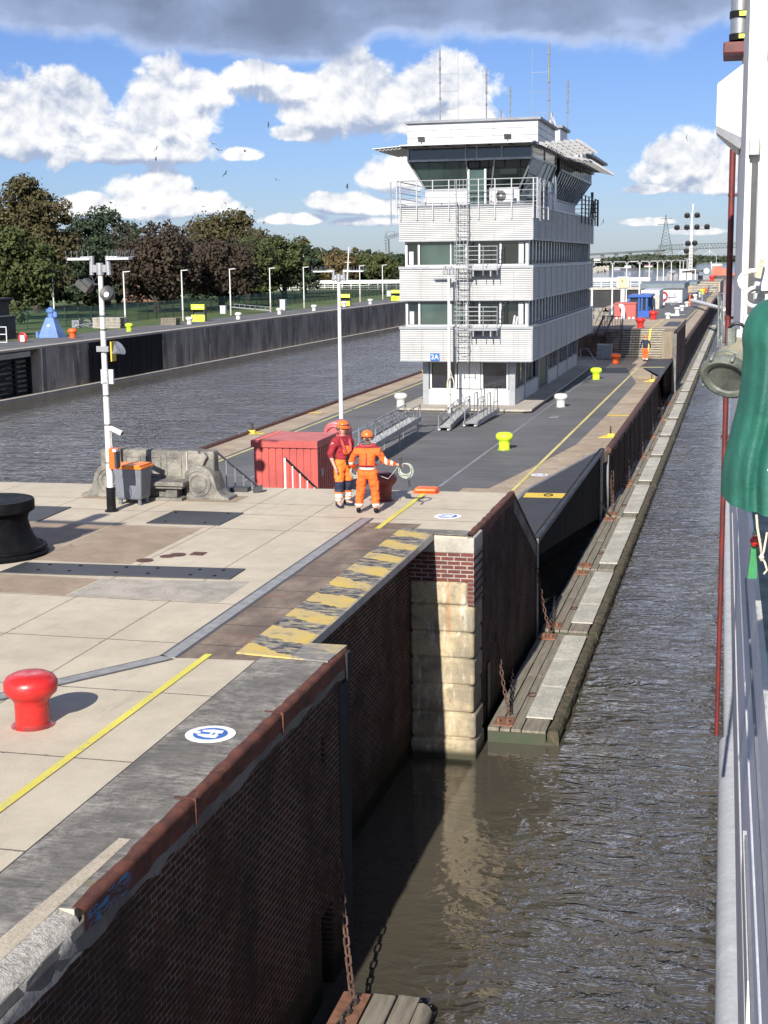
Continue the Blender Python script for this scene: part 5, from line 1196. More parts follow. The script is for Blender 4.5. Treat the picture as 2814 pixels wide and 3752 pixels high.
# ================================================================ gangways lying on the lower quay
def gangway(p0, p1, w_, label, z0, z1, rail=.62, tall=False, legs=True):
    a = Vector((p0[0], p0[1], z0)); c = Vector((p1[0], p1[1], z1)); L = (c - a).length
    t = thing('gangway', label, 'gangway', tuple(a), 0, 'aluminium gangways on the lower quay')
    d = (c - a).normalized(); s = d.cross(Vector((0, 0, 1))).normalized(); u = s.cross(d)
    b = MB(); b.obox((a + c) / 2 + u * .02, d, s, u, L / 2, w_ / 2 - .03, .015)
    n = int(L / .3)
    for i in range(n): b.obox(a + d * (L * (i + .5) / n) + u * .045, d, s, u, .02, w_ / 2 - .03, .012)
    b.build('tread', 'alu', t)
    b = MB()
    for k in (-1, 1): b.obox((a + c) / 2 + s * (k * w_ / 2), d, s, u, L / 2, .025, .10)
    for k in (-1, 1): b.tube(a + s * (k * (w_ / 2 - .06)) - d * .05 - u * .08 - s * .05, a + s * (k * (w_ / 2 - .06)) - d * .05 - u * .08 + s * .05, .07, n=10)
    if legs:
        for f in (.08, .5, .92):
            for k in (-1, 1): q = a + d * (L * f) + s * (k * w_ / 2); b.tube(q, (q.x, q.y, ZL), .025, n=5)
    b.build('side_beam', 'alu', t)
    for k in (-1, 1):
        r_ = MB(); q = s * (k * w_ / 2)
        if tall: r_.tube(a + q + d * .1 + u * .06, c + q - d * .1 + u * .06, .018, n=5)
        if not tall:
            n = max(3, int(L / 1.3)); tp = [a + q + d * (.15 + (L - .3) * i / n) for i in range(n + 1)]
            r_.path([tp[0]] + [p + u * rail for p in tp[:]] + [tp[-1]], .022, 6)
            for i in range(n):
                r_.tube(tp[i], tp[i] + u * rail, .016, n=5); r_.tube(tp[i], tp[i + 1] + u * rail, .013, n=5) if i % 2 else r_.tube(tp[i] + u * rail, tp[i + 1], .013, n=5)
        else:
            for f0, f1 in ((.05, .30), (.45, .62), (.75, .95)):
                h_ = rail * 1.75; A = a + q + d * (L * f0); B = a + q + d * (L * f1); A2 = A + u * h_ + d * .12; B2 = B + u * h_ - d * .12
                r_.path([A, A2, B2, B], .024, 6); r_.tube(A + (A2 - A) * .45, B + (B2 - B) * .45, .016, n=5)
        r_.build('railing', 'galv', t)
    return t
gangway((-13.25, 49.6), (-13.52, 58.5), .62, 'long trussed gangway raised on legs behind the man in orange', ZL + .72, ZL + .75, .62)
gangway((-12.6, 60.4), (-12.95, 66.8), .52, 'narrow low railed gangway lying left of the other in front of the building', ZL + .14, ZL + .30, .50)
gangway((-11.72, 61.9), (-11.5, 66.5), .62, 'short gangway with tall hoop railings, right one in front of the building', ZL + .16, ZL + .30, .62, True, False)
hb = MB().box(-8.75, 66.1, ZL + .008, -8.3, 66.7, ZL + .03); tag(hb.build('drain_cover', 'lead_grey', loc=(-8.5, 66.4, ZL)), 'pale drain grate in the asphalt near the white bollard', 'drain cover')
# ================================================================ people
def skin_mesh(name, verts, edges, radii, sub=2, root=0, fix=None, folds=0):
    me = bpy.data.meshes.new(name); me.from_pydata([tuple(v) for v in verts], edges, []); me.update()
    o = bpy.data.objects.new(name, me); COL.objects.link(o)
    sk = o.modifiers.new('skin', 'SKIN'); sk.use_smooth_shade = True
    if not me.skin_vertices:
        bm_ = bmesh.new(); bm_.from_mesh(me); bm_.verts.layers.skin.verify(); bm_.to_mesh(me); bm_.free()
    for i, r in enumerate(radii):
        sv = me.skin_vertices[0].data[i]; sv.radius = r if isinstance(r, tuple) else (r, r); sv.use_root = (i == root)
    sb = o.modifiers.new('sub', 'SUBSURF'); sb.levels = sub; sb.render_levels = sub
    dg = bpy.context.evaluated_depsgraph_get(); dg.update()
    out = bpy.data.meshes.new_from_object(o.evaluated_get(dg)); out.name = name
    bpy.data.objects.remove(o); bpy.data.meshes.remove(me)
    if fix:
        for v in out.vertices: v.co = Vector(fix(v.co))
    for p in out.polygons: p.use_smooth = True
    if folds:
        from mathutils import noise as mn
        nr = [Vector(v.normal) for v in out.vertices]
        for v, n_ in zip(out.vertices, nr):
            q = Vector((v.co.x * 7, v.co.y * 7, v.co.z * 13)); a_ = mn.noise(q + Vector((3.1, 0, 0))) + .6 * mn.noise(q * 2.1)
            v.co += n_ * (folds * a_)
    return out
def link_child(name, me, mats, parent, pick=None):
    o = bpy.data.objects.new(name, me); COL.objects.link(o); o.parent = parent; me.materials.clear()
    for q in ([mats] if isinstance(mats, str) else mats): me.materials.append(M[q])
    if pick:
        for p in me.polygons: p.material_index = pick(p.center)
    return o
class Sk:
    def __init__(s): s.v = []; s.e = []; s.r = []
    def n(s, p, r, to=None):
        s.v.append(tuple(p)); s.r.append(r)
        if to is not None: s.e.append((to, len(s.v) - 1))
        return len(s.v) - 1
    def chain(s, start, items):
        for p, r in items: start = s.n(p, r, start)
        return start
def flat(co):                                   # chests are wider than deep
    x, y, z = co
    if 0.86 < z < 1.52 and abs(x) < .27: 
        k = min(1, (z - .86) / .1, (1.52 - z) / .1); return (x * (1 + .14 * k), y * (1 - .18 * k), z)
    return (x, y, z)
def person(loc, rz, label, arms, legs, top, pants, helmet='helmet', shoes='black_paint', scale=1.0, detail=True, vest=None, head_turn=0.0, lean=0.0):
    t = thing('person', label, 'person', loc, rz); t.scale = (scale,) * 3
    rt = Matrix.Rotation(head_turn, 3, 'Z')
    def hd(p): q = rt @ Vector((p[0], p[1] - .02, p[2])); return (q.x, q.y + .02 + lean, q.z)
    k = Sk(); pel = k.n((0, 0, .96), .095); wa = k.n((0, lean * .4, 1.12), .10, pel); cho = k.n((0, lean * .8, 1.32), .135, wa); uc = k.n((0, lean, 1.44), .10, cho)
    nk = k.n((0, lean + .005, 1.53), .052, uc); jw = k.n(hd((0, .035, 1.595)), .06, nk); skl = k.n(hd((0, .02, 1.67)), .088, jw); k.n(hd((0, .01, 1.745)), .06, skl)
    if detail:
        k.n(hd((0, .125, 1.638)), .012, skl); k.n(hd((-.098, .005, 1.655)), .018, skl); k.n(hd((.098, .005, 1.655)), .018, skl)
    sh_ = {}
    for s, (el, wr, hn) in zip((-1, 1), arms):
        S_ = k.n((s * .185, lean, 1.425), .07, uc); E_ = k.n(el, .05, S_); W_ = k.n(wr, .033, E_)
        d = (Vector(hn) - Vector(wr)).normalized(); P_ = k.n(Vector(wr) + d * .07, .034, W_)
        side = d.cross(Vector((0, 0, 1))); side = side.normalized() if side.length > .1 else Vector((0, 1, 0)); dn = side.cross(d) * -1
        if detail:
            for f in range(4):
                o_ = side * ((f - 1.5) * .021); L = (.078, .09, .086, .066)[f]
                a = k.n(Vector(wr) + d * .105 + o_, .0105, P_); b_ = k.n(Vector(wr) + d * (.105 + L * .5) + o_ + dn * .010, .0095, a); k.n(Vector(wr) + d * (.105 + L * .72) + o_ + dn * .042, .0085, b_)
            a = k.n(Vector(wr) + d * .05 + side * -.042 + dn * .01, .0115, P_); k.n(Vector(wr) + d * .095 + side * -.052 + dn * .03, .0095, a)
        else: k.n(Vector(wr) + d * .14, .024, P_)
    for s, (hp, kn, an, toe) in zip((-1, 1), legs):
        H = k.n(hp, .068, pel); K_ = k.n(kn, .05, H); A_ = k.n(an, .045, K_); k.n(toe, .035, A_)
    link_child('body', skin_mesh('body', k.v, k.e, k.r, 2, fix=flat), 'skin', t)
    # jacket or sweater
    k = Sk(); pel = k.n((0, 0, top.get('hem', .90)), top.get('rh', .165)); wa = k.n((0, lean * .4, 1.12), .165, pel); cho = k.n((0, lean * .8, 1.32), .185, wa); uc = k.n((0, lean, 1.435), .132, cho); k.n((0, lean + .005, 1.52), .075, uc)
    for s, (el, wr, hn) in zip((-1, 1), arms):
        S_ = k.n((s * .205, lean, 1.405), .106, uc); mid = Vector((s * .195, lean, 1.41)).lerp(Vector(el), .55); m_ = k.n(mid, .084, S_); E_ = k.n(el, .073, m_); q = Vector(el).lerp(Vector(wr), top.get('sleeve', .92)); k.n(q, .055, E_)
    link_child('jacket', skin_mesh('jacket', k.v, k.e, k.r, 4 if detail else 3, fix=flat, folds=.016), top['mats'], t, top.get('pick'))
    k = Sk(); pel = k.n((0, lean * .2, pants.get('waist', 1.0)), .158); low = k.n((0, 0, .93), .165, pel)
    for s, (hp, kn, an, toe) in zip((-1, 1), legs):
        H = k.n((hp[0] * 1.02, hp[1], .85), .125, low); K_ = k.n(kn, .104, H); k.n(Vector(kn).lerp(Vector(an), .5), .098, K_); k.n((an[0], an[1], .11), .094, len(k.v) - 1)
    link_child('trousers', skin_mesh('trousers', k.v, k.e, k.r, 4 if detail else 3, fix=flat, folds=.018), pants['mats'], t, pants.get('pick'))
    k = 0
    for s, (hp, kn, an, toe) in zip((-1, 1), legs):
        q = Sk(); a = q.n((an[0], an[1] - .035, .13), .058); b_ = q.n((an[0], an[1] - .03, .05), .052, a); m_ = q.n(Vector((an[0], an[1], .045)).lerp(Vector((toe[0], toe[1], .045)), .55), .048, b_); q.n((toe[0], toe[1] + .02, .04), .04, m_)
        link_child('shoe', skin_mesh('shoe', q.v, q.e, q.r, 2, fix=lambda c: (c.x, c.y, max(c.z, .004))), shoes, t)
    b = MB(); b.lathe([(.128, -.01), (.132, .0), (.125, .05), (.105, .095), (.065, .125), (.01, .135)], 24, (0, 0, 0))
    b.add([(.115 * math.sin(a) * 1.02, .115 * math.cos(a), .0) for a in [R(-60 + 20 * i) for i in range(7)]] + [(.15 * math.sin(a) * .85, .17 * math.cos(a) + .01, -.012) for a in [R(-60 + 20 * i) for i in range(7)]], [(i, i + 1, i + 8, i + 7) for i in range(6)])
    h = b.build('helmet', helmet, t, world=False); h.location = hd((0, .015, 1.70)); h.rotation_euler = (R(-4), 0, head_turn)
    b = MB()
    for s in (-1, 1): b.lathe([(.04, -.02), (.045, 0), (.03, .022)], 12, (s * .115, 0, -.035), 0, Matrix.Rotation(R(90), 3, 'Y'))
    if detail: b.build('ear_defender', 'dark_metal', h, world=False, split=True)
    if detail:
        b = MB(); b.path([(.125 * math.sin(a), .125 * math.cos(a) * .98, -.002) for a in [R(15 * i) for i in range(24)]], .008, 5, closed=True); b.path([(.118 * math.sin(a), .118 * math.cos(a) + .012, .055) for a in [R(-70 + 14 * i) for i in range(11)]], .013, 6); b.build('goggles', 'dark_metal', h, world=False)
        f = thing  # face features
        e = MB()
        for s in (-1, 1): e.lathe([(.002, -.008), (.010, 0), (.002, .008)], 8, hd((s * .033, .098, 1.668)))
        e.box(-.022, 0, 0, .022, .004, .006) if False else None
        e.build('eye', 'black_paint', t, world=False, split=True)
        a_, b_ = Vector(hd((-.024, .094, 1.603))), Vector(hd((.024, .094, 1.603))); MB().path([a_, (a_ + b_) / 2 + (rt @ Vector((0, .008, -.002))), b_], .006, 5).build('mouth', 'cloth_red', t, world=False)
        k = Sk(); q = k.n(hd((0, -.045, 1.655)), .065); k.n(hd((0, -.03, 1.60)), .05, q)
        link_child('hair', skin_mesh('hair', k.v, k.e, k.r, 2), 'hair', t)
    return t, hd
legs2 = [((-.115, 0, .92), (-.165, .03, .50), (-.20, -.02, .10), (-.22, .13, .05)), ((.115, 0, .92), (.155, .04, .50), (.18, 0, .10), (.22, .15, .05))]
arms2 = [((-.385, .02, 1.12), (-.33, .22, .98), (-.30, .30, .94)), ((.37, .08, 1.14), (.60, .20, 1.06), (.70, .22, 1.05))]
def jpick(c):
    if abs(c.x) < .27:
        v = abs(c.x) * .16
        if .985 < c.z - v * 0 < 1.035 and abs(c.x) < .30: return 1
        if .865 < c.z - abs(c.x) * .28 < .915: return 1
        if c.y < 0 and abs(c.x) < .012 and 1.04 < c.z < 1.36: return 2
        if c.z > 1.45: return 2
        return 0
    s = 1 if c.x > 0 else 0
    if s == 0: return 1 if 1.075 < c.z + .0 < 1.125 and c.x < -.29 else 0
    return 1 if (.385 < c.x < .435 or .50 < c.x < .545) else 0
def ppick(c): return 1 if c.z < .22 and not (.165 < c.z < .18) else 0
man2, hd2 = person((-7.9, 29.62, 0), R(4), 'man in bright orange jacket and trousers seen from behind, holding a coiled line', arms2, legs2,
    {'mats': ['cloth_orange', 'reflective', 'cloth_red'], 'pick': jpick, 'hem': .82, 'rh': .185, 'sleeve': 1.0}, {'mats': ['cloth_orange', 'reflective'], 'pick': ppick, 'waist': 1.05}, lean=.03, scale=1.0)
k = Sk(); a = k.n((-.17, .04, 1.50), .05); b_ = k.n((-.08, -.06, 1.515), .055, a); c_ = k.n((.08, -.06, 1.515), .055, b_); d_ = k.n((.17, .04, 1.50), .05, c_); k.n((.15, .14, 1.30), .05, d_); k.n((-.15, .14, 1.30), .05, a)
link_child('life_vest', skin_mesh('life_vest', k.v, k.e, k.r, 2), 'vest_red', man2)
MB().path([(.235 * math.sin(a) * .98, .185 * math.cos(a), 1.075) for a in [R(20 * i) for i in range(18)]], .014, 5, closed=True).build('belt', 'cloth_red', man2, world=False)
MB().box(-.095, -.115, 1.52, .095, .02, 1.575).build('neck_shade', 'dark_metal', man2, world=False, bevel=.02)
MB().obox((.235, -.02, .62), (0, 1, 0), (1, 0, 0), (0, 0, 1), .07, .02, .10).build('pocket', 'cloth_orange', man2, world=False, bevel=.01)

legs1 = [((-.10, 0, .92), (-.12, .05, .50), (-.13, -.02, .10), (-.17, .14, .05)), ((.10, 0, .92), (.13, .04, .50), (.15, .02, .10), (.22, .18, .05))]
arms1 = [((-.29, -.02, 1.13), (-.17, .21, 1.02), (-.08, .27, 1.0)), ((.30, -.06, 1.14), (.29, .06, .90), (.28, .10, .83))]
def j1(c): return 0
def p1(c):
    if c.z < .30: return 1 if (.115 < c.z < .19 or .215 < c.z < .30) else 0
    if .34 < c.z < .56 and c.y > -.03: return 2
    return 0
man1, hd1 = person((-8.68, 30.35, 0), R(-118), 'man in dark red sweater and orange bib trousers standing by the red shed', arms1, legs1,
    {'mats': ['cloth_red'], 'hem': .96, 'rh': .168, 'sleeve': .45}, {'mats': ['cloth_orange_pale', 'reflective', 'navy'], 'pick': p1, 'waist': 1.07}, shoes='navy', scale=1.07, head_turn=R(-20), lean=.02)
k = Sk(); a = k.n((0, .135, 1.10), .10); b_ = k.n((0, .150, 1.22), .095, a); k.n((-.07, .14, 1.30), .03, b_); k.n((.07, .14, 1.30), .03, b_)
link_child('bib', skin_mesh('bib', k.v, k.e, k.r, 2), 'cloth_orange_pale', man1)
k = Sk(); a = k.n((0, -.10, 1.50), .05); 
for s in (-1, 1): q = k.n((s * .11, -.02, 1.52), .038, a); q = k.n((s * .12, .10, 1.42), .038, q); q = k.n((s * .10, .165, 1.28), .036, q); k.n((s * .06, .185, 1.16), .032, q)
link_child('life_vest', skin_mesh('life_vest', k.v, k.e, k.r, 2), 'vest_red', man1)
b = MB()
for s in (-1, 1): b.path([Vector(hd1((s * .034 + .02 * math.cos(a), .108, 1.668 + .014 * math.sin(a)))) for a in [R(40 * i) for i in range(9)]], .0035, 4, closed=True)
b.path([hd1((-.02, .112, 1.672)), hd1((.02, .112, 1.672))], .0035, 4); b.path([hd1((.054, .106, 1.672)), hd1((.096, .02, 1.675))], .0035, 4); b.path([hd1((-.054, .106, 1.672)), hd1((-.096, .02, 1.675))], .0035, 4); b.build('glasses', 'black_paint', man1, world=False)
MB().obox((.04, .22, 1.0), (1, 0, 0), (0, 1, 0), (0, 0, 1), .06, .03, .09).build('glove', 'black_paint', man1, world=False, bevel=.02)
def coil(c, r, n, label, axis, seed, tail):
    rng = random.Random(seed); b = MB(); c = Vector(c); t = thing('rope_coil', label, 'rope', tuple(c)); ax, ay = Vector(axis).normalized(), Vector((0, 0, 1))
    for i in range(n):
        rr_ = r * rng.uniform(.78, 1.12); o_ = Vector((rng.uniform(-.02, .02), rng.uniform(-.05, .05), 0)); e_ = rng.uniform(.85, 1.2)
        b.path([c + o_ + ax * (rr_ * math.cos(a)) + ay * (rr_ * e_ * math.sin(a) - rr_ * e_ + .02) for a in [R(15 * k_) for k_ in range(24)]], (.0065), 4, closed=True)
    b.path(tail, (.0065), 4); b.build('line', 'rope', t); return t
HX, HY = -7.9, 29.62
cr = coil((HX + .80, HY + .30, 1.06), .14, 8, 'coiled pale heaving line hanging from the right hand of the man in orange', (1, .2, 0), 3, [(HX + .68, HY + .25, 1.08), (HX + .5, HY + .3, .85), (HX + .38, HY + .35, .72), (HX + .1, HY + .4, .8)])
MB().tube((HX + .86, HY + .3, .72), (HX + .88, HY + .3, .56), .025, n=8).tube((HX + .69, HY + .22, 1.22), (HX + .69, HY + .22, 1.0), .03, n=8).build('weight', 'dark_metal', cr, split=True)
coil((HX - .34, HY + .33, .98), .12, 8, 'loose hank of pale line between the two men', (.9, .4, 0), 5, [(HX - .34, HY + .33, .95), (HX - .30, HY + .3, .6), (HX - .22, HY + .25, .35), (HX - .2, HY + .2, .5)])
dg_ = lambda a, b_: a
legs3 = [((-.10, 0, .92), (-.11, .10, .50), (-.10, .10, .10), (-.11, .25, .05)), ((.10, 0, .92), (.11, .02, .50), (.10, -.18, .12), (.11, -.04, .05))]
arms3 = [((-.31, -.03, 1.13), (-.33, .05, .88), (-.33, .08, .80)), ((.31, -.05, 1.13), (.33, -.02, .88), (.33, 0, .80))]
person((-6.76, 103.0, ZL), R(2), 'person in dark jacket and orange trousers walking towards the stone stairs', arms3, legs3, {'mats': ['navy'], 'hem': .86, 'rh': .185}, {'mats': ['cloth_orange', 'reflective'], 'pick': ppick}, detail=False, scale=1.03)
p_ = onz(2150 + .3014 * 1252, 900 + .3014 * 741, ZL)
person(tuple(p_), R(-100), 'distant worker in orange holding the white boarding pole', arms1, legs2, {'mats': ['cloth_orange', 'reflective'], 'hem': .84, 'rh': .17, 'pick': lambda c: 1 if 1.0 < c.z < 1.06 else 0}, {'mats': ['cloth_orange', 'reflective'], 'pick': ppick}, detail=False, scale=1.0)

# ================================================================ the ship the picture is taken from
shp = thing('ship', 'grey hulled ship with white deckhouse, red pipe and green deck along the right edge', 'ship', (0, 0, HW), 0.0135)
def sv(x, y, v):
    p = ony(x * D, y * D, v); return (p.x + .0135 * v, v, p.z)
MB().box(.40, -6, -6, .43, 60, 2.0).build('hull_side', 'ship_hull', shp)
MB().box(.398, -6, 2.0, .452, 60, 2.03).build('bulwark_cap', 'ship_white', shp)
MB().box(.43, -6, .9, 7, 60, 1.0).build('deck', 'ship_green', shp)
b = MB(); b.path([(.38, -6, -3.62), (.38, 26.2, -3.62)], .245, 16); b.build('rubbing_belt', 'ship_belt', shp)
b = MB(); b.path([(.36, 25.9, -3.60), (.34, 60, -3.60)], .14, 12); b.build('rubbing_belt', 'ship_belt', shp)
b = MB()
for z, r_ in ((.2, .014), (-1.6, .016)): b.path([(.395, -6, z), (.395, 40, z)], r_, 6)
b.build('side_rails', 'ship_hull', shp)
b = MB(); b.box(.36, 11.6, -1.1, .40, 14.9, -.62); b.build('bright_strip', 'ship_white', shp)
MB().box(.37, 4, -.58, .402, 14.5, -.50).box(.375, 8, 1.2, .402, 19, 1.26).build('seam', 'lead_grey', shp)
a = sv(1583, 322, 20.8); c = sv(1562, 1588, 20.8)
b = MB(); b.tube((.06, 20.8, a[2]), (.075, 20.8, c[2]), .045, .034, 12)
for z in (6.3, 4.6, 2.9): b.tube((.06, 20.8, z), (.06, 20.8, z + .04), .05, n=12); b.box(.07, 20.78, z, .45, 20.82, z + .04)
b.build('red_pipe', 'ship_red', shp)
# deckhouse: shaded side plate, sunlit front
b = MB(); b.box(.135, 12.0, 3.45, .17, 20.6, 7.9); b.build('side_plate', 'ship_hull', shp)
b = MB(); b.box(.17, 12.0, 3.45, 4, 20.5, 9.0); b.box(.14, 11.96, 3.45, .165, 11.995, 7.5); b.build('deckhouse_front', 'ship_white', shp)
b = MB(); b.box(.185, 11.985, 4.9, .235, 11.998, 6.22); b.build('gap_shade_strip', 'dark_metal', shp)  # dark strip laid on the front as the shade of a gap
b = MB(); b.box(.255, 11.9, 3.5, .275, 11.998, 8.5); b.tube((.2, 11.93, 6.28), (.2, 11.93, 6.40), .045, n=10); b.tube((.19, 11.93, 4.90), (.19, 11.93, 5.02), .04, n=10); b.build('trim', 'ship_white', shp)
b = MB(); b.box(.30, 11.4, 6.9, .8, 11.99, 7.25); b.lathe([(.02, -.02), (.2, .0), (.24, .2), (.24, .28)], 20, (.56, 11.7, 6.65)); b.build('vent_housing', 'ship_white', shp, bevel=.04)
MB().box(.28, 11.95, 7.02, .31, 11.99, 7.6).build('green_strip', 'ship_green', shp)
# side light screen
hx = [sv(x, y, 17.0) for x, y in ((1612, 132), (1549, 181), (1546, 274), (1597, 322), (1608, 302))]
b = MB(); o_ = [(p[0], p[2]) for p in hx]; b.slaby(o_, 17.0, 18.2)
b.build('light_screen', 'ship_white', shp, bevel=.02)
b = MB(); pA, pB, pC, pD = [sv(x, y, 16.99) for x, y in ((1546, 272), (1608, 301), (1598, 323), (1547, 288))]
b.slaby([(p[0], p[2]) for p in (pA, pB, pC, pD)], 16.9, 17.0); b.build('screen_underside_shade', 'lead_grey', shp)  # grey slab puts shade on the slanted underside of the white screen
# stern light cans on a red shelf
cx = sv(1599, 50, 17.2); rr_ = (sv(1620, 50, 17.2)[0] - sv(1577, 50, 17.2)[0]) / 2
b = MB(); b.tube((cx[0], 17.2, sv(1599, 88, 17.2)[2]), (cx[0], 17.2, sv(1599, -40, 17.2)[2]), rr_, n=28); nl = b.build('navigation_light', 'steel_can', shp)
b = MB()
for y0, y1 in ((40, 25), (88, 74)): b.tube((cx[0], 17.2, sv(1599, y0, 17.2)[2]), (cx[0], 17.2, sv(1599, y1, 17.2)[2]), rr_ * 1.1, n=28); b.box(cx[0] - rr_ * .2, 17.2 - rr_ * 1.25, sv(1599, y0 - 1, 17.2)[2], cx[0] + rr_ * .95, 17.2, sv(1599, y1 + 1, 17.2)[2])
b.build('clamp', 'black_paint', nl, split=True)
b = MB()
for y0, y1 in ((38, 28), (86, 77)): b.box(cx[0] - rr_ * .1, 17.2 - rr_ * 1.27, sv(1599, y0, 17.2)[2], cx[0] + rr_ * .72, 17.2 - rr_ * 1.251, sv(1599, y1, 17.2)[2])
b.build('yellow_label', 'sign_lime', nl, split=True)
q0, q1 = sv(1562, 121, 17.1), sv(1626, 93, 17.1)
MB().box(q0[0], 16.9, q0[2], q1[0] + .1, 17.6, q1[2]).build('light_shelf', 'ship_red', shp, bevel=.015)
q0 = sv(1608, 150, 17.3); q1 = sv(1608, 118, 17.3); MB().tube((q0[0], 17.3, q0[2]), (q1[0], 17.3, q1[2]), .022, n=8).build('yellow_post', 'yellow', shp)
MB().box(sv(1614, 150, 17.3)[0], 17.25, sv(1614, 150, 17.3)[2], sv(1624, 118, 17.3)[0], 17.35, sv(1614, 118, 17.3)[2]).build('bracket', 'dark_metal', shp)
# searchlight
sc_ = Vector(sv(1570, 815, 8.6)); ax = Vector((-.28, -.72, -.62)).normalized(); mt = ax.to_track_quat('Z', 'Y').to_matrix() * .92
sl_ = MB().lathe([(.02, -.30), (.085, -.29), (.10, -.20), (.13, -.14), (.14, -.07), (.142, -.03)], 28, tuple(sc_), 0, mt).build('searchlight', 'brass', shp)
b = MB(); b.lathe([(.118, .005), (.125, .02), (.15, .028), (.172, .015), (.176, -.02), (.165, -.04), (.14, -.045)], 32, tuple(sc_), 0, mt)
for a in (20, 110, 200, 290, 340, 65):
    p = sc_ + mt @ Vector((.18 * math.cos(R(a)), .18 * math.sin(R(a)), 0)); b.lathe([(.010, -.04), (.013, -.01), (.013, .02), (.005, .03)], 10, tuple(p), 0, mt)
b.path([sc_ + mt @ Vector((.13 * math.cos(a), .13 * math.sin(a), -.10)) for a in [R(15 * i) for i in range(24)]], .013, 6, closed=True)
b.build('bezel', 'bronze', sl_)
MB().lathe([(.120, .004), (.108, -.02), (.085, -.05), (.05, -.08), (.004, -.095)], 32, tuple(sc_), 0, mt).build('reflector', 'lens', sl_)
b = MB(); b.tube(sc_ + Vector((.02, .1, .12)), sc_ + Vector((.02, .12, .28)), .03, n=8); b.path([Vector(sv(1553, 640, 8.9)), Vector(sv(1552, 700, 8.9)), Vector(sv(1551, 752, 8.8))], .006, 5); b.path([Vector(sv(1559, 650, 8.9)), Vector(sv(1560, 700, 8.9)), Vector(sv(1563, 740, 8.8))], .007, 5); b.build('bracket', 'bronze', sl_)
# white ring fitting, shackle
b = MB(); cc_ = Vector(sv(1627, 607, 9.5)); b.path([cc_ + Vector((.085 * math.cos(a), .02 * math.sin(a), .065 * math.sin(a))) for a in [R(20 * i) for i in range(18)]], .016, 8, closed=True)
b.box(cc_.x + .05, 9.4, cc_.z - .06, cc_.x + .16, 9.6, cc_.z + .12); b.path([cc_ + Vector((.02 + .07 * math.cos(a), -.05, -.10 + .06 * math.sin(a))) for a in [R(20 * i) for i in range(18)]], .014, 8, closed=True)
b.build('ring_fitting', 'ship_white', shp)
cc_ = Vector(sv(1592, 715, 8.9)); b = MB(); b.path([cc_ + Vector((.05 * math.cos(a), 0, .045 * math.sin(a))) for a in [R(30 * i) for i in range(12)]], .011, 7, closed=True); b.build('shackle', 'black_paint', shp)
b = MB(); b.obox(cc_ + Vector((.03, 0, -.06)), (1, 0, -.3), (0, 1, 0), (.3, 0, 1), .045, .03, .06); b.path([cc_ + Vector((.04 * math.cos(a) + .01, 0, -.03 + .03 * math.sin(a))) for a in [R(30 * i) for i in range(12)]], .009, 6, closed=True); b.build('hook', 'ship_white', shp)
cc_ = Vector(sv(1642, 580, 9.3)); MB().obox(cc_, (.2, 0, 1), (0, 1, 0), (1, 0, -.2), .06, .02, .016).build('latch', 'brass', shp)
MB().box(sv(1628, 640, 9.6)[0], 9.6, sv(1628, 640, 9.6)[2] - .2, 1.5, 9.7, sv(1628, 580, 9.6)[2] + .55).build('locker', 'ship_white', shp, bevel=.03)
# tarpaulin over deck gear
tp = thing('tarpaulin', 'dark green tarpaulin hanging in folds over gear at the ship rail, spotted with white', 'tarpaulin', (0, 0, HW), 0.0135)
edge = [(2790, 1098), (2752, 1132), (2731, 1172), (2716, 1225), (2724, 1290), (2716, 1380), (2706, 1452), (2697, 1501), (2676, 1580), (2651, 1671), (2643, 1725), (2640, 1785)]
EU = [sv(x / D, y / D, 8.0) for x, y in edge]; EZ = [p[2] for p in EU][::-1]; EUU = [p[0] for p in EU][::-1]
ztop = EZ[-1]; zl, zf_ = EZ[0], sv(2800 / D, 1900 / D, 7.7)[2]
cols, rows = 72, 26; vs = []
for i in range(rows + 1):
    for j in range(cols + 1):
        a = R(-205 + 235 * j / cols); q = min(1, max(0, (a + R(180)) / R(75))); zb_ = zl + (zf_ - zl) * (1 - math.exp(-2.2 * q)) / (1 - math.exp(-2.2))
        t_ = i / rows; z_ = ztop + (zb_ - ztop) * t_; ul = float(np.interp(max(z_, zl), EZ, EUU)); wd = .52
        cr_ = sum(dp * math.exp(-((math.degrees(a) - c0_ - 6 * t_) / w_) ** 2) for c0_, w_, dp in ((-137, 3, .11), (-62, 6, .06), (-150, 5, .04), (-30, 6, .05), (-166, 6, .028), (-124, 4, .03), (-110, 5, .06))) * min(1, t_ * 4) * (.5 + .5 * t_)
        cr_ += .008 * math.sin(a * 9 + t_ * 5) * t_ + .006 * math.sin(t_ * 17 + a * 4)
        k_ = 1 - cr_ / .35; vs.append((ul + wd + wd * math.cos(a) * (1 - cr_ * .4), 8.0 + (.30 + .06 * t_) * math.sin(a) * k_, z_))
cols += 1; ring0 = [Vector(q) for q in vs[:cols]]; cen = sum(ring0, Vector()) / cols; top_ = []
for s_ in (.02, .45, .8): top_ += [tuple(cen + (q - cen) * s_ + Vector((0, 0, (1 - s_) * .09))) for q in ring0]
vs = top_ + vs; n = rows + 4
fs = [(i * cols + j, i * cols + j + 1, (i + 1) * cols + j + 1, (i + 1) * cols + j) for i in range(n - 1) for j in range(cols - 1)]
b = MB(); b.add(vs, fs, 0, True); tc = b.build('cloth', 'tarp', tp, sharp=80)
sb = tc.modifiers.new('s', 'SUBSURF'); sb.levels = 1; sb.render_levels = 1
b = MB(); b.path([sv(1634, 1112, 7.8), sv(1636, 1140, 7.8), sv(1643, 1180, 7.8), sv(1645, 1200, 7.85)], .007, 6); b.path([sv(1657, 1150, 7.8), sv(1650, 1190, 7.8), sv(1645, 1204, 7.8), sv(1652, 1215, 7.8), sv(1657, 1232, 7.8), sv(1650, 1240, 7.8)], .006, 6)
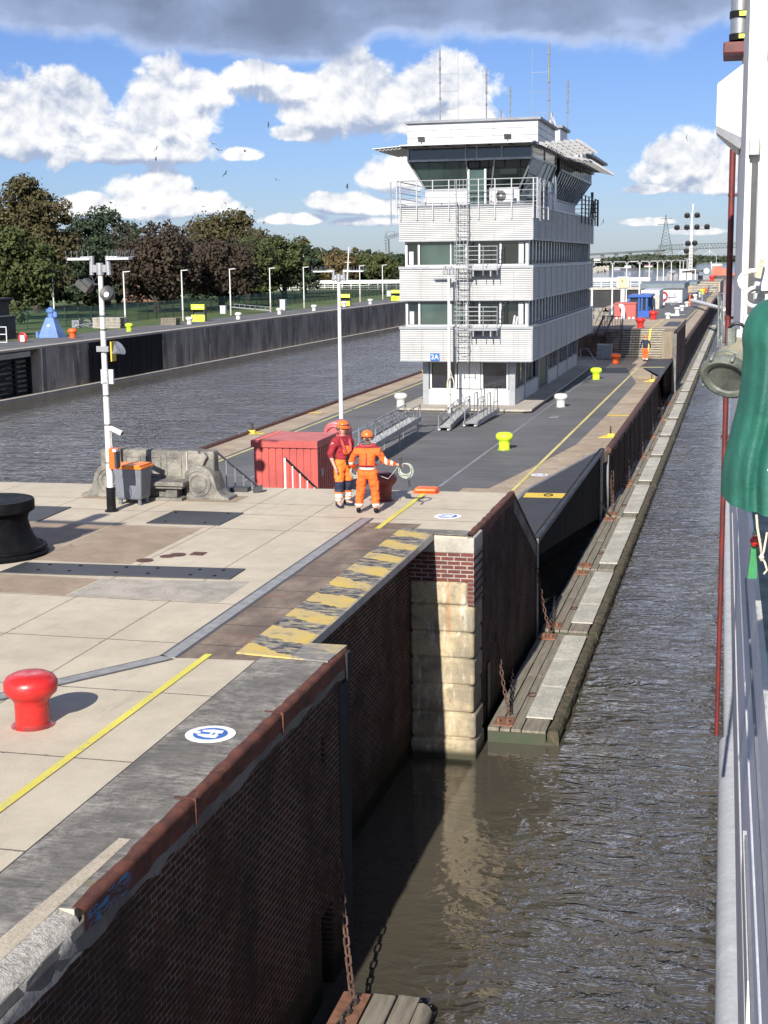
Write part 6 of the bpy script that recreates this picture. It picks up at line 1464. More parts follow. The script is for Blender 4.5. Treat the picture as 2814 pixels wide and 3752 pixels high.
b.lathe([(.006, -.02), (.016, 0), (.006, .02)], 10, sv(1645, 1204, 7.8)); b.build('tie_rope', 'rope_beige', tp)
b = MB(); q0, q1 = sv(1615, 1250, 8.3), sv(1637, 1170, 8.3)
b.slaby([(q0[0], q0[2]), (q1[0], q0[2]), (q1[0], q1[2]), (q1[0] - .02, q1[2] + .05), (q0[0] + .02, q1[2] + .03)], 8.3, 8.4); b.build('green_bracket', 'green_bright', shp)
q = sv(1633, 1168, 8.28); MB().lathe([(.035, -.02), (.035, .02), (.02, .03)], 6, q, 0, Matrix.Rotation(R(90), 3, 'X')).build('bolt', 'red_gloss', shp)
b = MB(); b.tube((.62, 8.0, 1.0), (.62, 8.0, 5.2), .07, .06, 12); b.lathe([(.2, 0), (.2, .05), (.09, .10)], 16, (.62, 8.0, 1.0)); b.build('gear_post', 'green_bright', shp)
b = MB(); mt = Matrix.Rotation(R(90), 3, 'Y'); b.lathe([(.30, -.45), (.30, -.40), (.16, -.36), (.16, .36), (.30, .40), (.30, .45)], 20, (1.5, 9.8, 1.5), 0, mt); b.box(.95, 9.6, 1.0, 1.05, 10.0, 1.6); b.box(1.95, 9.6, 1.0, 2.05, 10.0, 1.6); b.build('winch', 'green_bright', shp)
b = MB(); b.box(1.1, 11.94, 3.6, 1.12, 12.0, 8.8); b.box(2.3, 11.94, 3.6, 2.32, 12.0, 8.8)
for z in (5.4, 7.2): b.box(.3, 11.95, z, 4, 12.0, z + .02)
b.build('house_seams', 'panel_white', shp)
for u_ in (1.55, 2.8): MB().lathe([(.2, .0), (.2, .04), (.15, .05)], 20, (u_, 11.99, 6.3), 0, Matrix.Rotation(R(90), 3, 'X')).build('porthole', 'brass', shp)
for u_ in (1.55, 2.8): MB().lathe([(.15, .0), (.15, .055)], 20, (u_, 11.99, 6.3), 0, Matrix.Rotation(R(90), 3, 'X')).build('porthole_glass', 'glass_dark', shp)
# ================================================================ far bank of the other chamber
def s3p(x, y): return (2150 + .3014 * x, 900 + .3014 * y)
def z7p(x, y): return (2100 + x * .3617, 700 + y * .3617)
def z3p(x, y): return (x * .4822, 600 + y * .4822)
def z4p(x, y): return (700 + x * .4822, 700 + y * .4822)
def s2p(x, y): return (x * .4219, 1150 + y * .4219)
def fwX(Y): return -53.6 + .0278 * (Y - 95)
def onfw(p, off=0.0):
    d = ray(*p); t = (-53.6 - .0278 * 95 + off) / (d.x - .0278 * d.y); return CAM + d * t
st(MB().prism([(fwX(60) - 4, 60), (fwX(102) - 4, 102.3), (fwX(102) - .6, 102.3), (fwX(310) - .6, 310), (-70, 312), (-135, 590), (-1500, 700), (-1500, 60)], -3, ZF).build('far_bank', 'grass'))
st(MB().box(fwX(98) - 4.4, 60, ZF - .25, fwX(98) - .5, 102.3, ZF - .01).build('gate_platform', 'far_kerb'))
st(MB().sheet([(fwX(60) - .5, 60), (fwX(309) - .5, 309), (-54.5, 309), (-57.2, 200), (-58.6, 150), (-59.6, 121), (-61, 60)], ZF + .02).build('far_roadway', 'asphalt'))
MBk = MB().prism([(fwX(60) + .02, 60), (fwX(310) + .02, 310), (fwX(310) - .8, 310), (fwX(60) - .8, 60)], ZF - .12, ZF + .05)
st(MBk.build('far_kerb', 'far_kerb'))
w = thing('lock_wall', 'long dark streaked wall of the far lock chamber across the water', 'wall', (-53, 150, HW))
b = MB(); b.prism([(fwX(101.5), 101.5), (fwX(310), 310), (fwX(310) - 3, 310), (fwX(101.5) - 3, 101.5)], -6, ZF - .12)
b.prism([(fwX(60) - 1.2, 60), (fwX(101.6) - 1.2, 101.6), (fwX(101.6) - 3, 101.6), (fwX(60) - 3, 60)], -6, ZF - .12)
b.build('masonry', 'lock_wall', w)
b = MB(); y = 130.0
while y < 300: b.prism([(fwX(y) + .03, y), (fwX(y) + .03, y + .35), (fwX(y) - .2, y + .35), (fwX(y) - .2, y)], -4.6, ZF - .14); y += 32
b.prism([(fwX(101.5) + .04, 101.5), (fwX(101.5) + .04, 102.1), (fwX(101.5) - .5, 102.1), (fwX(101.5) - .5, 101.5)], -4.6, ZF - .1)
b.build('joint_post', 'concrete_dark', w, split=True)
MB().prism([(fwX(60) + .55, 60), (fwX(310) + .55, 310), (fwX(310) - .2, 310), (fwX(60) - .2, 60)], -5.2, -4.46).build('ledge', 'far_kerb', w)
q0, q1 = onfw(s2p(755, 240)), onfw(s2p(1400, 160))
MB().prism([(fwX(q0.y) + .12, q0.y), (fwX(q1.y) + .12, q1.y), (fwX(q1.y) - .1, q1.y), (fwX(q0.y) - .1, q0.y)], -1.6, ZF - .13).prism([(fwX(q0.y) + .06, q0.y), (fwX(q1.y) + .06, q1.y), (fwX(q1.y) - .1, q1.y), (fwX(q0.y) - .1, q0.y)], -4.4, -1.6).build('gate_panel', 'panel_black', w)
q = onfw(s2p(980, 300), .15); MB().box(q.x - .05, q.y - .45, -2.9, q.x + .08, q.y + .45, -1.2).build('yellow_ladder', 'yellow', w)
lg = thing('lock_gate', 'dark timber lock gate with crossed braces folded into the far wall at the left', 'lock gate', (-54.6, 98, HW))
gm_ = MB(); gx = lambda y: fwX(y) - .85
y0, y1 = 95.2, 101.2
for i in range(8): z = -1.75 - .38 * i; gm_.prism([(gx(y0), y0), (gx(y1), y1), (gx(y1) - .2, y1), (gx(y0) - .2, y0)], z - .09, z + .09)
for y in (95.3, 98.9, 101.1): gm_.prism([(gx(y) + .05, y - .16), (gx(y) + .05, y + .16), (gx(y) - .2, y + .16), (gx(y) - .2, y - .16)], -4.6, -1.5)
for i in range(3): gm_.tube((gx(96) + .03, 95.8, -1.9 - .9 * i), (gx(98) + .03, 98.3, -2.5 - .9 * i), .05, n=4); gm_.tube((gx(96) + .03, 95.8, -2.5 - .9 * i), (gx(98) + .03, 98.3, -1.9 - .9 * i), .05, n=4)
gm_.build('beams', 'black_paint', lg)
MB().prism([(gx(80) - .25, 80), (gx(101.4) - .25, 101.4), (gx(101.4) - .3, 101.4), (gx(80) - .3, 80)], -4.6, -1.6).build('planking', 'pale_stone', lg)
MB().prism([(fwX(60), 60), (fwX(99.8), 99.8), (gx(99.8) - .3, 99.8), (gx(60) - .3, 60)], -1.55, -1.15).prism([(fwX(101.3) + .02, 101.3), (fwX(102) + .02, 102), (gx(102), 102), (gx(101.3), 101.3)], -4.6, -1.05).prism([(fwX(94.4), 94.4), (fwX(95) , 95), (gx(95), 95), (gx(94.4), 94.4)], -4.6, -1.5).build('frame', 'far_kerb', lg)

# things standing on the far quay
bt = thing('winch_tower', 'blue tapered winch housing with round head on the far quay', 'winch', tuple(onz(*s2p(452, 205), ZF))); bt.scale = (.86, .86, 1.0)
c_ = bt.location
MB().add([(-1.15, -.9, 0), (1.15, -.9, 0), (1.15, .9, 0), (-1.15, .9, 0), (-.42, -.38, 1.75), (.42, -.38, 1.75), (.42, .38, 1.75), (-.42, .38, 1.75)], [(0, 1, 5, 4), (1, 2, 6, 5), (2, 3, 7, 6), (3, 0, 4, 7), (4, 5, 6, 7)]).box(-1.3, -1.0, 0, -1.0, -.3, .55).build('housing', 'blue_tower', bt, world=False, bevel=.03)
MB().lathe([(.34, 1.75), (.34, 2.15), (.48, 2.2), (.48, 2.42), (.36, 2.5), (.2, 2.62), (.02, 2.66)], 8).box(.3, -.2, 1.8, .75, .1, 2.25).build('head', 'blue_tower', bt, world=False)
MB().lathe([(.14, 0), (.14, .02)], 12, (0, -.64, 1.05), 0, Matrix.Rotation(R(63), 3, 'X')).build('badge', 'white_paint', bt, world=False)
for px, mt_, l, s_ in ((s2p(632, 212), 'bollard_orange', 'orange bollard on the far quay beside the blue winch tower', 1.25), (s2p(1122, 154), 'bollard_lime', 'lime bollard on the far quay right of the near lamp post', 1.15), (z4p(360, 977), 'bollard_white', 'white bollard on the far quay below the leftmost lime shelter', 1.2), (z4p(672, 939), 'bollard_white', 'white bollard on the far quay in front of the tall white cabinet', 1.2),
                       (z4p(935, 912), 'bollard_white', 'white bollard standing alone on the far quay between two lamps', 1.2), (z4p(1165, 882), 'bollard_white', 'white bollard in front of the middle lime shelter', 1.2), (z4p(1362, 862), 'bollard_white', 'white bollard on the far quay right of the middle lime shelter', 1.2), (z4p(1540, 835), 'bollard_lime', 'lime bollard in front of the lime shelter next to the building', 1.2), (z3p(1440, 1222), 'bollard_white', 'white bollard near the stacked pallets on the far quay', 1.2)):
    p_ = onz(*px, ZF); bollard(p_.x, p_.y, ZF + .02, mt_, l, s_)
p_ = onz(*s2p(200, 250), ZF); t = thing('lifebuoy', 'red and white lifebuoy stand low on the far quay at the left', 'lifebuoy', tuple(p_))
MB().path([(.34 * math.cos(a), 0, .42 + .34 * math.sin(a)) for a in [R(20 * i) for i in range(18)]], .09, 8, closed=True).build('ring', 'red_gloss', t, world=False)
MB().box(-.2, -.1, .1, .2, .05, .6).build('stand', 'white_paint', t, world=False)
FL = [(z3p(415, 1188), 'leftmost single arm lamp on the far bank, behind the blue winch tower'), (z3p(955, 1235), 'single arm lamp on the far quay right of the near lamp post'), (z3p(1392, 1195), 'single arm lamp beside the leftmost lime shelter'), (z4p(303, 945), 'single arm lamp in front of the copper beeches'), (z4p(605, 920), 'single arm lamp right of the copper beeches'), (z4p(860, 890), 'single arm lamp at the left end of the white footbridge'), (z4p(1285, 845), 'single arm lamp right of the middle lime shelter'), (z4p(1457, 825), 'single arm lamp nearest the control building on the far quay')]
fl0 = None
for px, l in FL:
    p_ = onz(*px, ZF)
    if fl0 is None:
        fl0 = thing('street_lamp', l, 'lamp', tuple(p_), 0, 'single arm lamps on the far quay')
        MB().tube((0, 0, 0), (0, 0, 5.5), .09, .065, 8).build('pole', 'white_paint', fl0, world=False)
        MB().obox((.36, 0, 5.52), (1, 0, .08), (0, 1, 0), (-.08, 0, 1), .40, .12, .05).build('lamp_head', 'white_metal', fl0, world=False)
        MB().tube((0, 0, .0), (0, 0, 1.2), .10, n=8).box(-.2, -.05, 2.7, 0, .05, 2.8).build('base', 'pale_stone', fl0, world=False, split=True)
    else: dup(fl0, tuple(p_), l)
sg0 = None
for px, l in ((z3p(1512, 1198), 'leftmost lime shelter on the far quay'), (z4p(1172, 872), 'middle lime shelter on the far quay, left of a lamp'), (z4p(1560, 832), 'lime shelter on the far quay partly behind the control building')):
    p_ = onz(*px, ZF)
    if sg0 is None:
        sg0 = thing('shelter', l, 'shelter', tuple(p_), 0, 'lime shelters on the far quay'); sg0.scale = (.8, .8, .9)
        MB().box(-.95, -.35, .02, .95, .05, .80).box(-.95, -.35, 1.45, .95, .05, 2.05).build('panel', 'sign_lime', sg0, world=False, split=True)
        MB().box(-.92, .0, .0, -.85, .5, 2.0).box(.85, -.3, .0, .95, .5, 2.0).box(-.9, .45, .8, .9, .5, 1.45).build('frame', 'dark_metal', sg0, world=False)
        MB().box(-.7, -.36, 1.65, .7, -.352, 1.72).box(-.5, -.36, 1.8, .6, -.352, 1.86).build('lettering', 'grey_metal', sg0, world=False)
    else: dup(sg0, tuple(p_), l, scale=.8)
for px, h_, l in ((z4p(248, 932), .95, 'small white cabinet on the far grass beside a lime shelter'), (z4p(700, 905), 1.35, 'tall white cabinet on the far quay behind a white bollard'), (z4p(1505, 800), .95, 'white cabinet near the last lime shelter')):
    p_ = onz(*px, ZF); MBc = MB().box(-.35, -.3, 0, .35, .3, h_).box(-.4, -.35, h_, .4, .35, h_ + .06).box(-.3, -.31, .1, .3, -.302, h_ - .1); o = MBc.build('cabinet', 'panel_white', world=False, bevel=.02); o.location = p_; tag(o, l, 'cabinet')
def stack(px, n, wx, wy, mt_, label, cat='pallets'):
    p_ = onz(*px, ZF); b = MB(); rng = random.Random(n)
    for i in range(n):
        o_ = rng.uniform(-.06, .06)
        for k in range(5): b.box(-wx + k * wx * .42 + o_, -wy, i * .15 + .09, -wx + k * wx * .42 + wx * .34 + o_, wy, i * .15 + .12)
        for k in (-.9, 0, .8): b.box(-wx + .02 + o_, wy * k - .05, i * .15, wx * .98 + o_, wy * k + .08, i * .15 + .09)
    o = b.build('pallet_stack', mt_, world=False); o.location = p_; tag(o, label, cat)
stack(s2p(960, 120), 7, 1.5, .9, 'pale_stone', 'stack of pale planks on the far grass behind the near lamp post', 'planks')
stack(s2p(1480, 97), 5, .85, .6, 'timber', 'grey pallet stack on the far quay left of the lime shelter')
p_ = onz(*s2p(790, 118), ZF); b = MB(); rng = random.Random(4)
for i in range(40):
    a = Vector((rng.uniform(-1.6, .9), rng.uniform(-.8, .8), rng.uniform(.05, .8))); b.tube(a, a + Vector((rng.uniform(-.9, .9), rng.uniform(-.4, .4), rng.uniform(-.3, .3))), .035, n=4)
b.box(-1.9, -.4, 0, -1.1, .4, .75); o = b.build('scrap_heap', 'blue_tower', world=False); o.location = p_; o.data.materials.clear(); o.data.materials.append(M['lead_grey']); tag(o, 'heap of grey pipes and a pale container on the far grass', 'scrap')
g1 = onz(*z4p(330, 925), ZF); t = thing('gangway', 'aluminium gangway lying on the far grass below a lamp', 'gangway', tuple(g1))
b = MB(); b.obox((2.2, 0, .5), (1, .2, -.10), (-.2, 1, 0), (0, 0, 1), 2.6, .3, .05)
for i in range(8): b.tube((i * .65, i * .13, .62 - i * .065), (i * .65, i * .13, 1.1 - i * .065), .03, n=4)
b.tube((0, 0, 1.1), (4.6, .9, .65), .03, n=4); b.build('frame', 'alu', t, world=False)
# dark house at the left edge
hs = thing('lock_house', 'dark brick lock house cut by the left edge with a white window frame', 'building', (-63, 111, ZF))
MB().box(-75, 109, ZF, -61.8, 113, 1.0).box(-75, 110, 1.0, -64, 116, 2.4).build('walls', 'dark_brick', hs)
MB().box(-75.2, 109.8, 2.4, -63.6, 116.2, 2.55).box(-75.1, 108.9, 1.0, -61.7, 113.1, 1.06).build('roof', 'slate', hs)
q = onz(*s2p(0, 255), ZF); b = MB()
for x in (0, .7, 1.4, 2.1, 2.8): b.box(q.x - 2.2 + x, q.y - .03, ZF + .05, q.x - 2.12 + x, q.y + .03, ZF + 1.35)
for z in (.05, .7, 1.3): b.box(q.x - 2.2, q.y - .035, ZF + z, q.x + .68, q.y + .035, ZF + z + .07)
b.build('window_frame', 'white_metal', hs)
# green mesh fence
fn = thing('mesh_fence', 'dark green mesh fence running along the far bank in front of the trees', 'fence', (-66, 150, ZF))
FP = [(-74, 112), (-69.4, 125.3), (-67.1, 133), (-65.6, 147.8), (-65.4, 212), (-63.9, 256.6), (-63, 300)]
b = MB(); bp = MB()
for (x0, y0), (x1, y1) in zip(FP, FP[1:]):
    L = math.hypot(x1 - x0, y1 - y0); n = max(1, round(L / 2.5))
    for i in range(n):
        px, py = x0 + (x1 - x0) * i / n, y0 + (y1 - y0) * i / n; bp.box(px - .04, py - .04, ZF, px + .04, py + .04, ZF + 2.0)
    for z in (.1, .7, 1.3, 1.9): b.tube((x0, y0, ZF + z), (x1, y1, ZF + z), .025, n=4)
    n = int(L / .16)
    for i in range(n):
        px, py = x0 + (x1 - x0) * i / n, y0 + (y1 - y0) * i / n; b.quad((px - .012, py - .01, ZF + .1), (px + .012, py + .01, ZF + .1), (px + .012, py + .01, ZF + 1.9), (px - .012, py - .01, ZF + 1.9))
b.build('mesh', 'fence_green', fn); bp.build('post', 'fence_green', fn, split=True)
# red brick house behind the copper beech
hs = thing('brick_house', 'red brick house half hidden behind the copper beech', 'building', (-98, 222, ZF))
p0, p1 = dy(262, 640, 222), dy(352, 640, 222)
MB().box(p0.x, 222, ZF, p1.x, 230, 3.2).build('walls', 'brick_far', hs)
MB().slabx([(221.5, 3.2), (230.5, 3.2), (226, 6.4)], p0.x - .4, p1.x + .4).build('roof', 'slate', hs)
q = dy(312, 625, 222); MB().box(q.x - 1.0, 221.95, 1.0, q.x + 1.2, 222, 2.6).build('window', 'panel_white', hs)
q0, q1 = dy(470, 640, 240), dy(525, 640, 240); hs = thing('cottage', 'small dark cottage under the trees right of the copper beeches', 'building', (q0.x, 240, ZF))
MB().box(q0.x, 240, ZF, q1.x, 246, 1.6).build('walls', 'dark_brick', hs); MB().slabx([(239.6, 1.6), (246.4, 1.6), (243, 4.2)], q0.x - .3, q1.x + .3).build('roof', 'slate', hs)
MB().box(q0.x + 1.6, 239.95, -.2, q0.x + 2.2, 240, .9).build('window', 'panel_white', hs)

# white footbridge and gate across the end of the far chamber
fb = thing('footbridge', 'white walkway bridge with railing crossing the far chamber beyond the trees', 'bridge', (-55, 300, 0))
zt = dy(720, 605.5, 300).z; zb = dy(720, 613, 300).z; z2 = dy(720, 625, 300).z
MB().box(-100, 299.6, zb, -19, 300.4, zt).build('top_beam', 'white_paint', fb)
b = MB()
for i in range(41): x = -99 + i * 2; b.box(x - .09, 299.8, z2, x + .09, 300, zb)
for k in (.3, .6): b.box(-99, 299.85, z2 + (zb - z2) * k, -19, 299.95, z2 + (zb - z2) * k + .10)
b.build('railing', 'white_paint', fb); MB().box(-100, 299.3, z2 - .5, -19, 301, z2).build('deck', 'pale_stone', fb)
MB().box(-66, 299.5, -1.5, -48, 301, z2 - .5).build('abutment', 'brick_far', fb); MB().box(-48, 299.6, -6, -19.5, 300.8, z2 - .5).build('gate_face', 'gate_dark', fb)
q = onz(*s3p(345, 580), ZL)

# ================================================================ things on the quay beyond the stairs
for bases, lab in (((onz(*s3p(200, 835), ZL)), 'weathered stone bench on the far platform seen beyond the control building'),):
    q = ony(*s3p(200, 835), 124); t = thing('stone_bench', lab, 'bench', tuple(q))
    q0, q1 = ony(*s3p(95, 880), 124), ony(*s3p(310, 830), 124); zt = ony(*s3p(150, 755), 124).z
    b = MB(); b.box(q0.x, 123.7, 0, q0.x + (q1.x - q0.x) * .6, 124.2, zt); n = 12
    sc2 = [(q1.x, 0)] + [(q1.x - .62 + .5 * math.cos(R(a)), zt * .45 + .42 * math.sin(R(a))) for a in range(0, 130, 10)] + [(q0.x + (q1.x - q0.x) * .6, zt), (q0.x + (q1.x - q0.x) * .6, 0)]
    b.slaby(sc2, 123.6, 124.3); b.build('body', 'stone', t)
    b = MB(); b.box(q0.x + .3, 123.66, .4, q0.x + 1.2, 123.69, zt - .1); b.build('panel', 'stone', t)
dr = thing('steel_stair', 'black steel stair leaning from the low yard up to the far platform', 'stairs', tuple(ony(*s3p(200, 1080), 108)))
a = ony(*s3p(160, 1080), 107.6); c = ony(*s3p(265, 860), 111.5); dd = (c - a)
b = MB()
for k in (-.35, .35): b.obox((a + c) / 2 + Vector((k, 0, 0)), dd, (1, 0, 0), dd.cross(Vector((1, 0, 0))), dd.length / 2, .03, .12)
for i in range(12): q = a + dd * ((i + .5) / 12); b.box(q.x - .35, q.y - .1, q.z - .01, q.x + .35, q.y + .12, q.z + .02)
b.build('flight', 'dark_metal', dr)
b = MB()
for k in (-.38, .38): b.tube(a + Vector((k, 0, .8)), c + Vector((k, 0, .8)), .025, n=5)
b.build('rail', 'dark_metal', dr)
handrail(-10.6, 110.6, 1.0, -9.1, 109.6, .95, 'dark railing at the platform edge left of the stone stairs', 'dark_metal', 8, 'dark_metal')
handrail(-9.0, 106.9, ZL + 1.0, -9.0, 110.5, 1.0, 'dark handrail along the left side of the stone stairs', 'dark_metal', 6, 'dark_metal')
tag(MB().path([(-11.4, 103.2, ZL), (-11.4, 103.2, ZL + .9), (-10.9, 103.2, ZL + .9), (-10.4, 103.0, ZL + .2), (-10.2, 103.0, ZL)], .03, 6).build('hoop_rail', 'galv', loc=(-11, 103.2, ZL)), 'bent steel hoop rail in the shade by the building rear', 'handrail')
t = thing('wrapped_pallet', 'grey wrapped pallet load standing below the platform wall', 'pallet', (-9.8, 104.9, ZL))
b = MB(); rng = random.Random(8)
for i in range(6): b.box(-10.35 + rng.uniform(-.03, .03), 104.5, ZL + .12 + i * .17, -9.28 + rng.uniform(-.03, .03), 105.3, ZL + .28 + i * .17)
b.build('load', 'alu', t); MB().box(-10.4, 104.4, ZL, -9.25, 105.4, ZL + .11).build('pallet', 'timber', t)

q0, q1 = ony(*s3p(335, 900), 150), ony(*s3p(592, 900), 150); zt = ony(*s3p(460, 708), 150).z
t = thing('storage_shed', 'bright red storage box with white striped foot on the far quay under the clock', 'shed', ((q0.x + q1.x) / 2, 151, ZL))
MB().box(q0.x, 150, ZL, q1.x, 153, zt).box(q0.x - .05, 149.9, zt, q1.x + .05, 153.1, zt + .1).build('body', 'shed_red', t)
b = MB(); zf0 = ony(*s3p(460, 905), 150).z; zf1 = ony(*s3p(460, 868), 150).z; w_ = (q1.x - q0.x)
for i in range(5): b.box(q0.x + w_ * (.05 + .2 * i), 149.95, max(ZL, zf0), q0.x + w_ * (.15 + .2 * i), 150, zf1)
b.build('stripe', 'white_paint', t, split=True)
c_ = ony(*s3p(425, 810), 149); t = thing('arch_tube', 'white arched tube standing in front of the red storage box', 'pipe', tuple(c_))
b = MB(); b.path([ony(*s3p(x, y), 149) for x, y in ((400, 740), (415, 730), (432, 735), (442, 770), (442, 830), (438, 900))], .22, 10); b.build('tube', 'white_paint', t)
q0, q1, q2 = ony(*s3p(515, 870), 178), ony(*s3p(725, 870), 178), ony(*s3p(782, 870), 190); zt = ony(*s3p(700, 628), 178).z
t = thing('crane_cabin', 'blue cabin with large windows on the far quay beside the red box', 'cabin', ((q0.x + q1.x) / 2, 180, ZL))
zs_ = ony(*s3p(700, 790), 178).z
MB().box(q0.x, 178, ZL, q1.x + .3, 186, zs_).box(q0.x - .15, 177.8, zt, q1.x + .5, 186.3, zt + .25).build('body', 'blue_cab', t)
MB().box(q0.x + .05, 178.1, zs_, q1.x + .2, 185.8, zt).build('glazing', 'glass_interior', t)
b = MB()
for f in (0, .55, .72, 1): x = q0.x + (q1.x - q0.x) * f; b.box(x - .1, 177.95, zs_, x + .1, 178.2, zt)
for y in (180, 183, 186): b.box(q1.x + .05, y - .1, zs_, q1.x + .32, y + .1, zt)
b.build('window_post', 'blue_cab', t, split=True)
q0, q1 = ony(*s3p(680, 760), 206), ony(*s3p(880, 760), 206); zt = ony(*s3p(800, 550), 206).z
t = thing('site_container', 'white site container with a doorway between the blue cabin and the hut', 'container', ((q0.x + q1.x) / 2, 208, ZL))
MB().box(q0.x, 206, ZL, q1.x, 216, zt).box(q0.x - .1, 205.9, zt, q1.x + .1, 216.1, zt + .12).build('body', 'panel_white', t)
q = ony(*s3p(835, 700), 206); MB().box(q.x - .5, 205.9, ZL, q.x + .5, 205.99, zt - .6).build('door', 'pale_stone', t); q = ony(*s3p(722, 600), 206); MB().box(q.x - .6, 205.93, q.z - .3, q.x + .6, 205.99, q.z + .3).build('notice', 'lead_grey', t)
t = thing('lifebuoy', 'red lifebuoy on a post beside the white hut', 'lifebuoy', tuple(ony(*s3p(935, 700), 222)))
b = MB(); q = ony(*s3p(935, 620), 222); b.path([(q.x + .5 * math.cos(a), 222, q.z + .65 * math.sin(a)) for a in [R(20 * i) for i in range(18)]], .16, 8, closed=True); b.build('ring', 'red_gloss', t); MB().box(q.x - .15, 222.1, ZL, q.x + .15, 222.3, q.z + .6).build('post', 'white_paint', t)
q0, q1, q2 = onz(*s3p(690, 684), ZL), onz(*s3p(1160, 690), ZL), onz(*s3p(1228, 640), ZL)
t = thing('service_hut', 'white brick service hut with flat grey roof on the far quay', 'building', ((q0.x + q1.x) / 2, 240, ZL))
zt = ony(*s3p(1160, 520), q1.y).z; zr = ony(*s3p(1160, 460), q1.y).z
MB().box(-16.3, q1.y, ZL, q1.x, 258, zt).build('walls', 'clad_white', t); MB().box(-16.6, q1.y - .4, zt, q1.x + .3, 262, zr).box(q1.x - .5, 255, zt + .1, q1.x + 1.6, 275, zr - .1).build('roof', 'hut_grey', t)
w0, w1 = ony(*s3p(990, 640), q1.y), ony(*s3p(1072, 557), q1.y); MB().box(w0.x, q1.y - .05, w0.z, w1.x, q1.y, w1.z).build('shutter', 'panel_white', t)
b = MB(); b.box(q1.x - .15, q1.y - .05, ZL, q1.x + .02, q1.y + .1, zt); b.path([ony(*s3p(1085, 722), q1.y - 1), ony(*s3p(1165, 718), q1.y - 1)], .06, 5); b.build('downpipe', 'grey_metal', t)
p_ = onz(*s3p(1030, 735), ZL); b = MB(); rng = random.Random(5)
for i in range(16): a = Vector((rng.uniform(-.9, .9), rng.uniform(-.5, .5), rng.uniform(0, 1.5))); b.tube(a, a + Vector((rng.uniform(-.7, .7), .1, rng.uniform(-.6, .6))), .07, n=5)
o = b.build('trolley', 'lead_grey', world=False); o.location = p_; tag(o, 'grey trolley of pipes standing in front of the white hut', 'trolley')
p_ = ony(*s3p(805, 860), 186); b = MB(); 
for x in (795, 822): q = ony(*s3p(x, 880), 186); b.box(q.x - .1, 185.9, ZL, q.x + .1, 186.1, ony(*s3p(x, 640), 186).z)
b.box(ony(*s3p(785, 700), 186).x, 185.8, ony(*s3p(785, 735), 186).z, ony(*s3p(832, 700), 186).x, 186.2, ony(*s3p(785, 650), 186).z); tag(b.build('sign_post', 'panel_white', loc=tuple(p_)), 'white twin post notice board right of the blue cabin', 'sign')
# clock
ck = thing('clock', 'square pale yellow clock on a white post, reading five to twelve', 'clock', tuple(ony(*s3p(430, 890), 165)))
q0, q1 = ony(*s3p(360, 520), 165), ony(*s3p(512, 376), 165); cxm, czm, hw_ = (q0.x + q1.x) / 2, (q0.z + q1.z) / 2, (q1.x - q0.x) / 2
MB().box(cxm - hw_, 165, czm - hw_ * .93, cxm + hw_, 165.7, czm + hw_ * .93).build('case', 'white_paint', ck, bevel=.12)
MB().box(cxm - hw_ * .83, 164.97, czm - hw_ * .8, cxm + hw_ * .83, 165, czm + hw_ * .8).build('face', 'yellow_pale', ck)
b = MB()
for i in range(12):
    a = R(30 * i); s_, c2 = math.sin(a), math.cos(a); k_ = min(.7 / max(abs(s_), abs(c2), .01), .78); b.obox((cxm + hw_ * k_ * .9 * s_, 164.955, czm + hw_ * k_ * .9 * c2), (s_, 0, c2), (0, 1, 0), (c2, 0, -s_), hw_ * .085, .01, hw_ * .03)
for a, L, w_ in ((R(-30), .62, .035), (R(-2.5), .40, .05)): b.obox((cxm + hw_ * L / 2 * math.sin(a), 164.94, czm + hw_ * L / 2 * math.cos(a)), (math.sin(a), 0, math.cos(a)), (0, 1, 0), (math.cos(a), 0, -math.sin(a)), hw_ * L / 2, .01, hw_ * w_)
b.build('hand', 'black_paint', ck, split=True)
MB().tube((cxm, 165.35, ZL), (cxm, 165.35, czm - hw_ * .9), .26, n=12).add([(cxm - hw_ * .8, 165, czm - hw_ * .92), (cxm + hw_ * .8, 165, czm - hw_ * .92), (cxm + hw_ * .8, 165.7, czm - hw_ * .92), (cxm - hw_ * .8, 165.7, czm - hw_ * .92), (cxm - .26, 165.2, czm - hw_ * 1.2), (cxm + .26, 165.2, czm - hw_ * 1.2), (cxm + .26, 165.5, czm - hw_ * 1.2), (cxm - .26, 165.5, czm - hw_ * 1.2)], [(0, 1, 5, 4), (1, 2, 6, 5), (2, 3, 7, 6), (3, 0, 4, 7)]).build('post', 'white_paint', ck)
# row of lamps down the far quay
far_l = [((315, 195), 186), ((487, 195), 236), ((645, 188), 183), ((762, 188), 258), ((862, 183), 275), ((935, 183), 262), ((1030, 178), 300), ((1135, 176), 330), ((1175, 176), 350), ((1222, 155), 380)]
ordn = ['nearest', 'second', 'third', 'fourth', 'fifth', 'sixth', 'seventh', 'eighth', 'ninth', 'last']
srt = sorted(range(10), key=lambda i: far_l[i][0][0])
for i, (px, Y) in enumerate(far_l):
    q = ony(*s3p(*px), Y); qb = ony(*s3p(px[0] - 2, px[1] + 200), Y); x_ = q.x
    arm = {0: 2.2, 1: 2.6, 2: 2.0, 3: 2.4, 4: 2.0, 5: 1.9}.get(i, 1.5)
    tlamp(x_, Y, ZL, q.z - ZL, 'slim white twin armed lamp, %s from the left in the row beyond the building' % ['first', 'second', 'third', 'fourth', 'fifth', 'sixth', 'seventh', 'eighth', 'ninth', 'tenth'][srt.index(i)], 0, False, arm * .55, .11, 'row of lamps on the far quay')
qL = ony(*s3p(68, 200), 150); tlamp(qL.x, 150, ZL, qL.z - ZL, 'white lamp post just clearing the right edge of the control building', 0, False, .9, .13, 'row of lamps on the far quay')
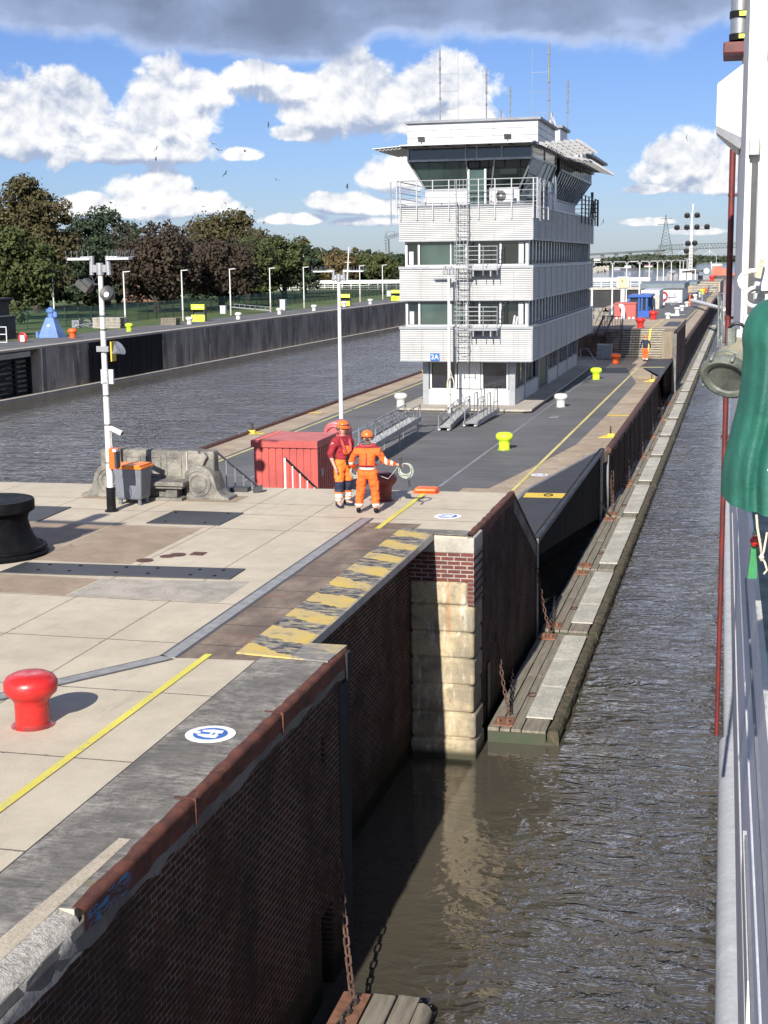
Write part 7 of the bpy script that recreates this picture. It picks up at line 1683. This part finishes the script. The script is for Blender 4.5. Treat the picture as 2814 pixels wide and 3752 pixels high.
# boarding pole with handrail frames, swung out from the quay to the ship
t = thing('boarding_pole', 'long white pole with light handrails reaching from the far quay towards the ship', 'boarding pole', tuple(ony(*s3p(1285, 680), 214)))
A, B = ony(*s3p(1285, 672), 214), ony(*s3p(1668, 772), 176)
MB().tube(A, B, .32, .24, 10).build('pole', 'white_paint', t)
b = MB()
for f0, f1, h_ in ((.16, .36, 1.5), (.45, .86, 2.4), (.90, 1.0, 1.8)):
    P0, P1 = A.lerp(B, f0), A.lerp(B, f1); b.path([P0, P0.lerp(P1, .25) + Vector((0, 0, h_)), P0.lerp(P1, .85) + Vector((0, 0, h_)), P1], .10, 5); b.tube(P0.lerp(P1, .12) + Vector((0, 0, h_ / 2)), P0.lerp(P1, .92) + Vector((0, 0, h_ / 2)), .06, n=4)
b.build('handrail', 'galv', t)
b = MB(); C0 = B + Vector((-.2, 0, 0)); rng = random.Random(3)
for k in range(4): b.path([C0 + Vector((rng.uniform(-.3, .3), 0, -.3 - .7 * i)) for i in range(8)], .03, 4)
b.build('hanging_lines', 'rope', t)
# signal mast with black light discs on the far head
sm = thing('signal_mast', 'tall white lattice signal mast carrying rows of round dark lights', 'mast', tuple(ony(*z7p(1187, 800), 330)))
tp_, bs_ = ony(*z7p(1207, 130), 330), ony(*z7p(1187, 800), 330); bs_.z = 0
b = MB()
for dx, dy_ in ((-.28, -.28), (.28, -.28), (.28, .28), (-.28, .28)): b.tube(bs_ + Vector((dx * 1.6, dy_ * 1.6, 0)), tp_ + Vector((dx * .5, dy_ * .5, -3)), .07, .05, 5)
for i in range(46):
    f_ = i / 46; c1 = bs_.lerp(tp_, f_ * .88); r_ = .45 - .3 * f_; b.box(c1.x - r_, c1.y - r_, c1.z, c1.x + r_, c1.y + r_, c1.z + .14)
b.tube(tp_ + Vector((0, 0, -3)), tp_ + Vector((.25, 0, 0)), .12, .22, 8)
b.build('lattice', 'white_paint', sm)
b = MB()
for (xa, xb, y) in ((1125, 1288, 264), (1022, 1388, 385), (1150, 1250, 545)): P0, P1 = ony(*z7p(xa, y), 330), ony(*z7p(xb, y - 3), 330); b.tube(P0, P1, .13, n=5)
b.tube(ony(*z7p(1195, 280), 330), ony(*z7p(1085, 370), 330), .04, n=4); b.tube(ony(*z7p(1215, 270), 330), ony(*z7p(1330, 365), 330), .04, n=4); b.build('yards', 'lead_grey', sm)
for (x, y) in ((1155, 247), (1257, 244), (1052, 369), (1152, 367), (1254, 364), (1356, 361), (1163, 530), (1232, 527), (1147, 606)):
    q = ony(*z7p(x, y), 329.5); MB().lathe([(.02, -.25), (.58, -.2), (.64, 0), (.58, .15), (.4, .2), (.02, .2)], 16, tuple(q), 0, Matrix.Rotation(R(90), 3, 'X')).build('signal_light', 'black_paint', sm)
# bits on the far head
q0, q1 = ony(*s3p(1150, 440), 318), ony(*s3p(1365, 440), 318); zt = ony(*s3p(1300, 290), 318).z
t = thing('signal_hut', 'small grey hut with white pipe frame below the signal mast', 'building', ((q0.x + q1.x) / 2, 320, 0)); MB().box(q0.x + .5, 318, 0, q1.x - .3, 326, zt - .6).build('walls', 'lead_grey', t); MB().box(q0.x + .2, 317.5, zt - .6, q1.x + .6, 326.5, zt - .2).build('roof', 'slate', t)
MB().path([(q0.x, 317.2, 0), (q0.x, 317.2, zt - .3), (q1.x - .8, 317.2, zt), (q1.x - .8, 317.2, -1)], .16, 8).build('pipe_frame', 'white_paint', t); MB().box(q0.x + 1, 317.6, 0, q0.x + 2.2, 318, 2.4).box(q1.x - 4, 317.6, .2, q1.x - 2.6, 318, 2.6).build('cabinet', 'panel_white', t, split=True)
q = ony(*s3p(1455, 345), 322); t = thing('hose_reel', 'white machine on wheels on the far head beside the signal hut', 'machine', (q.x, 322, 0)); MB().lathe([(.1, -.6), (.6, -.5), (.75, 0), (.6, .5), (.1, .6)], 14, (q.x, 322, 2.0), 0, Matrix.Rotation(R(90), 3, 'X')).build('drum', 'white_paint', t); MB().box(q.x - 2.2, 321.5, .2, q.x + .8, 322.5, 1.1).build('frame', 'lead_grey', t)
q = ony(*s3p(1520, 440), 312); bollard(q.x, 312, 0, 'red_gloss', 'red bollard on the far head at the end of the quay', 1.9)
q = ony(*s3p(985, 440), 305); tag(MB().box(q.x - 2.4, 304, 0, q.x + .2, 306, 1.2).lathe([(1.2, -.4), (1.2, .4)], 14, (q.x + .9, 305, 1.3), 0, Matrix.Rotation(R(90), 3, 'X')).build('cable_drum', 'lead_grey', loc=(q.x, 305, 0)), 'grey cable drum at the water side behind the white hut', 'cable drum')

# ================================================================ canal, far shore, bridge
q = ony(*s3p(1560, 405), 640); bg_ = thing('dredger', 'orange work barge with dark hull moored far up the canal', 'barge', (q.x, 640, HW))
x0 = ony(*s3p(1495, 400), 640).x; MB().prism([(x0, 634), (x0 + 3, 630), (34, 630), (34, 642), (x0, 642)], -5.2, -3.2).build('hull', 'slate', bg_)
MB().box(x0 + 1, 632, -3.2, 30, 640, -2.2).box(x0 + 1, 633, -2.2, x0 + 7, 639, -.2).box(x0 + 2, 633.5, -.2, x0 + 5, 638, .8).build('superstructure', 'barge_orange', bg_); MB().tube((x0 + 1, 634, -1), (x0 + .5, 634, 2.8), .2, n=6).build('mast', 'white_paint', bg_)
NRM = {}
def quads_cloud(name, mat, gen, n, size, seed, loc, flat_=0.35):
    rs = np.random.RandomState(seed); P_ = gen(rs, n); k = len(P_)
    nrm = rs.normal(size=(k, 3)) * .6
    if NRM.get('n') is not None: nrm += NRM.pop('n')
    nrm[:, 2] += flat_ * .5; nrm /= np.linalg.norm(nrm, axis=1)[:, None]
    t1 = np.cross(nrm, rs.normal(size=(k, 3))); t1 /= np.linalg.norm(t1, axis=1)[:, None]; t2 = np.cross(nrm, t1)
    s_ = (size[0] + (size[1] - size[0]) * rs.rand(k))[:, None]
    v = np.empty((k, 4, 3)); v[:, 0] = P_ - t1 * s_; v[:, 1] = P_ + t2 * s_ * .6; v[:, 2] = P_ + t1 * s_; v[:, 3] = P_ - t2 * s_ * .6
    v -= np.array(loc); me = bpy.data.meshes.new(name); me.vertices.add(k * 4); me.vertices.foreach_set('co', v.reshape(-1)); me.loops.add(k * 4); me.loops.foreach_set('vertex_index', np.arange(k * 4)); me.polygons.add(k)
    me.polygons.foreach_set('loop_start', np.arange(0, k * 4, 4)); me.polygons.foreach_set('loop_total', np.full(k, 4)); me.update(); me.validate()
    me.materials.append(M[mat]); o = bpy.data.objects.new(name, me); COL.objects.link(o); o.location = loc; return o
def shore(xa, xb, ya, yb, hfun, seed):
    def gen(rs, n):
        t = rs.rand(n); x = xa + (xb - xa) * t; y = ya + (yb - ya) * rs.rand(n); h = hfun(x) * (0.75 + .25 * np.sin(x * .11 + y * .05) * np.sin(x * .037 + 1.3)) ; z = HW + (h - HW) * rs.rand(n) ** .7
        return np.stack([x, y, z], 1)
    return gen
o = quads_cloud('far_wood', 'wood_far', shore(-135, -45, 1180, 1400, lambda x: 3.2 + 3.2 * np.exp(-((x + 84) / 22) ** 2), 1), 5200, (1.5, 3.4), 1, (-90, 1200, HW)); tag(o, 'wooded shore of the canal below the high bridge', 'woodland', kind='stuff')
o = quads_cloud('far_wood', 'wood_far', shore(-150, 60, 2050, 2300, lambda x: 3.0 + 1.6 * np.sin(x * .05), 2), 5000, (2.5, 5.5), 2, (-40, 2050, HW)); tag(o, 'distant low wooded hills on the horizon right of the bridge', 'woodland', kind='stuff')
o = quads_cloud('far_wood', 'wood_far', shore(-420, -75, 470, 560, lambda x: 8.8 + 2.0 * np.sin(x * .07), 3), 7000, (1.2, 2.6), 3, (-200, 500, HW)); tag(o, 'dark wood closing the view behind the park trees', 'woodland', kind='stuff')
st(MB().prism([(-1500, 1176), (-64, 1176), (-50, 1290), (-55, 2020), (200, 2040), (2000, 2100), (2000, 6000), (-1500, 6000)], HW - .5, HW + .6).build('far_shore', 'grass'))
for (xa, xb, ya, yb, Y, mt_, l) in ((330, 472, 262, 298, 1150, 'panel_white', 'long pale shed on the far shore below the bridge'), (700, 800, 228, 262, 1160, 'red_dull', 'small red roofed building on the far shore'), (85, 165, 150, 185, 1172, 'pale_stone', 'pale house among the far trees next to the control building')):
    q0, q1 = ony(*s3p(xa, yb), Y), ony(*s3p(xb, ya), Y); t = thing('shore_building', l, 'building', ((q0.x + q1.x) / 2, Y, q0.z))
    MB().box(q0.x, Y, q0.z, q1.x, Y + 9, q0.z + (q1.z - q0.z) * .65).build('walls', 'panel_white', t); MB().slabx([(Y - .5, q0.z + (q1.z - q0.z) * .65), (Y + 9.5, q0.z + (q1.z - q0.z) * .65), (Y + 4.5, q1.z)], q0.x - .4, q1.x + .4).build('roof', mt_, t)
for i, (x, y, l) in enumerate(((540, 300, 'dark workboat lying left off the far shore'), (715, 275, 'small white boat, left of two near the red roofed building'), (760, 275, 'small white boat, right of two near the red roofed building'), (590, 300, 'tiny dark dolphin post off the far shore'))):
    q = onz(*s3p(x, y), HW); t = thing('boat', l, 'boat', tuple(q)); L = 8 if i == 0 else 3
    MB().prism([(q.x - L, q.y - 1), (q.x + L * .6, q.y - 1.2), (q.x + L, q.y), (q.x + L * .6, q.y + 1.2), (q.x - L, q.y + 1)], HW - .2, HW + 1.6).build('hull', 'slate' if i in (0, 3) else 'panel_white', t); MB().box(q.x - L * .6, q.y - .8, HW + 1.6, q.x, q.y + .8, HW + 3.4).build('cabin', 'panel_white' if i != 3 else 'slate', t)
q = ony(*s3p(1575, 205), 1500); t = thing('sailing_boat', 'far sailing boat with bare mast on the canal', 'boat', (q.x, 1500, HW)); MB().prism([(q.x - 5, 1499), (q.x + 4, 1499), (q.x + 6, 1500), (q.x + 4, 1501), (q.x - 5, 1501)], HW - .2, HW + 1.3).build('hull', 'white_paint', t); MB().tube((q.x, 1500, HW + 1), (q.x, 1500, ony(*s3p(1575, 130), 1500).z), .25, n=5).build('mast', 'white_metal', t)
# jetty piles
q0, q1 = onz(*s3p(85, 320), HW), onz(*s3p(270, 318), HW); jt = thing('jetty', 'pale jetty on piles at the far shore next to the building edge', 'jetty', tuple(q0))
b = MB()
for i in range(12): q = onz(*s3p(90 + i * 15, 330 - i * 1.5), HW); b.tube((q.x, q.y, HW - 1), (q.x, q.y, HW + 3.0 + (i % 3) * .5), .9, n=6)
b.build('pile', 'pale_stone', jt, split=True); MB().box(q0.x, q0.y, HW + 1.6, q1.x, q0.y + 5, HW + 2.3).build('deck', 'pale_stone', jt)
# high bridge
YB_ = 2600
hb = thing('high_bridge', 'long high bridge with approach deck on piers and a steel truss span', 'bridge', (-150, YB_, HW))
p0, p1 = ony(*s3p(-60, 112), YB_), ony(*s3p(865, 58), YB_); th = 3.6
b = MB(); b.add([(p0.x, YB_, p0.z - th * .6), (p1.x, YB_, p1.z - th * .6), (p1.x, YB_ + 14, p1.z - th * .6), (p0.x, YB_ + 14, p0.z - th * .6), (p0.x, YB_, p0.z + th * .4), (p1.x, YB_, p1.z + th * .4), (p1.x, YB_ + 14, p1.z + th * .4), (p0.x, YB_ + 14, p0.z + th * .4)], [(0, 3, 2, 1), (4, 5, 6, 7), (0, 1, 5, 4), (1, 2, 6, 5), (2, 3, 7, 6), (3, 0, 4, 7)])
b.build('approach_deck', 'bridge_steel', hb)
b = MB()
for x in (185, 352, 525): q = ony(*s3p(x, 100), YB_); b.box(q.x - 3, YB_ + 2, HW, q.x + 3, YB_ + 10, p0.z + (p1.z - p0.z) * (q.x - p0.x) / (p1.x - p0.x) - 1.5)
for x, w_ in ((845, 4), (1225, 4)): q = ony(*s3p(x, 100), YB_); b.box(q.x - w_, YB_ + 2, HW, q.x + w_, YB_ + 12, ony(*s3p(x, 62), YB_).z); b.add([(q.x - w_, YB_ + 1, HW + 8), (q.x + w_, YB_ + 1, HW + 8), (q.x + w_ * 4.5, YB_ + 1, ony(*s3p(x, 50), YB_).z), (q.x - w_ * .8, YB_ + 1, ony(*s3p(x, 50), YB_).z)], [(0, 1, 2, 3)])
b.build('pier', 'concrete_dark', hb, split=True)
b = MB(); a0, a1 = ony(*z7p(845, 600), YB_), ony(*z7p(1720, 568), YB_); t0, t1 = ony(*z7p(862, 550), YB_), ony(*z7p(1720, 522), YB_)
b.tube(a0, a1, 1.2, n=4); b.tube(t0, t1, .9, n=4); n = 26
for i in range(n):
    f_ = i / n; f2 = (i + .5) / n; f3 = (i + 1) / n; b.tube(a0.lerp(a1, f_), t0.lerp(t1, f2), .6, n=4); b.tube(t0.lerp(t1, f2), a0.lerp(a1, f3), .6, n=4)
b.build('truss', 'bridge_steel', hb)
# pylon, turbines, crane, radar
def pylon(px_t, px_b, Y, hw_, label):
    tp_, bs_ = ony(*px_t, Y), ony(*px_b, Y); t = thing('power_pylon', label, 'pylon', tuple(bs_)); b = MB(); H = tp_.z - bs_.z
    def w(f): return hw_ * (1 - f) ** 1.2 + .3
    n = 12
    for sx_ in (-1, 1):
        for sy in (-1, 1): b.path([(bs_.x + (tp_.x - bs_.x) * f + sx_ * w(f), Y + sy * w(f), bs_.z + H * f) for f in [i / n for i in range(n + 1)]], .42, 4)
    for i in range(n):
        f0, f1 = i / n, (i + 1) / n
        for s_ in (-1, 1): b.tube((bs_.x + (tp_.x - bs_.x) * f0 + s_ * w(f0), Y, bs_.z + H * f0), (bs_.x + (tp_.x - bs_.x) * f1 - s_ * w(f1), Y, bs_.z + H * f1), .25, n=3)
    for f, L in ((.76, 2.2), (.90, 1.6)): c2 = bs_.lerp(tp_, f); b.tube((c2.x - hw_ * L * .55, Y, c2.z), (c2.x + hw_ * L * .55, Y, c2.z), .6, n=4)
    b.build('lattice', 'bridge_steel', t)
pylon(z7p(941, 240), z7p(938, 640), 1900, 8.5, 'tall lattice power pylon behind the high bridge')
for x, y, r_ in ((1382, 610, 16), (1120, 600, 14)):
    q = ony(*z7p(x, y), 5500); t = thing('wind_turbine', 'tiny pale wind turbine under the bridge truss, %s of two' % ('right' if x > 1300 else 'left'), 'wind turbine', (q.x, 5500, HW)); MB().tube((q.x, 5500, HW), q, 1.6, 1.0, 6).build('tower', 'panel_white', t)
    b = MB()
    for k in range(3): a = R(90 + 120 * k); b.tube(q, q + Vector((32 * math.cos(a), -3, 32 * math.sin(a))), 1.3, .4, 4)
    b.build('rotor', 'panel_white', t)
tc_ = thing('tower_crane', 'slender tower crane left of the control building beyond the trees', 'crane', tuple(dy(836, 560, 900)))
b = MB(); q0, q1 = dy(838, 570, 900), dy(836, 517, 900); 
for dx in (-1.0, 1.0):
    for d2 in (-1.0, 1.0): b.tube(q0 + Vector((dx, d2, -8)), q1 + Vector((dx, d2, 0)), .28, n=4)
for i in range(16): f_, f2 = i / 16, (i + 1) / 16; b.tube(q0.lerp(q1, f_) + Vector((-1, -1, 0)), q0.lerp(q1, f2) + Vector((1, -1, 0)), .2, n=3); b.tube(q0.lerp(q1, f_) + Vector((1, -1, 0)), q0.lerp(q1, f2) + Vector((-1, -1, 0)), .2, n=3)
b.build('tower', 'hut_grey', tc_)
b = MB(); j0, j1 = dy(833, 518, 900), dy(870, 508, 900); top = dy(835, 501, 900); t2 = dy(852, 500, 900)
b.tube(j0, j1, .45, n=4); b.tube(j0 + Vector((0, 0, 2)), j1 + Vector((0, 0, 2)), .4, n=4); b.tube(j0, top, .3, n=4); b.tube(top, t2, .2, n=4); b.tube(t2, j0.lerp(j1, .5), .25, n=4); b.tube(top, dy(829, 517, 900), .25, n=4); b.tube(j0, dy(828, 519, 900), .5, n=4)
for i in range(12): f_, f2 = i / 12, (i + 1) / 12; b.tube(j0.lerp(j1, f_), j0.lerp(j1, f2) + Vector((0, 0, 2)), .18, n=3)
b.build('jib', 'hut_grey', tc_)
q = dy(657, 521, 700); t = thing('radar_head', 'small orange radar head showing above the tree line', 'radar', tuple(q)); MB().lathe([(.1, -1.0), (.5, -.6), (.9, -.1), (1.1, .3), (.6, .7), (.1, .8)], 10, tuple(q)).build('head', 'orange', t); MB().tube((q.x, 700, -1), (q.x, 700, q.z - 2), .9, .6, 8).build('mast', 'lead_grey', t)
q = dy(842 + 576 * 0, 520, 420)
for (xp, yt, yb, Y, l) in ((1113, 928, 1030, 320, 'left bare pale mast behind the white footbridge'), (1278, 905, 1030, 330, 'right bare pale mast behind the white footbridge')):
    q0, q1 = ony(xp, yt, Y), ony(xp - 6, yb, Y); t = thing('sailing_mast', l, 'mast', tuple(q1)); MB().tube(q1, q0, .22, .1, 6).build('pole', 'white_paint', t); MB().tube(q1.lerp(q0, .55) - Vector((.8, 0, 0)), q1.lerp(q0, .55) + Vector((.8, 0, 0)), .06, n=4).build('spreader', 'white_paint', t)

# ================================================================ trees
def tree(name, label, px, top_y, half_px, Y, mat, base=ZF, bottom=0.22, n=7000, leafsz=(.20, .42), seed=1, squash=1.0, clumps=46, droop=False, trunk_r=.45, group='park trees on the far bank', cat='tree'):
    c = dy(px, top_y, Y); rgt = dy(px + half_px, top_y, Y); hw_ = (rgt.x - c.x) * 1.16; n = int(n * 1.7); bottom *= .5; leafsz = (leafsz[0] * .85, leafsz[1] * .85); H = c.z - base; x0, y0 = c.x, Y
    t = thing(name, label, cat, (x0, y0, base), 0, group); rs = np.random.RandomState(seed); rng = random.Random(seed)
    zb = base + H * bottom; zc = (c.z + zb) / 2; rz = (c.z - zb) / 2
    clumps = int(clumps * 1.5); u = rs.normal(size=(clumps, 3)); u /= np.linalg.norm(u, axis=1)[:, None]; rad = rs.uniform(.40, 1.0, clumps)[:, None]
    CC = np.array([x0, y0, zc]) + u * rad * np.array([hw_, hw_ * .85, rz]) * .86
    CR = rs.uniform(.09, .31, clumps) * min(hw_, rz * 1.25)
    def gen(r_, n):
        idx = r_.randint(0, clumps, n); d = r_.normal(size=(n, 3)); d /= np.linalg.norm(d, axis=1)[:, None]; rr_ = r_.rand(n) ** .33
        p = CC[idx] + d * (CR[idx] * rr_)[:, None] * np.array([1.1, 1.1, .8 if not droop else 1.25]); 
        m_ = int(n * .04); e = r_.normal(size=(m_, 3)); e /= np.linalg.norm(e, axis=1)[:, None]; p[:m_] = np.array([x0, y0, zc]) + e * np.array([hw_, hw_ * .85, rz]) * r_.uniform(.3, 1.02, (m_, 1))
        NRM['n'] = d * .9; NRM['n'][:m_] = e
        return p
    o = quads_cloud('crown', mat, gen, n, leafsz, seed, (0, 0, 0)); o.location = -t.location; o.parent = t
    b = MB(); zt = zb + rz * .9
    b.path([(x0 + .1, y0, base - .2), (x0, y0, base + H * .12), (x0 + .2, y0, zb), (x0 + .1, y0 + .1, zt)], [trunk_r * 1.25, trunk_r, trunk_r * .85, trunk_r * .3], 8)
    for i in range(12):
        q = CC[rng.randrange(clumps)]; s_ = Vector((x0, y0, zb + rng.uniform(-.1, .6) * rz)); e_ = Vector(q); b.path([s_, s_.lerp(e_, .5) + Vector((0, 0, .1 * hw_)), e_], [trunk_r * .4, trunk_r * .25, .04], 5)
    if droop:
        for i in range(60):
            a = rng.uniform(0, 6.28); q = Vector((x0 + hw_ * rng.uniform(.2, .85) * math.cos(a), y0 + hw_ * rng.uniform(.2, .8) * math.sin(a), zc + rz * rng.uniform(.5, 1.0))); o2 = Vector((math.cos(a), math.sin(a), 0)) * hw_ * .22
            b.path([q, q + o2 * .5 + Vector((0, 0, .5)), q + o2 + Vector((0, 0, .1)), q + o2 * 1.3 - Vector((0, 0, .6))], [.05, .035, .03, .012], 3)
    b.build('trunk', 'bark', t); return t
T = tree
T('chestnut_tree', 'tallest tree at the left edge, olive green crown browning at the top', 62, 374, 92, 172, 'leaf_olive', n=15000, seed=11, clumps=70, bottom=.10)
T('ash_tree', 'fresh green drooping tree at the far left edge in front of the chestnut', 22, 470, 82, 150, 'leaf_bright', n=9000, seed=12, clumps=50, bottom=.12)
T('copper_beech', 'dark reddish tree peeping over the fresh green tree at the left edge', -8, 446, 60, 178, 'leaf_copper', n=6000, seed=13, droop=True)
T('lime_tree', 'dark green tree between the tall chestnut and the first copper beech', 222, 437, 76, 196, 'leaf_dark', n=11000, seed=14, clumps=60, bottom=.12)
T('copper_beech', 'left one of the two big drooping copper beeches', 332, 487, 92, 172, 'leaf_copper', n=13000, seed=15, clumps=64, droop=True, bottom=.22)
T('copper_beech', 'right one of the two big drooping copper beeches', 474, 510, 82, 186, 'leaf_copper', n=11000, seed=16, clumps=60, droop=True, bottom=.25)
T('chestnut_tree', 'tall brownish crown standing behind the right copper beech', 485, 434, 84, 238, 'leaf_olive', n=11000, seed=17, clumps=60, bottom=.25)
T('maple_tree', 'broad mid green crown just right of the brownish crown', 530, 498, 76, 222, 'leaf_green', n=10000, seed=18, clumps=56, bottom=.15)
T('lime_tree', 'mid green tree right of the copper beeches, above the end of the footbridge', 610, 497, 56, 232, 'leaf_green', n=8000, seed=19, clumps=46, bottom=.12)
T('lime_tree', 'smaller dark green tree on the right flank of the park', 655, 530, 42, 262, 'leaf_dark', n=5000, seed=20, bottom=.1)
T('lime_tree', 'rounded dark crown filling the gap below the brownish crown', 400, 500, 60, 250, 'leaf_dark', n=6000, seed=27, bottom=.1)
T('birch_tree', 'thin pale green tree top between the dark tree and the first copper beech', 290, 470, 34, 240, 'leaf_green', n=2600, seed=28, bottom=.3)
for i, (px, ty, hp, Y, mt_, l) in enumerate(((700, 548, 36, 320, 'leaf_autumn', 'golden tree left of the footbridge lamp'), (742, 546, 34, 335, 'leaf_autumn', 'golden brown tree above the middle of the footbridge'), (782, 541, 32, 345, 'leaf_green', 'pale green tree above the middle lime shelter'), (822, 538, 34, 330, 'leaf_bright', 'bright green tree right of the golden trees'), (858, 548, 30, 360, 'leaf_dark', 'dark tree meeting the edge of the control building'),
                                             (720, 531, 34, 420, 'leaf_olive', 'olive tree behind the golden ones'), (768, 533, 34, 430, 'leaf_olive', 'olive tree behind the pale green one'), (806, 535, 36, 440, 'leaf_dark', 'dark tree behind the bright green one'), (850, 543, 34, 460, 'leaf_dark', 'farthest dark tree by the crane'), (684, 540, 30, 330, 'leaf_green', 'green tree beside the golden one at its left'))):
    T('shore_tree', l, px, ty, hp, Y, mt_, n=2600, leafsz=(.35, .7), seed=40 + i, bottom=.08, trunk_r=.3, clumps=34)
for i, (x, y, Y, l) in enumerate(((200, 655, 200, 'dark shrub below the dark green tree'), (335, 640, 215, 'light shrub in front of the brick house'), (38, 668, 140, 'low shrub near the dark lock house'))):
    T('shrub', l, x, y - 22, 20, Y, 'leaf_green', n=1200, seed=70 + i, bottom=.0, trunk_r=.08, clumps=16, group='shrubs of the park', cat='shrub')

for k, (x, y, hp, Y, mt_, l) in enumerate(((165, 610, 46, 205, 'leaf_dark', 'added undergrowth darkening the hollow below the left trees'), (255, 612, 44, 212, 'leaf_dark', 'added undergrowth darkening the hollow behind the near lamp head'), (420, 606, 48, 225, 'leaf_dark', 'added undergrowth darkening the hollow between the copper beeches'), (560, 600, 46, 245, 'leaf_green', 'added undergrowth darkening the hollow behind the lamp right of the copper beeches'), (100, 600, 50, 195, 'leaf_green', 'added undergrowth darkening the hollow behind the drooping green tree'))):
    T('undergrowth', l, x, y, hp, Y, mt_, n=2400, seed=90 + k, bottom=0, trunk_r=.08, clumps=26, group='shrubs of the park', cat='shrub')  # undergrowth added to supply the shade in the hollows under the crowns
# birds
def gull(px, py, Y, s_, label, roll):
    q = dy(px, py, Y); t = MB(); w_ = s_
    t.add([(0, -.22, 0), (.06, 0, .02), (0, .3, 0), (-.06, 0, .02), (0, 0, -.05)], [(0, 1, 4), (1, 2, 4), (2, 3, 4), (3, 0, 4), (0, 3, 1), (1, 3, 2)])
    for k in (-1, 1): t.add([(k * .03, .10, .02), (k * .03, -.10, .02), (k * .32, -.06, .16), (k * .30, .10, .16), (k * .62, -.10, .08)], [(0, 1, 2, 3), (3, 2, 4)])
    o = t.build('gull', 'gull', world=False); o.location = q; o.scale = (s_,) * 3; o.rotation_euler = (R(10), R(roll), R(35 * roll % 360)); tag(o, label, 'bird', 'birds in the sky')
for i, (x, y) in enumerate(((338, 322), (337, 345), (460, 311), (472, 325), (529, 327), (424, 408), (597, 389), (750, 404), (487, 376), (1303, 480), (580, 270), (1482, 298))):
    gull(x, y, 120, 0.72 if i < 9 else 0.6, 'dark bird gliding %s' % ['higher of two above the low left cloud', 'lower of two above the low left cloud', 'left one of a pair right of the big left cloud', 'right one of that pair by the big left cloud', 'just right of the big left cloud', 'low above the brownish tree crown', 'in the blue halfway to the building', 'nearest the left canopy of the building', 'alone above the middle of the park trees', 'right of the roof deck railing', 'high between the two big clouds', 'over the right cloud'][i], 12 * i - 50)
